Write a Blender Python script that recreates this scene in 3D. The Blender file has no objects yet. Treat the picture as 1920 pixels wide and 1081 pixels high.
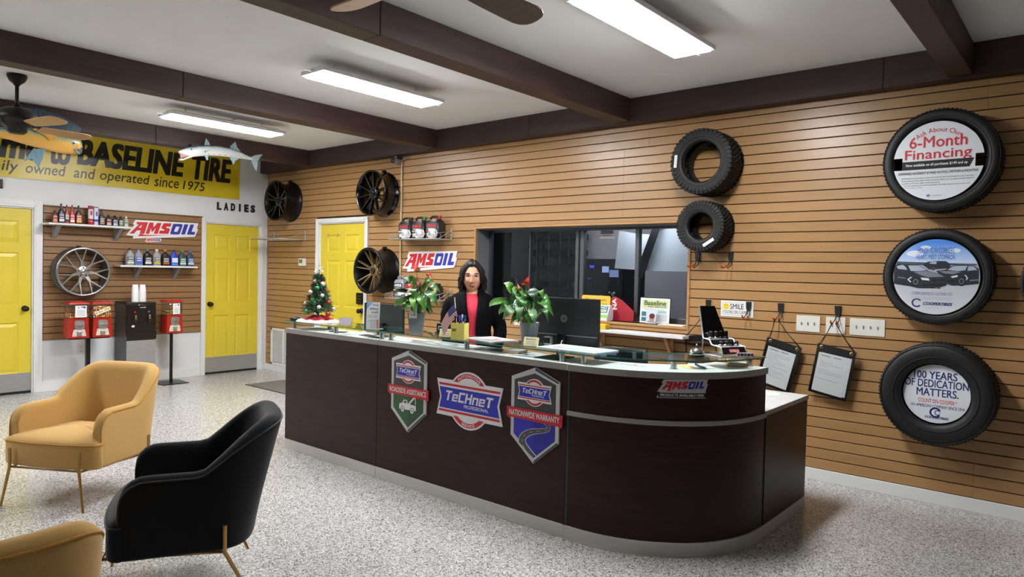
import bpy, bmesh, math, random
from mathutils import Vector, Matrix
random.seed(7)
PI = math.pi
SC = bpy.context.scene
COL = SC.collection

# ------------------------------------------------------------------ materials
def lin(h):
    h = h.lstrip('#')
    c = [int(h[i:i + 2], 16) / 255 for i in (0, 2, 4)]
    return tuple(x / 12.92 if x <= .04045 else ((x + .055) / 1.055) ** 2.4 for x in c) + (1,)

MATS = {}
def mat(name, hexc='#808080', rough=.5, metal=0., spec=.5, coat=0., emit=None, alpha=None):
    if name in MATS:
        return MATS[name]
    m = bpy.data.materials.new(name)
    m.use_nodes = True
    b = m.node_tree.nodes['Principled BSDF']
    b.inputs['Base Color'].default_value = lin(hexc)
    b.inputs['Roughness'].default_value = rough
    b.inputs['Metallic'].default_value = metal
    b.inputs['Specular IOR Level'].default_value = spec
    b.inputs['Coat Weight'].default_value = coat
    if emit:
        b.inputs['Emission Color'].default_value = lin(emit[0])
        b.inputs['Emission Strength'].default_value = emit[1]
    MATS[name] = m
    return m

def nodes(m):
    nt = m.node_tree
    return nt.nodes, nt.links, nt.nodes['Principled BSDF']

def ramp(N, stops):
    r = N.new('ShaderNodeValToRGB')
    e = r.color_ramp.elements
    while len(e) < len(stops):
        e.new(.5)
    for i, (p, c) in enumerate(stops):
        e[i].position = p
        e[i].color = lin(c) if isinstance(c, str) else c
    return r

def coords(N, L, scale=(1, 1, 1), kind='Object'):
    t = N.new('ShaderNodeTexCoord')
    mp = N.new('ShaderNodeMapping')
    mp.inputs['Scale'].default_value = scale
    L.new(t.outputs[kind], mp.inputs['Vector'])
    return mp

def noisy(name, stops, scale=(1, 1, 1), nscale=5., detail=4., rough=.5, bump=0., bdist=.002, metal=0., spec=.5, coat=0., rough_var=0., nrough=.5):
    if name in MATS:
        return MATS[name]
    m = mat(name, '#808080', rough, metal, spec, coat)
    N, L, B = nodes(m)
    mp = coords(N, L, scale)
    n = N.new('ShaderNodeTexNoise')
    n.inputs['Scale'].default_value = nscale
    n.inputs['Detail'].default_value = detail
    n.inputs['Roughness'].default_value = nrough
    L.new(mp.outputs[0], n.inputs['Vector'])
    r = ramp(N, stops)
    L.new(n.outputs['Fac'], r.inputs['Fac'])
    L.new(r.outputs['Color'], B.inputs['Base Color'])
    if bump:
        bp = N.new('ShaderNodeBump')
        bp.inputs['Strength'].default_value = bump
        bp.inputs['Distance'].default_value = bdist
        L.new(n.outputs['Fac'], bp.inputs['Height'])
        L.new(bp.outputs[0], B.inputs['Normal'])
    if rough_var:
        mr = N.new('ShaderNodeMapRange')
        mr.inputs['To Min'].default_value = rough - rough_var
        mr.inputs['To Max'].default_value = rough + rough_var
        L.new(n.outputs['Fac'], mr.inputs['Value'])
        L.new(mr.outputs[0], B.inputs['Roughness'])
    return m

def glass(name, tint='#ffffff', rough=0., ior=1.45, thin=True):
    """clear sheet: transparent with a fresnel mirror layer"""
    if name in MATS:
        return MATS[name]
    m = bpy.data.materials.new(name)
    m.use_nodes = True
    nt = m.node_tree
    N, L = nt.nodes, nt.links
    N.remove(N['Principled BSDF'])
    out = N['Material Output']
    tr = N.new('ShaderNodeBsdfTransparent')
    tr.inputs['Color'].default_value = lin(tint)
    gl = N.new('ShaderNodeBsdfGlossy')
    gl.inputs['Roughness'].default_value = rough
    # the sheet mirrors more at grazing angles, the same from both sides
    lw = N.new('ShaderNodeLayerWeight')
    pw = N.new('ShaderNodeMath'); pw.operation = 'POWER'; pw.inputs[1].default_value = 4.5
    L.new(lw.outputs['Facing'], pw.inputs[0])
    f0 = ((ior - 1) / (ior + 1)) ** 2
    mr = N.new('ShaderNodeMapRange'); mr.inputs['To Min'].default_value = f0; mr.inputs['To Max'].default_value = .9
    L.new(pw.outputs[0], mr.inputs['Value'])
    mx = N.new('ShaderNodeMixShader')
    L.new(mr.outputs[0], mx.inputs[0])
    L.new(tr.outputs[0], mx.inputs[1])
    L.new(gl.outputs[0], mx.inputs[2])
    L.new(mx.outputs[0], out.inputs['Surface'])
    MATS[name] = m
    return m

# ------------------------------------------------------------------ mesh builder
class MB:
    def __init__(s):
        s.v = []; s.f = []; s.mi = []; s.sm = []; s.mats = []; s.X = Matrix.Identity(4)
    def idx(s, m):
        if m not in s.mats:
            s.mats.append(m)
        return s.mats.index(m)
    def at(s, X=None):
        s.X = X if X is not None else Matrix.Identity(4)
        return s
    def add(s, vs, fs, m, smooth=False):
        o = len(s.v)
        k = s.idx(m)
        for p in vs:
            s.v.append(s.X @ Vector(p))
        for f in fs:
            s.f.append([i + o for i in f]); s.mi.append(k); s.sm.append(smooth)
        return s
    def bm(s, b, m, smooth=False):
        b.verts.index_update()
        s.add([v.co.copy() for v in b.verts], [[v.index for v in f.verts] for f in b.faces], m, smooth)
        b.free()
        return s
    def box(s, lo, hi, m, bev=0., seg=2, smooth=False):
        x0, y0, z0 = lo; x1, y1, z1 = hi
        vs = [(x0, y0, z0), (x1, y0, z0), (x1, y1, z0), (x0, y1, z0), (x0, y0, z1), (x1, y0, z1), (x1, y1, z1), (x0, y1, z1)]
        fs = [(0, 3, 2, 1), (4, 5, 6, 7), (0, 1, 5, 4), (1, 2, 6, 5), (2, 3, 7, 6), (3, 0, 4, 7)]
        if bev <= 0:
            return s.add(vs, fs, m, smooth)
        b = bmesh.new()
        bv = [b.verts.new(p) for p in vs]
        for f in fs:
            b.faces.new([bv[i] for i in f])
        bmesh.ops.bevel(b, geom=b.edges[:], offset=bev, segments=seg, affect='EDGES', profile=.5)
        return s.bm(b, m, smooth)
    def frustum(s, c, z0, z1, a0, b0, a1, b1, m):
        """rectangular taper around c=(x,y): half sizes a,b at z0 and z1"""
        x, y = c
        vs = [(x - a0, y - b0, z0), (x + a0, y - b0, z0), (x + a0, y + b0, z0), (x - a0, y + b0, z0),
              (x - a1, y - b1, z1), (x + a1, y - b1, z1), (x + a1, y + b1, z1), (x - a1, y + b1, z1)]
        return s.add(vs, [(0, 3, 2, 1), (4, 5, 6, 7), (0, 1, 5, 4), (1, 2, 6, 5), (2, 3, 7, 6), (3, 0, 4, 7)], m)
    def loft(s, rings, m, closed=True, cap0=True, cap1=True, smooth=True, ring_closed=False):
        n = len(rings[0]); vs = []; fs = []
        for r in rings:
            vs += [tuple(p) for p in r]
        R = len(rings)
        for a in range(R if ring_closed else R - 1):
            b = (a + 1) % R
            for i in range(n if closed else n - 1):
                j = (i + 1) % n
                fs.append((a * n + i, a * n + j, b * n + j, b * n + i))
        s.add(vs, fs, m, smooth)
        if not ring_closed and closed:
            if cap0:
                s.add([tuple(p) for p in rings[0]], [tuple(reversed(range(n)))], m, False)
            if cap1:
                s.add([tuple(p) for p in rings[-1]], [tuple(range(n))], m, False)
        return s
    def cyl(s, p0, p1, r0, m, r1=None, n=20, caps=True, smooth=True):
        p0 = Vector(p0); p1 = Vector(p1)
        r1 = r0 if r1 is None else r1
        d = (p1 - p0).normalized()
        a = d.orthogonal().normalized(); b = d.cross(a)
        rings = []
        for p, r in ((p0, r0), (p1, r1)):
            rings.append([p + (a * math.cos(2 * PI * i / n) + b * math.sin(2 * PI * i / n)) * r for i in range(n)])
        return s.loft(rings, m, True, caps, caps, smooth)
    def tube(s, pts, r, m, n=8, closed=False, caps=True):
        pts = [Vector(p) for p in pts]
        k = len(pts)
        rr = r if isinstance(r, (list, tuple)) else [r] * k
        tg = []
        for i in range(k):
            a = pts[(i - 1) % k] if closed or i > 0 else pts[i]
            b = pts[(i + 1) % k] if closed or i < k - 1 else pts[i]
            tg.append((b - a).normalized())
        u = tg[0].orthogonal().normalized()
        rings = []
        for i in range(k):
            t = tg[i]
            u = (u - t * u.dot(t))
            u = u.normalized() if u.length > 1e-6 else t.orthogonal().normalized()
            w = t.cross(u)
            rings.append([pts[i] + (u * math.cos(2 * PI * j / n) + w * math.sin(2 * PI * j / n)) * rr[i] for j in range(n)])
        return s.loft(rings, m, True, caps and not closed, caps and not closed, True, ring_closed=closed)
    def lathe(s, prof, m, c=(0, 0, 0), axis='z', n=32, smooth=True, a0=0., a1=2 * PI):
        """prof: (radius, height) pairs along axis"""
        full = abs(a1 - a0 - 2 * PI) < 1e-6
        k = n if full else n + 1
        rings = []
        for r, h in prof:
            ring = []
            for i in range(k):
                t = a0 + (a1 - a0) * i / n
                x, y = r * math.cos(t), r * math.sin(t)
                p = (x, y, h) if axis == 'z' else ((x, -h, y) if axis == '-y' else (h, x, y))
                ring.append((p[0] + c[0], p[1] + c[1], p[2] + c[2]))
            rings.append(ring)
        return s.loft(rings, m, full, False, False, smooth)
    def ball(s, c, r, m, u=16, v=10, smooth=True):
        rx, ry, rz = r if isinstance(r, (tuple, list)) else (r, r, r)
        rings = []
        for j in range(v + 1):
            t = PI * (.001 + .998 * j / v) - PI / 2
            rings.append([(c[0] + rx * math.cos(t) * math.cos(2 * PI * i / u), c[1] + ry * math.cos(t) * math.sin(2 * PI * i / u), c[2] + rz * math.sin(t)) for i in range(u)])
        return s.loft(rings, m, True, True, True, smooth)
    def prism(s, pts, d0, d1, m, side=None):
        """polygon in the XZ plane (u, v), facing -Y, from depth d0 (back) to d1 (front) measured along -Y"""
        n = len(pts)
        a = sum(pts[i][0] * pts[(i + 1) % n][1] - pts[(i + 1) % n][0] * pts[i][1] for i in range(n))
        if a < 0:
            pts = list(reversed(pts))
        f = [(p[0], -d1, p[1]) for p in pts]; b = [(p[0], -d0, p[1]) for p in pts]
        s.add(f, [tuple(range(n))], m)
        if d1 - d0 > 1e-6:
            s.add(b, [tuple(reversed(range(n)))], side or m)
            s.add(f + b, [((i + 1) % n, i, n + i, n + (i + 1) % n) for i in range(n)], side or m)
        return s
    def rect(s, u0, v0, u1, v1, d0, d1, m):
        return s.prism([(u0, v0), (u1, v0), (u1, v1), (u0, v1)], d0, d1, m)
    def disc(s, c, r, d0, d1, m, n=40, rv=None):
        return s.prism([(c[0] + r * math.cos(2 * PI * i / n), c[1] + (rv or r) * math.sin(2 * PI * i / n)) for i in range(n)], d0, d1, m)
    def arc(s, c, r0, r1, a0, a1, d0, d1, m, n=24):
        p = [(c[0] + r1 * math.cos(a0 + (a1 - a0) * i / n), c[1] + r1 * math.sin(a0 + (a1 - a0) * i / n)) for i in range(n + 1)]
        q = [(c[0] + r0 * math.cos(a0 + (a1 - a0) * i / n), c[1] + r0 * math.sin(a0 + (a1 - a0) * i / n)) for i in range(n + 1)]
        for i in range(n):
            s.prism([p[i], p[i + 1], q[i + 1], q[i]], d0, d1, m)
        return s
    def text(s, body, box, d, m, bold=0., shear=0., thick=0.0006, arc=None, spacing=1.):
        """lettering fitted into box (u0, v0, u1, v1); arc=(cu, cv, radius, sign) bends it round a circle"""
        vs, fs = glyphs(body, 0., shear, spacing)
        if bold > 0:      # heavier strokes: the same outline laid down again a little to every side
            nv = len(vs); base = vs; vs = list(base); ff = list(fs); fs = list(ff)
            ks = [(bold, 0), (-bold, 0), (0, bold), (0, -bold)] if bold < .015 else [(bold * a, bold * .55 * c) for a in (-1, 0, 1) for c in (-1, 0, 1) if a or c]
            if bold > .05: ks += [(bold * a, bold * .55 * c) for a in (-.5, .5) for c in (-1, 0, 1)]
            for i, (dx, dy) in enumerate(ks):
                vs += [(x + dx, y + dy) for x, y in base]
                fs += [tuple(v + nv * (i + 1) for v in f) for f in ff]
        x0 = min(p[0] for p in vs); x1 = max(p[0] for p in vs); y0 = min(p[1] for p in vs); y1 = max(p[1] for p in vs)
        u0, v0, u1, v1 = box
        out = []
        for x, y in vs:
            u = u0 + (x - x0) / (x1 - x0) * (u1 - u0); v = v0 + (y - y0) / (y1 - y0) * (v1 - v0)
            if arc:
                cu, cv, R, sg = arc
                a = (u - (u0 + u1) / 2) / R
                rr = R + sg * (v - v0)
                u = cu + rr * math.sin(a); v = cv + sg * rr * math.cos(a)
            out.append((u, -d - thick, v))
        if bold > 0:      # every layer a hair in front of the last
            out = [(p[0], p[1] - 3e-5 * (i // nv), p[2]) for i, p in enumerate(out)]
        s.add(out, fs, m)
        return s
    def warp(s, fn):
        s.v = [Vector(fn(p)) for p in s.v]
        return s
    def mesh(s, name, clean=False, angle=40):
        me = bpy.data.meshes.new(name)
        me.from_pydata([tuple(p) for p in s.v], [], s.f)
        for m in s.mats:
            me.materials.append(m)
        me.polygons.foreach_set('material_index', s.mi)
        me.polygons.foreach_set('use_smooth', s.sm)
        me.update()
        if clean:
            b = bmesh.new(); b.from_mesh(me)
            bmesh.ops.remove_doubles(b, verts=b.verts, dist=1e-5)
            bmesh.ops.recalc_face_normals(b, faces=b.faces)
            b.to_mesh(me); b.free()
        return me
    def build(s, name, parent=None, loc=(0, 0, 0), rot=(0, 0, 0), clean=False, mods=None):
        o = bpy.data.objects.new(name, s.mesh(name, clean))
        COL.objects.link(o)
        o.location = loc; o.rotation_euler = rot
        if parent is not None:
            o.parent = parent
        for kind, kw in (mods or []):
            md = o.modifiers.new(kind.lower(), kind)
            for k, v in kw.items():
                setattr(md, k, v)
        return o

_GL = {}
def glyphs(body, bold=0., shear=0., spacing=1.):
    key = (body, round(bold, 4), round(shear, 3), spacing)
    if key in _GL:
        return _GL[key]
    cu = bpy.data.curves.new('lettering', 'FONT')
    cu.body = body; cu.size = 1.; cu.offset = bold; cu.shear = shear; cu.space_character = spacing
    cu.fill_mode = 'FRONT'; cu.resolution_u = 3
    ob = bpy.data.objects.new('lettering', cu)
    me = bpy.data.meshes.new_from_object(ob)
    vs = [(v.co.x, v.co.y) for v in me.vertices]
    fs = [tuple(p.vertices) for p in me.polygons]
    # all faces look towards the reader
    out = []
    for f in fs:
        a = sum(vs[f[i]][0] * vs[f[(i + 1) % len(f)]][1] - vs[f[(i + 1) % len(f)]][0] * vs[f[i]][1] for i in range(len(f)))
        out.append(f if a > 0 else tuple(reversed(f)))
    bpy.data.objects.remove(ob); bpy.data.curves.remove(cu); bpy.data.meshes.remove(me)
    _GL[key] = (vs, out)
    return _GL[key]

# ------------------------------------------------------------------ things
def tag(o, label=None, cat=None, group=None, kind=None):
    if label: o['label'] = label
    if cat: o['category'] = cat
    if group: o['group'] = group
    if kind: o['kind'] = kind
    return o

def thing(name, label, cat, loc=(0, 0, 0), rotz=0., group=None, rot=None):
    o = bpy.data.objects.new(name, None)
    COL.objects.link(o)
    o.empty_display_size = .1
    o.location = loc
    o.rotation_euler = rot or (0, 0, rotz)
    return tag(o, label, cat, group)

def structure(o):
    o['kind'] = 'structure'
    return o

def dup(root, loc, rotz=None, label=None, group=None, swap=None):
    """copy of a thing with copies of its parts and their parts; swap maps old material -> new material"""
    def one(o, parent):
        c = o.copy()
        if swap and c.data is not None and any(m in swap for m in c.data.materials):
            c.data = c.data.copy()
            for i, m in enumerate(c.data.materials):
                if m in swap:
                    c.data.materials[i] = swap[m]
        COL.objects.link(c)
        if parent is not None:
            c.parent = parent
        for ch in [x for x in COL.objects if x.parent == o and x != c]:
            one(ch, c)
        return c
    r = one(root, None)
    r.location = loc
    if rotz is not None:
        r.rotation_euler = (0, 0, rotz)
    return tag(r, label, None, group)

def T(x=0, y=0, z=0):
    return Matrix.Translation((x, y, z))
def RZ(a):
    return Matrix.Rotation(a, 4, 'Z')
def RX(a):
    return Matrix.Rotation(a, 4, 'X')
def RY(a):
    return Matrix.Rotation(a, 4, 'Y')
LEFT = (0, 0, PI / 2)      # signs on the left wall look towards +X
def rrect(u0, v0, u1, v1, r, n=5):
    p = []
    for cx, cy, a in ((u1 - r, v0 + r, -PI / 2), (u1 - r, v1 - r, 0), (u0 + r, v1 - r, PI / 2), (u0 + r, v0 + r, PI)):
        for i in range(n + 1):
            t = a + PI / 2 * i / n
            p.append((cx + r * math.cos(t), cy + r * math.sin(t)))
    return p
# ------------------------------------------------------------------ camera
cam = bpy.data.cameras.new('camera')
cam.sensor_fit = 'HORIZONTAL'
cam.sensor_width = 36.
cam.lens = 36. * 1305.392 / 1920
cam.clip_start = .05
co = bpy.data.objects.new('camera', cam)
COL.objects.link(co)
pan, pit, rol = 0.700097134, -0.0262592912, 0.0218920039
F = Vector((-math.sin(pan) * math.cos(pit), math.cos(pan) * math.cos(pit), math.sin(pit)))
R0 = Vector((math.cos(pan), math.sin(pan), 0)); U0 = R0.cross(F)
Rv = R0 * math.cos(rol) + U0 * math.sin(rol); Uv = U0 * math.cos(rol) - R0 * math.sin(rol)
M = Matrix((Rv, Uv, -F)).transposed().to_4x4()
M.translation = Vector((9.17201946, -5.39228549, 1.50296942))
co.matrix_world = M
SC.camera = co

# ------------------------------------------------------------------ surface materials
def floor_material():
    m = mat('flake_epoxy_floor', rough=.2)
    N, L, B = nodes(m)
    mp = coords(N, L)
    cols = None
    last = None
    for sc, stops, fac in ((200, [(0, '#a2a2a0'), (.30, '#b1b0ae'), (.62, '#bfbebb')], None), (165, [(0, '#000000'), (.84, '#ffffff')], '#e2e0dc'), (190, [(0, '#000000'), (.90, '#ffffff')], '#3f3c3a'), (110, [(0, '#000000'), (.90, '#ffffff')], '#86817b')):
        v = N.new('ShaderNodeTexVoronoi')
        v.inputs['Scale'].default_value = sc
        off = N.new('ShaderNodeVectorMath'); off.operation = 'ADD'
        off.inputs[1].default_value = (sc * 1.7, sc * .9, .013 * sc)
        L.new(mp.outputs[0], off.inputs[0]); L.new(off.outputs[0], v.inputs['Vector'])
        sx = N.new('ShaderNodeSeparateColor'); L.new(v.outputs['Color'], sx.inputs[0])
        r = ramp(N, stops); r.color_ramp.interpolation = 'CONSTANT'
        L.new(sx.outputs[0], r.inputs['Fac'])
        if fac is None:
            last = r.outputs['Color']
        else:
            mx = N.new('ShaderNodeMix'); mx.data_type = 'RGBA'
            L.new(r.outputs['Color'], mx.inputs[0]); L.new(last, mx.inputs[6]); mx.inputs[7].default_value = lin(fac)
            last = mx.outputs[2]
    L.new(last, B.inputs['Base Color'])
    n = N.new('ShaderNodeTexNoise'); n.inputs['Scale'].default_value = 60; n.inputs['Detail'].default_value = 3
    L.new(mp.outputs[0], n.inputs['Vector'])
    bp = N.new('ShaderNodeBump'); bp.inputs['Strength'].default_value = .18; bp.inputs['Distance'].default_value = .002
    L.new(n.outputs['Fac'], bp.inputs['Height']); L.new(bp.outputs[0], B.inputs['Normal'])
    return m

def slat_material(name, c0, c1, rough):
    m = mat(name, rough=rough)
    N, L, B = nodes(m)
    mp = coords(N, L, (.7, 6, 26))
    n = N.new('ShaderNodeTexNoise'); n.inputs['Scale'].default_value = 5; n.inputs['Detail'].default_value = 6
    L.new(mp.outputs[0], n.inputs['Vector'])
    r = ramp(N, [(.3, c0), (.7, c1)]); L.new(n.outputs['Fac'], r.inputs['Fac'])
    # each board a little lighter or darker
    t = N.new('ShaderNodeTexCoord'); s = N.new('ShaderNodeSeparateXYZ'); L.new(t.outputs['Object'], s.inputs[0])
    d = N.new('ShaderNodeMath'); d.operation = 'SUBTRACT'; d.inputs[1].default_value = .085; L.new(s.outputs[2], d.inputs[0])
    q = N.new('ShaderNodeMath'); q.operation = 'DIVIDE'; q.inputs[1].default_value = .0762; L.new(d.outputs[0], q.inputs[0])
    fl = N.new('ShaderNodeMath'); fl.operation = 'FLOOR'; L.new(q.outputs[0], fl.inputs[0])
    w = N.new('ShaderNodeTexWhiteNoise'); w.noise_dimensions = '1D'; L.new(fl.outputs[0], w.inputs['W'])
    hs = N.new('ShaderNodeHueSaturation')
    mr = N.new('ShaderNodeMapRange'); mr.inputs['To Min'].default_value = .94; mr.inputs['To Max'].default_value = 1.06
    L.new(w.outputs['Value'], mr.inputs['Value']); L.new(mr.outputs[0], hs.inputs['Value'])
    L.new(r.outputs['Color'], hs.inputs['Color']); L.new(hs.outputs[0], B.inputs['Base Color'])
    bp = N.new('ShaderNodeBump'); bp.inputs['Strength'].default_value = .1; bp.inputs['Distance'].default_value = .001
    L.new(n.outputs['Fac'], bp.inputs['Height']); L.new(bp.outputs[0], B.inputs['Normal'])
    return m

M_FLOOR = floor_material()
M_SLAT = slat_material('oak_slats', '#a37b4f', '#af885a', .32)
M_SLATB = slat_material('walnut_slats', '#866340', '#926f4b', .45)
M_GROOVE = mat('brown_groove_backing', '#3a2616', .8)  # dark brown backing behind the slats
M_WHITE = noisy('white_wall_paint', [(.3, '#dde0e2'), (.7, '#e3e6e8')], nscale=3, rough=.55, bump=.05)
M_CEIL = noisy('ceiling_paint', [(.3, '#eaebec'), (.7, '#eff0f1')], nscale=2, rough=.85, bump=.04)
M_BEAM = noisy('dark_stained_beam', [(.25, '#33221f'), (.75, '#4a322d')], scale=(6, .6, 6), nscale=4, detail=7, rough=.55, bump=.12)
M_HEAD = noisy('dark_stained_header', [(.25, '#2f201d'), (.75, '#422c27')], scale=(.6, 6, 6), nscale=4, detail=7, rough=.6, bump=.12)
M_TRIM = mat('white_gloss_trim', '#e2e3e2', .3)
M_DOORY = noisy('yellow_door_paint', [(.3, '#d6c136'), (.7, '#dcc740')], nscale=2, rough=.32)
M_STEEL = noisy('brushed_steel_plate', [(.3, '#9d9d9c'), (.7, '#b5b5b4')], scale=(1, 1, 30), nscale=6, rough=.42, metal=.6)
M_BLACK = mat('black_plastic', '#141416', .4)
M_BLACKM = mat('black_satin_metal', '#121213', .35, .3)
M_CHROME = mat('chrome', '#d8d8da', .12, 1.)
M_NICKEL = mat('brushed_nickel', '#b9b7b2', .3, 1.)
M_ALU = mat('dark_window_aluminium', '#5a5c60', .4, .7)
M_DARKOAK = noisy('oak_casing', [(.3, '#a67a48'), (.7, '#b88c58')], scale=(1, 1, 8), nscale=5, rough=.45)
M_GLASSW = glass('window_glass', '#e8ecee', 0., 1.3)

def wall_boxes(mb, axis, fixed0, fixed1, u0, u1, z0, z1, holes, m):
    """wall slab with rectangular holes (ua, ub, za, zb); axis 'x' -> wall runs along x"""
    us = sorted({u0, u1} | {h[0] for h in holes} | {h[1] for h in holes})
    zs = sorted({z0, z1} | {h[2] for h in holes} | {h[3] for h in holes})
    for a, b in zip(us, us[1:]):
        for c, d in zip(zs, zs[1:]):
            um, zm = (a + b) / 2, (c + d) / 2
            if any(h[0] < um < h[1] and h[2] < zm < h[3] for h in holes):
                continue
            if axis == 'x':
                mb.box((a, fixed0, c), (b, fixed1, d), m)
            else:
                mb.box((fixed0, a, c), (fixed1, b, d), m)
    return mb

XR, YF, H = 12.2, -9.2, 3.01
structure(MB().box((-.15, YF - .15, -.12), (XR + .15, .31, 0), M_FLOOR).build('floor'))
structure(MB().box((-.15, YF - .15, H), (XR + .15, .31, H + .12), M_CEIL).build('ceiling'))

# ---- slat wall (along x at y = 0)
WX0, WX1, WZ0, WZ1 = 4.117, 6.545, 1.06, 1.932
DX0, DX1, DZ1 = 1.285, 2.255, 2.062
P_ = .0762
wb = MB()
wall_boxes(wb, 'x', .016, .16, -.15, XR, 0, H, [(DX0, DX1, 0, DZ1), (WX0, WX1, WZ0, WZ1)], M_GROOVE)
def slat(mb, u0, u1, z0, z1, m, y0=.016, y1=0., axis='x'):
    c = .0022
    prof = [(y0, z0), (y1 + c, z0), (y1, z0 + c), (y1, z1 - c), (y1 + c, z1), (y0, z1)]
    if axis == 'x':
        r = [[(u, y, z) for y, z in prof] for u in (u0, u1)]
    else:
        r = [[(-y, u, z) for y, z in prof] for u in (u0, u1)]
    mb.loft(r, m, smooth=False)
seams = [-.0, 1.02, 3.4604, 5.9, 8.34, 10.78, XR]
joints = [.0, 2.3, 4.742, 6.1485, 8.5885, 11.03, XR]
for k in range(-1, 36):
    z0 = .085 + k * P_ + .0032; z1 = z0 + P_ - .0064
    z1 = min(z1, 2.80)
    if z0 > 2.79:
        continue
    z0 = max(z0, .088)
    if z1 <= z0 + .004:
        continue
    cuts = [(-.0, XR)]
    def cut(cs, a, b):
        out = []
        for u, v in cs:
            if b <= u or a >= v: out.append((u, v)); continue
            if a > u: out.append((u, a))
            if b < v: out.append((b, v))
        return out
    if z0 < DZ1 + .06: cuts = cut(cuts, DX0 - .065, DX1 + .015)
    if z1 > WZ0 - .03 and z0 < WZ1 + .02: cuts = cut(cuts, WX0 - .02, WX1 + .02)
    jj = joints if z0 < 1.0 or z0 > 2.6 else seams
    for u, v in cuts:
        pts = [u] + [j for j in jj if u + .01 < j < v - .01] + [v]
        for a, b in zip(pts, pts[1:]):
            slat(wb, a + .0006, b - .0006, z0, z1, M_SLAT)
    # boards ripped along the window casing
    if z1 > WZ0 - .03 and z0 < WZ1 + .02:
        for c, d in ((z0, min(z1, WZ0 - .0225)), (max(z0, WZ1 + .0225), z1)):
            if d - c > .006:
                slat(wb, WX0 - .02, 5.2, c, d, M_SLAT)
                slat(wb, 5.2012, WX1 + .02, c, d, M_SLAT)
structure(wb.build('wall_back'))
structure(MB().box((0, -.018, 0), (XR, -.0005, .0865), M_TRIM, .003).build('baseboard_back'))
structure(MB().box((0, -.12, 2.8), (2.3, -.0005, H), M_HEAD, .004).box((2.302, -.12, 2.8), (4.9, -.0005, H), M_HEAD, .004).box((4.902, -.12, 2.8), (8.0, -.0005, H), M_HEAD, .004).box((8.002, -.12, 2.8), (XR, -.0005, H), M_HEAD, .004).build('header_beam'))
for xa, xb, cut_y in ((1.04, 1.21, -2.06), (3.435, 3.605, -2.86), (5.862, 6.025, -2.86), (8.372, 8.515, -3.4), (10.81, 10.97, -4)):
    structure(MB().box((xa, cut_y + .001, 2.81), (xb, -.1205, H), M_BEAM, .006).box((xa, YF, 2.81), (xb, cut_y - .001, H), M_BEAM, .006).build('ceiling_beam'))

# ---- left wall (x = 0)
L1 = (-.905, -.112, 0., 2.055); L2 = (-3.665, -2.872, 0., 2.085)
wl = MB()
wall_boxes(wl, 'y', -.15, 0, YF, .016, 0, H, [L1, L2], M_WHITE)
structure(wl.build('wall_left'))
bb = MB()
bb.box((.0005, -2.80, 0), (.016, -.965, .115), M_TRIM, .003).box((.0005, YF, 0), (.016, -3.745, .115), M_TRIM, .003)
structure(bb.build('baseboard_left'))
# brown slat panel between the two yellow doors
sp = MB().box((.0005, -2.781, .587), (.006, -.946, 2.129), M_GROOVE)
k = 0
z = .589
while z < 2.125:
    slat(sp, -2.7805, -.9465, z + .003, min(z + .0725, 2.128), M_SLATB, y0=-.006, y1=-.02, axis='y')
    z += .0762
structure(sp.build('trim_slat_panel'))
# other walls, behind the camera
M_NIGHT = mat('dark_shop_front', '#2c2a29', .5)
structure(MB().box((XR, YF, 0), (XR + .15, .016, H), M_NIGHT).build('wall_right'))
structure(MB().box((-.15, YF - .15, 0), (XR + .15, YF, H), M_NIGHT).build('wall_front'))

# ---- six panel doors
def six_panel(w, h, z0, m):
    """slab with stiles, rails and raised panels; local x along the width, facing -Y, bottom at z0"""
    mb = MB()
    mb.box((0, .012, z0), (w, .04, h), m)
    st = w * .155; mid = w * .115
    rails = [(z0, .235), (.80, .985), (1.58, 1.69), (h - .135, h)]
    cw = (w - 2 * st - mid) / 2
    for u0, u1 in ((0, st), (st + cw, st + cw + mid), (w - st, w)):
        mb.box((u0, 0, z0), (u1, .0125, h), m)
    for a, b in rails:
        for u0 in (st, st + cw + mid):
            mb.box((u0, 0, a), (u0 + cw, .0125, b), m)
    for i in range(3):
        a, b = rails[i][1], rails[i + 1][0]
        for u0 in (st, st + cw + mid):
            # sloping moulding round a raised field
            o = [(u0, a), (u0 + cw, a), (u0 + cw, b), (u0, b)]
            g = .016; e = .05
            def ring(d, y): return [(u0 + d, y, a + d), (u0 + cw - d, y, a + d), (u0 + cw - d, y, b - d), (u0 + d, y, b - d)]
            mb.loft([ring(0, 0), ring(g * .8, .011), ring(g, .0105), ring(e, .003)], m, cap0=False, cap1=True, smooth=False)
    return mb

def knob(parent, x, z, m):
    k = MB()
    k.lathe([(0, .0), (.033, .0), (.033, .006), (.013, .012), (.012, .03), (.024, .036), (.03, .05), (.026, .064), (.001, .07)], m, (x, 0, z), '-y', 24)
    return k.build('door_handle', parent)

def casing(mb, w0, w1, h, cw, m, d=.022):
    """door casing standing on the floor, local x along the wall, facing -Y"""
    for a, b in ((w0 - cw, w0), (w1, w1 + cw)):
        mb.box((a, -d, 0), (b, 0, h + cw), m, .004)
        mb.box((a + cw * .2, -d - .006, 0), (a + cw * .55, -d + .001, h + cw * .6), m, .003)
    mb.box((w0, -d, h), (w1, 0, h + cw), m, .004)
    mb.box((w0 - .01, -d - .006, h + cw * .3), (w1 + .01, -d + .001, h + cw * .65), m, .003)
    # jamb lining the opening
    mb.box((w0 - .001, 0, 0), (w0 + .014, .14, h), m).box((w1 - .014, 0, 0), (w1 + .001, .14, h), m).box((w0, 0, h - .014), (w1, .14, h + .001), m)
    return mb

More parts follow.
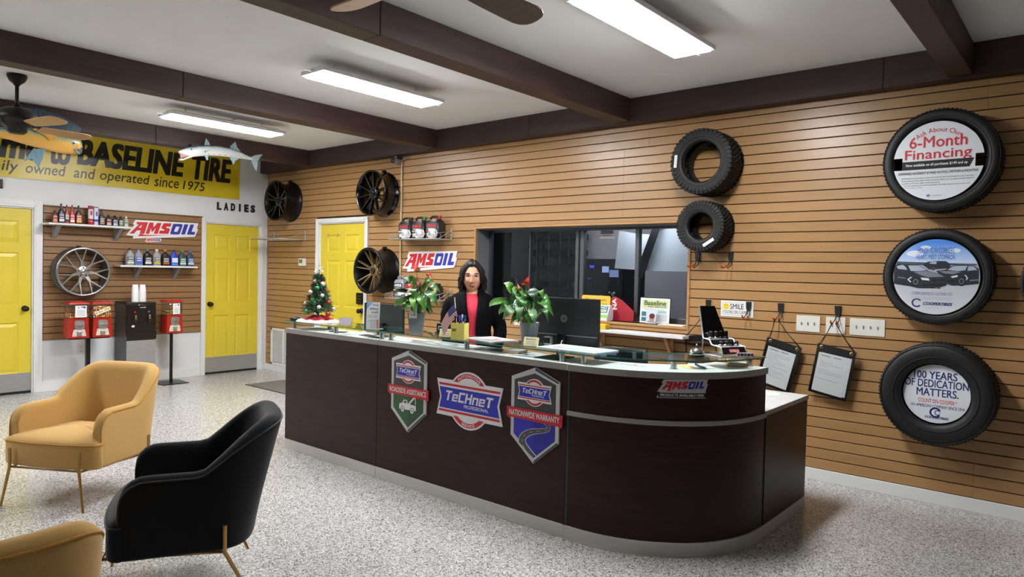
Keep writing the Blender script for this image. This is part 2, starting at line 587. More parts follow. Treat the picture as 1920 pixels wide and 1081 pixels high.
def door(name, opening, frame_w, knob_side, loc, rot, kick=True, slab_top=2.035):
    w0, w1, h = opening
    fr = casing(MB(), w0, w1, h, frame_w, M_TRIM)
    fo = structure(fr.build('door_frame_' + name[-1], None, loc, rot))
    fo.name = 'trim_' + name
    w = w1 - w0 - .032
    d = six_panel(w, h - .018, .03, M_DOORY)
    d.box((0, .004, .006), (w, .038, .03), M_BLACK)
    R = Matrix.Rotation(rot[2], 4, 'Z')
    p = Vector(loc) + R @ Vector((w0 + .016, .018, 0))
    do = structure(d.build(name, None, p, rot))
    if kick:
        MB().box((.004, -.004, .03), (w - .004, -.0002, .235), M_STEEL, .001).build('kick_plate', do)
    kx = .06 if knob_side == 'l' else w - .06
    kk = knob(do, kx, .955, M_BLACKM)
    return do, w
door('door_1', (-.905, -.112, 2.055), .058, 'l', (0, 0, 0), LEFT)
door('door_2', (-3.665, -2.872, 2.085), .085, 'r', (0, 0, 0), LEFT)
d3, w3 = door('door_3', (DX0, DX1, DZ1), .06, 'r', (0, .0, 0), (0, 0, 0), kick=False)
# small hook screws on door 3 and its black lock plate
hk = MB()
for x in (.16, .36):
    hk.cyl((x, -.004, 1.92), (x, 0, 1.92), .008, M_NICKEL, n=10).cyl((x, -.004, 1.885), (x, 0, 1.885), .008, M_NICKEL, n=10).tube([(x, -.003, 1.92), (x, -.02, 1.905), (x, -.003, 1.888)], .003, M_NICKEL, 6)
hk.build('coat_hook', d3)
lk = MB().box((w3 - .15, -.022, 1.04), (w3 - .03, -.0005, 1.18), M_BLACKM, .004)
for i in range(3):
    for j in range(2):
        lk.cyl((w3 - .11 + j * .04, -.026, 1.07 + i * .035), (w3 - .11 + j * .04, -.021, 1.07 + i * .035), .008, M_NICKEL, n=10)
lk.build('lock_plate', d3)

# ---- window in the slat wall, an office behind it
wf = MB()
cw = .022
for a, b, c, d in ((WX0 - cw, WX0, WZ0 - cw, WZ1 + cw), (WX1, WX1 + cw, WZ0 - cw, WZ1 + cw)):
    wf.box((a, -.008, c), (b, .2, d), M_DARKOAK, .002)
wf.box((WX0, -.008, WZ1), (WX1, .2, WZ1 + cw), M_DARKOAK, .002).box((WX0, -.012, WZ0 - cw), (WX1, .2, WZ0), M_DARKOAK, .002)
structure(wf.build('trim_window'))
GY = .2
win = MB()
J = mat('grey_window_jamb', '#6d6e72', .6)
win.box((WX0, .02, WZ0), (WX0 + .006, GY, WZ1), J).box((WX1 - .006, .02, WZ0), (WX1, GY, WZ1), J).box((WX0, .02, WZ1 - .006), (WX1, GY, WZ1), J)
fa = .035
win.box((WX0, GY, WZ0), (WX1, GY + .05, WZ0 + .05), M_ALU, .003).box((WX0, GY, WZ1 - .03), (WX1, GY + .05, WZ1), M_ALU, .003)
win.box((WX0, GY, WZ0), (WX0 + .03, GY + .05, WZ1), M_ALU, .003).box((WX1 - .03, GY, WZ0), (WX1, GY + .05, WZ1), M_ALU, .003)
for a, b, y in ((4.685, 4.7, 0), (5.262, 5.30, 0), (5.318, 5.362, .0), (5.925, 5.965, 0)):
    win.box((a, GY - .006 + y, WZ0 + .05), (b, GY + .045, WZ1 - .03), M_ALU, .003)
wo = structure(win.build('window_1'))
for i, (a, b) in enumerate(((WX0 + .03, 4.685), (4.7, 5.262), (5.362, 5.925), (5.965, WX1 - .03))):
    MB().box((a, GY + .02, WZ0 + .05), (b, GY + .024, WZ1 - .03), M_GLASSW).build('pane', wo)
MB().cyl((6.36, .21, 1.87), (6.36, .218, 1.87), .018, mat('grey_dot', '#8e9196', .4), n=24).build('round_sticker', wo)
# office shell
M_OFF = noisy('office_grey_wall', [(.3, '#8d8a8c'), (.7, '#969395')], nscale=3, rough=.8)
structure(MB().box((-.15, .31, -.12), (9.4, 2.8, 0), mat('office_carpet', '#3a3a3c', .9)).build('floor_office'))
structure(MB().box((-.15, .31, H), (9.4, 2.8, H + .12), M_OFF).build('ceiling_office'))
structure(MB().box((-.15, 2.765, 0), (9.4, 2.9, H), M_OFF).build('wall_office_rear'))
structure(MB().box((-.3, .16, 0), (-.15, 2.764, H), M_OFF).build('wall_office_left'))
structure(MB().box((9.25, .16, 0), (9.4, 2.764, H), M_OFF).build('wall_office_right'))
wi = MB()
wall_boxes(wi, 'x', .161, .17, -.15, 9.25, 0, H, [(WX0 - .03, WX1 + .03, WZ0 - .03, WZ1 + .03)], M_OFF)
structure(wi.build('wall_office_front'))
# ------------------------------------------------------------------ ceiling lights and fans
E_STR = 66.
M_LED = mat('led_diffuser', '#ffffff', .5, emit=('#fdfdff', E_STR))
M_FIX = mat('white_fixture_steel', '#e6e6e8', .4)
M_BRONZE = mat('dark_bronze', '#1c1a19', .45, .5)
M_BLADE = noisy('fan_blade_shaded', [(.3, '#4a342b'), (.7, '#5c4336')], scale=(4, 1, 1), nscale=6, rough=.45)  # blade wood with shade put into the colour
M_BLADE_LIT = noisy('fan_blade_lit', [(.3, '#a98255'), (.7, '#b88f60')], scale=(4, 1, 1), nscale=6, rough=.5)  # the same wood with light put into the colour
def make_light(x, y, label, group):
    t = thing('ceiling_light', label, 'ceiling light', (x, y, 2.9), 0, group)
    h = MB()
    h.box((-.145, -.6, .0), (.145, .6, .03), M_FIX, .006)
    h.box((-.07, -.56, .03), (.07, .56, .055), M_FIX, .005)
    for s in (-1, 1):
        h.tube([(0, s * .6, .012), (0, s * .67, .008)], .004, M_FIX, 6)
    h.build('housing', t)
    MB().box((-.125, -.575, -.012), (.125, .575, -.0003), M_LED, .005).build('diffuser', t)
    for s in (-1, 1):
        MB().tube([(-.03, s * .4, .056), (0, s * .4, .11)], .0025, M_CHROME, 6).tube([(.03, s * .4, .056), (0, s * .4, .11)], .0025, M_CHROME, 6).build('hanger', t)
    MB().tube([(.02, .05, .055), (.05, .1, .09), (.03, .16, .1), (.0, .18, .109)], .004, M_FIX, 6).build('power_cord', t)
    return t
L0 = make_light(2.345, -1.86, 'long white LED ceiling light nearest the yellow banner wall', 'LED ceiling lights')
def another(x, y, label):
    return dup(L0, (x, y, 2.9), None, label)
another(4.76, -1.86, 'long white LED ceiling light in the middle ceiling bay, between two dark beams')
another(7.155, -1.85, 'long white LED ceiling light in the ceiling bay above the counter, largest in view')
another(2.345, -5.45, 'added LED ceiling light, out of view over the left of the seating area')  # added fixture out of view, to lift the ambient light
another(2.345, -8.2, 'added LED ceiling light, out of view at the front of the shop')  # another added fixture out of view, brightening the left wall

def make_fan(x, y, angles, label, lit_blades=()):
    t = thing('ceiling_fan', label, 'ceiling fan', (x, y, 2.6))
    b = MB()
    FS = .91
    b.lathe([(.001, .409), (.07, .409), (.072, .39), (.055, .355), (.025, .33), (.02, .32)], M_BRONZE, n=28)
    b.build('canopy', t)
    MB().cyl((0, 0, .14), (0, 0, .33), .014, M_BRONZE, n=14).lathe([(.02, .17), (.03, .165), (.034, .14), (.045, .13)], M_BRONZE, n=20).build('downrod', t)
    m = MB()
    m.lathe([(.03, .14), (.085, .135), (.13, .11), (.15, .07), (.148, .04), (.12, .02), (.1, .012), (.1, -.01), (.075, -.02), (.07, -.055), (.05, -.07), (.001, -.072)], M_BRONZE, n=32)
    for i in range(16):
        a = 2 * PI * i / 16
        m.box((-.004, -.004, 0), (.004, .004, .02), M_NICKEL) if i % 4 == 0 and False else None
    m.build('motor_housing', t)
    for i, a in enumerate(angles):
        mm = M_BLADE_LIT if i in lit_blades else M_BLADE
        bl = MB()
        X = RZ(a) @ RX(math.radians(-14))
        out = []
        prof = [(.19, .045), (.22, .052), (.35, .062), (.5, .07), (.58, .072), (.62, .066), (.65, .05), (.665, .03), (.67, 0)]
        prof = [(r * FS, w) for r, w in prof]
        pts = [(r, w) for r, w in prof] + [(r, -w) for r, w in reversed(prof[:-1])]
        bl.at(X)
        top = [(x_, y_, .004) for x_, y_ in pts]; bot = [(x_, y_, -.003) for x_, y_ in pts]
        n = len(pts)
        bl.add(top + bot, [tuple(reversed(range(n))), tuple(range(n, 2 * n))] + [(i_, (i_ + 1) % n, n + (i_ + 1) % n, n + i_) for i_ in range(n)], mm)
        bl.build('blade', t, clean=True)
        ir = MB().at(X)
        ir.box((.1, -.012, .004), (.24, .012, .012), M_BRONZE, .003).box((.2, -.035, .004), (.26, .035, .009), M_BRONZE, .002)
        ir.build('blade_iron', t)
    return t
# ------------------------------------------------------------------ left wall: banner, letters, signs
PAPER = mat('white_paper', '#e4e5e4', .6)
INK = mat('black_print', '#161616', .6)
RED = mat('red_print', '#c8202c', .5)
BLUE = mat('blue_print', '#2a2f9c', .5)
M_BAN = noisy('yellow_vinyl_banner', [(.3, '#c9b21f'), (.7, '#d2bb28')], nscale=2.5, rough=.28)
M_BANINK = mat('banner_black_print', '#141310', .3)
b = MB()
nu = 60
def banw(u, v):      # gentle slack of hanging vinyl
    return .004 + .004 * math.sin(u * 5.1 + v * 3) ** 2
us = [-4.75 + (4.75 - .43) * i / nu for i in range(nu + 1)]
vs = [2.4 + .575 * j / 8 for j in range(9)]
g = [(u, -.003 - banw(u, v), v + .004 * math.sin(u * 2)) for v in vs for u in us]
fs = [(j * (nu + 1) + i, j * (nu + 1) + i + 1, (j + 1) * (nu + 1) + i + 1, (j + 1) * (nu + 1) + i) for j in range(8) for i in range(nu)]
b.add(g, fs, M_BAN, True)
k = MB()
k.text('BASELINE', (-2.446, 2.619, -1.19, 2.929), 0, M_BANINK, bold=.05, shear=.17)
k.text('TIRE', (-1.10, 2.612, -.545, 2.929), 0, M_BANINK, bold=.05, shear=.17)
k.text('Welcome', (-4.02, 2.605, -2.80, 2.90), 0, M_BANINK, bold=.045, shear=.17)
k.text('to', (-2.718, 2.595, -2.513, 2.84), 0, M_BANINK, bold=.05, shear=.17)
for w, u0, u1, hi, lo in (('Family', -3.46, -3.02, .12, .03), ('owned', -2.953, -2.56, .125, 0), ('and', -2.479, -2.25, .125, 0), ('operated', -2.199, -1.63, .125, .028), ('since', -1.574, -1.268, .125, 0), ('1975', -1.217, -.921, .115, 0)):
    k.text(w, (u0, 2.465 - lo, u1, 2.465 + (.09 if w == 'owned' else hi) + (.03 if w == 'owned' else 0)), 0, M_BANINK, bold=.006, shear=.17)
k.warp(lambda p: (p.x, p.y - banw(p.x, p.z) - .0045, p.z + .004 * math.sin(p.x * 2)))
b.add(k.v, k.f, M_BANINK)
for u in (-.45, -2.4, -4.72):
    for v in (2.425, 2.955):
        b.lathe([(.006, .0005), (.011, .001), (.011, .002)], M_NICKEL, (u, -.011, v), '-y', 16)
tag(b.build('vinyl_banner', None, (0, 0, 0), LEFT), 'long yellow vinyl banner reading BASELINE TIRE across top of white wall', 'banner')

M_LETTER = mat('black_raised_letter', '#1a1a1b', .4)
where = ('first', 'second', 'third', 'fourth', 'fifth', 'last')
for i, ch in enumerate('LADIES'):
    m = MB()
    u = -.752 + i * .0985
    wd = .058 if ch != 'I' else .02
    vs_, fs_ = glyphs(ch, .045)
    x0 = min(p[0] for p in vs_); x1 = max(p[0] for p in vs_); y0 = min(p[1] for p in vs_); y1 = max(p[1] for p in vs_)
    off = .0 if ch != 'I' else .02
    fr = [((x - x0) / (x1 - x0) * wd + off, -.02, (y - y0) / (y1 - y0) * .105) for x, y in vs_]
    m.add(fr, fs_, M_LETTER)
    bk = [(p[0], -.001, p[2]) for p in fr]
    ed = {}
    for f in fs_:
        for a, c in zip(f, f[1:] + f[:1]):
            ed[(a, c)] = 1
    n = len(fr)
    m.add(fr + bk, [(c, a, a + n, c + n) for a, c in ed if (c, a) not in ed] + [tuple(i_ + n for i_ in reversed(f)) for f in fs_], M_LETTER)
    o = m.build('wall_letter', None, (0, u, 2.234), LEFT)
    tag(o, 'raised black letter %s, %s letter of the word LADIES over the yellow door' % (ch, where[i]), 'letter')
m = MB().box((0, -.02, 0), (.022, -.001, .1), M_LETTER).box((-.05, -.02, 0), (-.028, -.001, .1), M_LETTER).prism([(-.045, .1), (-.028, .1), (.018, 0), (.0, 0)], .001, .02, M_LETTER)
tag(m.build('wall_letter', None, (0, -3.186, 2.27), LEFT), 'raised black letter cut by the picture edge over the other yellow door', 'letter')

AMS = dict(A=[(-368, 96), (-213, 103), (-262, -60), (-326, -63), (-311, -17), (-361, -20), (-399, -66), (-461, -69), (-335, 64), (-359, 63)],
    sweep=[(-323, -65), (-261, -64), (-280, -77), (111, -61), (-346, -100)],
    M=[(-195, 101), (-141, 103), (-138, 37), (-88, 102), (-31, 103), (-81, -51), (-136, -54), (-110, 26), (-146, -22), (-169, -23), (-172, 26), (-197, -58), (-246, -60)],
    S=[(1, 104), (111, 107), (94, 59), (40, 58), (34, 42), (87, 30), (84, 8), (66, -44), (-68, -49), (-51, -3), (6, -2), (12, 12), (-31, 26), (-31, 44)],
    I=[(294, 108), (350, 108), (302, -43), (246, -44)], L=[(380, 110), (436, 111), (398, 4), (455, 4), (440, -39), (330, -41)])
AMS_BACK = [(-380, 126), (500, 135), (478, 54), (498, 49), (449, -68), (-412, -135), (-405, -98), (-500, -93), (-393, 55), (-416, 64)]
O_OUT = [(139, 104), (255, 108), (269, 91), (230, -33), (212, -47), (101, -51), (92, -35), (127, 90)]
O_IN = [(175, 65), (182, 65.5), (220, 68), (217, 60), (194, -7), (187, -7.3), (148, -8), (151, 0)]
A_HOLE = [(-294, 66), (-307, 22), (-341, 20)]
def amsoil(mb, w, d, back=True, thick=.006, mats=None, cu=0., cv=0., edge=None):
    """the slanted red and blue oil-brand lettering, w wide, its front at depth d"""
    R_, B_, W_, K_ = mats or (RED, BLUE, PAPER, INK)
    f = lambda pts: [(cu + x * w / 1000, cv + y * w / 1000) for x, y in pts]
    if back:
        mb.prism(f(AMS_BACK), d - thick, d, W_)
    e = .0004 + w * .0006
    for k_ in ('A', 'M', 'S', 'sweep'):
        mb.prism(f(AMS[k_]), d + e, d + e, R_)
    mb.prism(f(A_HOLE), d + 2 * e, d + 2 * e, W_)
    for k_ in ('I', 'L'):
        mb.prism(f(AMS[k_]), d + e, d + e, B_)
    o = f(O_OUT); i_ = f([(139 + 36, 66), (220, 68), (222, 60), (194, -7), (187, -8), (148, -8), (146, -2), (170, 60)])
    # ring of the O
    n = 8
    for q in range(n):
        mb.prism([o[q], o[(q + 1) % n], i_[(q + 1) % n], i_[q]], d + e, d + e, B_)
    return mb
m = amsoil(MB(), .895, .012, thick=.008)
tag(m.build('oil_brand_sign', None, (.021, -1.4635, 1.9115), LEFT), 'white cut-out AMSOIL sign on the brown slat panel beside the upper bottle shelf', 'sign')
m = amsoil(MB(), .2, .003, thick=.002)
tag(m.build('sign_sticker', None, (.0206, -1.587, 1.78), LEFT), 'tiny AMSOIL sticker just under the larger AMSOIL sign', 'sticker')

# ---- shelves on the panel
M_SHELF = mat('white_melamine_shelf', '#d9dadb', .4)
M_BRKT = mat('grey_painted_bracket', '#8d8e8e', .5)
def wall_shelf(y0, y1, ztop, depth, br, label):
    t = thing('wall_shelf', label, 'shelf', (.0205, (y0 + y1) / 2, ztop), PI / 2, 'white shelves on the brown slat panel')
    w = (y1 - y0) / 2
    MB().box((-w, -depth, -.022), (w, 0, 0), M_SHELF, .002).build('board', t)
    for u in br:
        u -= (y0 + y1) / 2
        b = MB()
        b.box((u - .02, -.012, -.165), (u + .02, -.0005, -.0225), M_BRKT, .002)
        b.box((u - .02, -depth * .8, -.034), (u + .02, -.001, -.0225), M_BRKT, .002)
        b.prism([(0, 0)] * 0 or [(u - .02, 0), (u + .02, 0), (u + .02, .001), (u - .02, .001)], 0, .001, M_BRKT) if False else None
        a = [(u + s * .02, y, z) for s in (-1, 1) for y, z in ((-.01, -.165), (-.01, -.13), (-depth * .8, -.033), (-depth * .8 + .05, -.033))]
        b.add([(u - .02, -.012, -.165), (u - .02, -.012, -.125), (u - .02, -depth * .62, -.034), (u - .02, -depth * .8, -.034), (u + .02, -.012, -.165), (u + .02, -.012, -.125), (u + .02, -depth * .62, -.034), (u + .02, -depth * .8, -.034)],
              [(0, 1, 2, 3), (7, 6, 5, 4), (0, 3, 7, 4), (1, 5, 6, 2)], M_BRKT)
        b.build('bracket', t, clean=True)
    return t
wall_shelf(-2.80, -1.93, 1.922, .24, (-2.68, -2.03), 'white upper wall shelf lined with oil additive bottles, left of AMSOIL sign')
wall_shelf(-2.045, -1.113, 1.462, .21, (-1.80, -1.33), 'white lower wall shelf holding eight quart oil bottles')

# ---- bottles
def sq(cx, cy, hw, hd, z, n=20, e=3.2):
    r = []
    for i in range(n):
        t = 2 * PI * i / n
        c, s_ = math.cos(t), math.sin(t)
        r.append((cx + hw * math.copysign(abs(c) ** (2 / e), c), cy + hd * math.copysign(abs(s_) ** (2 / e), s_), z))
    return r
def plastic(hexc, rough=.35):
    return mat('plastic_' + hexc[1:], hexc, rough)
def bottle(kind, y, label, body, cap, lab, stripe, x=.13, z=1.9225, w=.064, h=.2, group=None, text='AMSOIL'):
    t = thing('oil_bottle', label, 'bottle', (x, y, z), PI / 2, group)
    bm_, cm, lm, st = plastic(body), plastic(cap), plastic(lab, .5), plastic(stripe, .5)
    hw = w / 2; hd = hw * .72
    m = MB()
    if kind == 'tube':
        m.lathe([(.001, 0), (hw * .95, 0), (hw, .004), (hw, h - .012)], bm_, n=24)
        m.build('body', t)
        MB().lathe([(hw, h - .012), (hw * 1.05, h - .012), (hw * 1.05, h - .001), (hw * .9, h), (.001, h)], cm, n=24).build('cap', t)
        l = MB().lathe([(hw * 1.01, h * .18), (hw * 1.01, h * .82)], lm, n=24)
        l.lathe([(hw * 1.018, h * .2), (hw * 1.018, h * .32)], st, n=24)
        l.lathe([(hw * 1.018, h * .5), (hw * 1.018, h * .74)], st, n=24, a0=-PI / 2 - .35, a1=-PI / 2 + .35)
        l.build('wrapper', t)
        return t
    if kind == 'neck':
        ring = [(.92, .9, 0), (1, 1, .006), (1, 1, h * .52), (.9, .9, h * .58), (.5, .62, h * .70), (.3, .42, h * .76), (.26, .36, h * .9)]
        zc = h * .9; rc = hw * .3
    elif kind == 'short':
        ring = [(.92, .9, 0), (1, 1, .006), (1, 1, h * .62), (.85, .88, h * .7), (.42, .55, h * .78), (.4, .54, h * .84)]
        zc = h * .82; rc = hw * .45
    else:  # quart
        ring = [(.95, .92, 0), (1, 1, .006), (1, 1, h * .60), (.93, .97, h * .66), (.5, .75, h * .76), (.36, .6, h * .80), (.34, .56, h * .9)]
        zc = h * .885; rc = hw * .36
    n_ = len(ring)
    m.loft([sq(0, 0, hw * a, hd * b_ if i_ < n_ - 2 else hw * a, z_) for i_, (a, b_, z_) in enumerate(ring)], bm_)
    m.build('body', t)
    MB().lathe([(rc * .98, zc), (rc, zc + .002), (rc * .95, h - .003), (rc * .8, h), (.001, h)], cm, n=18).build('cap', t)
    top = h * (.5 if kind != 'short' else .6)
    l = MB()
    y0 = -hd - .0006
    l.add([(-hw * .78, y0, h * .08), (hw * .78, y0, h * .08), (hw * .78, y0, top), (-hw * .78, y0, top)], [(0, 1, 2, 3)], lm)
    l.add([(-hw * .78, y0 - .0003, h * .1), (hw * .78, y0 - .0003, h * .1), (hw * .78, y0 - .0003, h * .22), (-hw * .78, y0 - .0003, h * .22)], [(0, 1, 2, 3)], st)
    l.text(text, (-hw * .68, top - h * .13, hw * .68, top - h * .03), -y0 + .0002, PAPER if lab not in ('#e8e8e6',) else RED, bold=.03, shear=.3, thick=.0003)
    l.add([(-hw * .6, y0 - .0003, h * .26), (hw * .6, y0 - .0003, h * .26), (hw * .6, y0 - .0003, h * .31), (-hw * .6, y0 - .0003, h * .31)], [(0, 1, 2, 3)], PAPER)
    l.build('label', t)
    return t
GA = 'bottles on the upper shelf'
for kind, y, w, h, body, cap, lab, st, label in (
    ('short', -2.703, .055, .14, '#5a2a20', '#2a1a16', '#b03a24', '#e8892a', 'short brown bottle with an orange flame label, first on the upper shelf by the door'),
    ('neck', -2.640, .064, .225, '#17171a', '#121214', '#3c3f78', '#e6e2d4', 'tall black long-neck bottle with purple label, tallest on the upper shelf'),
    ('neck', -2.584, .046, .215, '#8e1f22', '#1a1a1c', '#9aa08a', '#23262a', 'slim red long-neck bottle with grey-green label on upper shelf'),
    ('neck', -2.531, .054, .217, '#b21f26', '#a01b20', '#d42a30', '#e8e4e0', 'red long-neck bottle with red label and red cap on upper shelf'),
    ('neck', -2.465, .066, .217, '#151517', '#121214', '#c8402a', '#f0b43a', 'black long-neck bottle with red and orange sunset label'),
    ('tube', -2.338, .053, .224, '#c22a30', '#7c2226', '#d8d8d8', '#b82229', 'red and silver grease tube standing on upper shelf'),
    ('tube', -2.281, .05, .216, '#d4d7de', '#5d66b4', '#ccd2e2', '#3a55b0', 'blue and silver grease tube standing on upper shelf'),
    ('neck', -2.220, .062, .19, '#1a1a1d', '#121214', '#4a3a3c', '#b0896a', 'dark long-neck bottle just beside the blue grease tube'),
    ('short', -2.146, .062, .134, '#1b1a1d', '#141416', '#8c2b2e', '#d8c8c0', 'short dark bottle with a dull red label'),
    ('short', -2.075, .06, .13, '#1b1c22', '#141416', '#6b6f88', '#cfd2dc', 'short dark bottle with a grey-blue label'),
    ('short', -2.010, .054, .127, '#24261f', '#3c332c', '#8f937e', '#7c8a58', 'short dark bottle with an olive green label'),
    ('short', -1.951, .05, .13, '#a9ad9c', '#dedede', '#7a8a6a', '#d8dad0', 'small pale bottle with white cap at the end of the upper shelf')):
    bottle(kind, y, label, body, cap, lab, st, w=w, h=h, group=GA)
GQ = 'quart oil bottles on the lower shelf'
for i, (body, cap, lab, st, nm) in enumerate((
    ('#8f9296', '#161618', '#2e3034', '#d7dac0', 'grey quart bottle with black cap'),
    ('#8e93a0', '#3f55b0', '#3c4aa0', '#2f6bc0', 'grey quart bottle with blue cap'),
    ('#17181a', '#3a8a4a', '#2c2f31', '#cfd6d4', 'black quart bottle with green cap'),
    ('#9a9da1', '#e6e6e6', '#44464a', '#c9b42c', 'grey quart bottle with white cap and yellow label mark'),
    ('#161617', '#d8862c', '#2a1d16', '#b4532a', 'black quart bottle with orange cap'),
    ('#2743b8', '#151a2c', '#c8cfe6', '#2a6fd0', 'bright blue quart bottle with black cap'),
    ('#33474d', '#4a9a52', '#2a6b4a', '#b8d0c0', 'dark teal quart bottle with green cap'),
    ('#33465c', '#3f66b8', '#2f4f90', '#c8d4e8', 'dark slate quart bottle with blue cap, last on the lower shelf'))):
    y = (-1.903, -1.803, -1.697, -1.586, -1.481, -1.373, -1.269, -1.167)[i]
    bottle('quart', y, nm + ' on the lower shelf' * ('shelf' not in nm), body, cap, lab, st, w=.094, h=.205, z=1.4625, x=.125, group=GQ)

# ---- alloy wheels
M_ALLOY = noisy('machined_alloy', [(.3, '#9b9a99'), (.7, '#b4b3b2')], nscale=3, rough=.28, metal=.85)
M_ALLOYD = mat('gunmetal_alloy_side', '#6a6866', .32, .8)
M_GLOSSB = mat('gloss_black_alloy', '#0c0c0e', .16, .2, coat=.5)
M_SATB = mat('satin_black_alloy', '#0b0b0c', .35, spec=.25)
M_BRZ = noisy('bronze_alloy_spokes', [(.3, '#84704f'), (.7, '#9d8761')], nscale=3, rough=.35, metal=.7)
def barrel(R, D, m, lip=.012):
    """wheel barrel: axis -Y, back at depth 0, face at depth D"""
    b = MB()
    prof = [(R * .93, .0), (R, .0), (R, .012), (R * .94, .022), (R * .9, .05), (R * .86, .09), (R * .86, D * .6), (R * .9, D * .8), (R * .955, D - .03), (R, D - .014), (R, D), (R - lip, D), (R - lip - .008, D - .012), (R * .88, D - .05), (R * .84, D * .6), (R * .84, .06), (R * .9, .02), (R * .93, .0)]
    b.lathe(prof, m, axis='-y', n=64)
    return b
def spoke(b, pts, w0, w1, d0, d1, th, m):
    """bar between 2D points, width and face depth interpolated, thickness th"""
    (x0, z0), (x1, z1) = pts
    dx, dz = x1 - x0, z1 - z0
    L_ = math.hypot(dx, dz); nx, nz = -dz / L_, dx / L_
    r = []
    for (x, z, w, d) in ((x0, z0, w0, d0), (x1, z1, w1, d1)):
        h = w / 2
        r.append([(x - nx * h, -(d - th), z - nz * h), (x - nx * h * .85, -d, z - nz * h * .85), (x + nx * h * .85, -d, z + nz * h * .85), (x + nx * h, -(d - th), z + nz * h)])
    b.loft(r, m, smooth=False)
def wheel_root(name, label, loc, rz):
    return thing(name, label, 'wheel', loc, rz)
def wall_hook(t, R, D):
    MB().box((-.02, -.03, R + .002), (.02, -.0005, R + .02), M_BLACK).box((-.015, -.045, R - .01), (.015, -.028, R + .016), M_BLACK, .002).build('hanger', t)
# silver ten-spoke
t = wheel_root('alloy_wheel', 'silver alloy wheel with split Y spokes hung on brown slat panel', (.0215, -2.43, 1.375), PI / 2)
R, D = .284, .19
barrel(R, D, M_ALLOYD).lathe([(R, D), (R, D + .0008), (R - .022, D + .0008), (R - .024, D - .004)], M_ALLOY, axis='-y', n=64).build('barrel', t)
s = MB()
for i in range(7):
    a = PI / 2 + .3 + 2 * PI * i / 7 - .17
    j = (.125 * math.cos(a), .125 * math.sin(a))
    spoke(s, [(.05 * math.cos(a), .05 * math.sin(a)), j], .045, .03, D - .03, D - .022, .03, M_ALLOY)
    for e in (-.235, .235):
        spoke(s, [(j[0] * .93, j[1] * .93), ((R - .015) * math.cos(a + e), (R - .015) * math.sin(a + e))], .018, .013, D - .022, D - .004, .028, M_ALLOY)
s.lathe([(.07, D - .06), (.07, D - .03), (.062, D - .024), (.03, D - .022), (.001, D - .022)], M_ALLOY, axis='-y', n=32)
s.build('spokes', t)
c = MB().lathe([(.028, D - .022), (.028, D - .012), (.024, D - .009), (.001, D - .009)], M_CHROME, axis='-y', n=28)
for i in range(5):
    a = PI / 2 + 2 * PI * i / 5
    c.disc((.05 * math.cos(a), .05 * math.sin(a)), .01, D - .0225, D - .0215, M_BLACK, 16)
c.build('centre_cap', t)
wall_hook(t, R, D)
def multi_spoke(name, label, loc, n, pair, m_b, m_s, R, D, beadlock=False, phase=0., dish=.035):
    t = wheel_root(name, label, loc, 0)
    barrel(R, D, m_b).build('barrel', t)
    s = MB()
    for i in range(n):
        a = phase + 2 * PI * i / n
        for e in ((-pair, pair) if pair else (0,)):
            q = a + e
            spoke(s, [(.045 * math.cos(a + e * .4), .045 * math.sin(a + e * .4)), ((R - .02) * math.cos(q), (R - .02) * math.sin(q))], .026 if not beadlock else .017, .018 if not beadlock else .012, D - dish, D - .012, .035, m_s)
    s.lathe([(.075, D - .09), (.075, D - dish), (.062, D - dish + .006), (.03, D - dish + .006), (.001, D - dish + .004)], m_s, axis='-y', n=32)
    s.build('spokes', t)
    c = MB().lathe([(.034, D - dish), (.034, D - dish + .02), (.028, D - dish + .024), (.001, D - dish + .024)], m_b, axis='-y', n=28)
    for i in range(5):
        a = PI / 2 + 2 * PI * i / 5
        c.disc((.056 * math.cos(a), .056 * math.sin(a)), .009, D - dish + .0055, D - dish + .0065, M_BLACK, 14)
    if beadlock:
        c.lathe([(.024, D - dish + .0242), (.024, D - dish + .0252), (.02, D - dish + .0252), (.02, D - dish + .0242)], M_NICKEL, axis='-y', n=24)
    c.build('centre_cap', t)
    if beadlock:
        l = MB().lathe([(R + .002, D - .012), (R + .002, D + .004), (R - .03, D + .004), (R - .034, D - .01)], M_SATB, axis='-y', n=64)
        for i in range(24):
            a = 2 * PI * i / 24
            l.disc(((R - .015) * math.cos(a), (R - .015) * math.sin(a)), .0065, D + .004, D + .009, M_CHROME, 8)
        l.build('beadlock_ring', t)
    wall_hook(t, R, D)
    return t
multi_spoke('alloy_wheel', 'black alloy wheel hung in the corner beside the LADIES letters', (.615, -.0015, 2.373), 5, .2, M_SATB, M_GLOSSB, .272, .25, phase=PI / 2, dish=.05)
multi_spoke('alloy_wheel', 'gloss black ten-spoke alloy wheel hung above the slat wall door', (2.61, -.0015, 2.372), 10, 0, M_GLOSSB, M_GLOSSB, .268, .22, phase=.2, dish=.04)
multi_spoke('alloy_wheel', 'bronze-spoked black wheel hung beside the slat wall door', (2.645, -.0015, 1.462), 6, .17, M_SATB, M_BRZ, .268, .26, beadlock=True, phase=PI / 2 + .2, dish=.085)

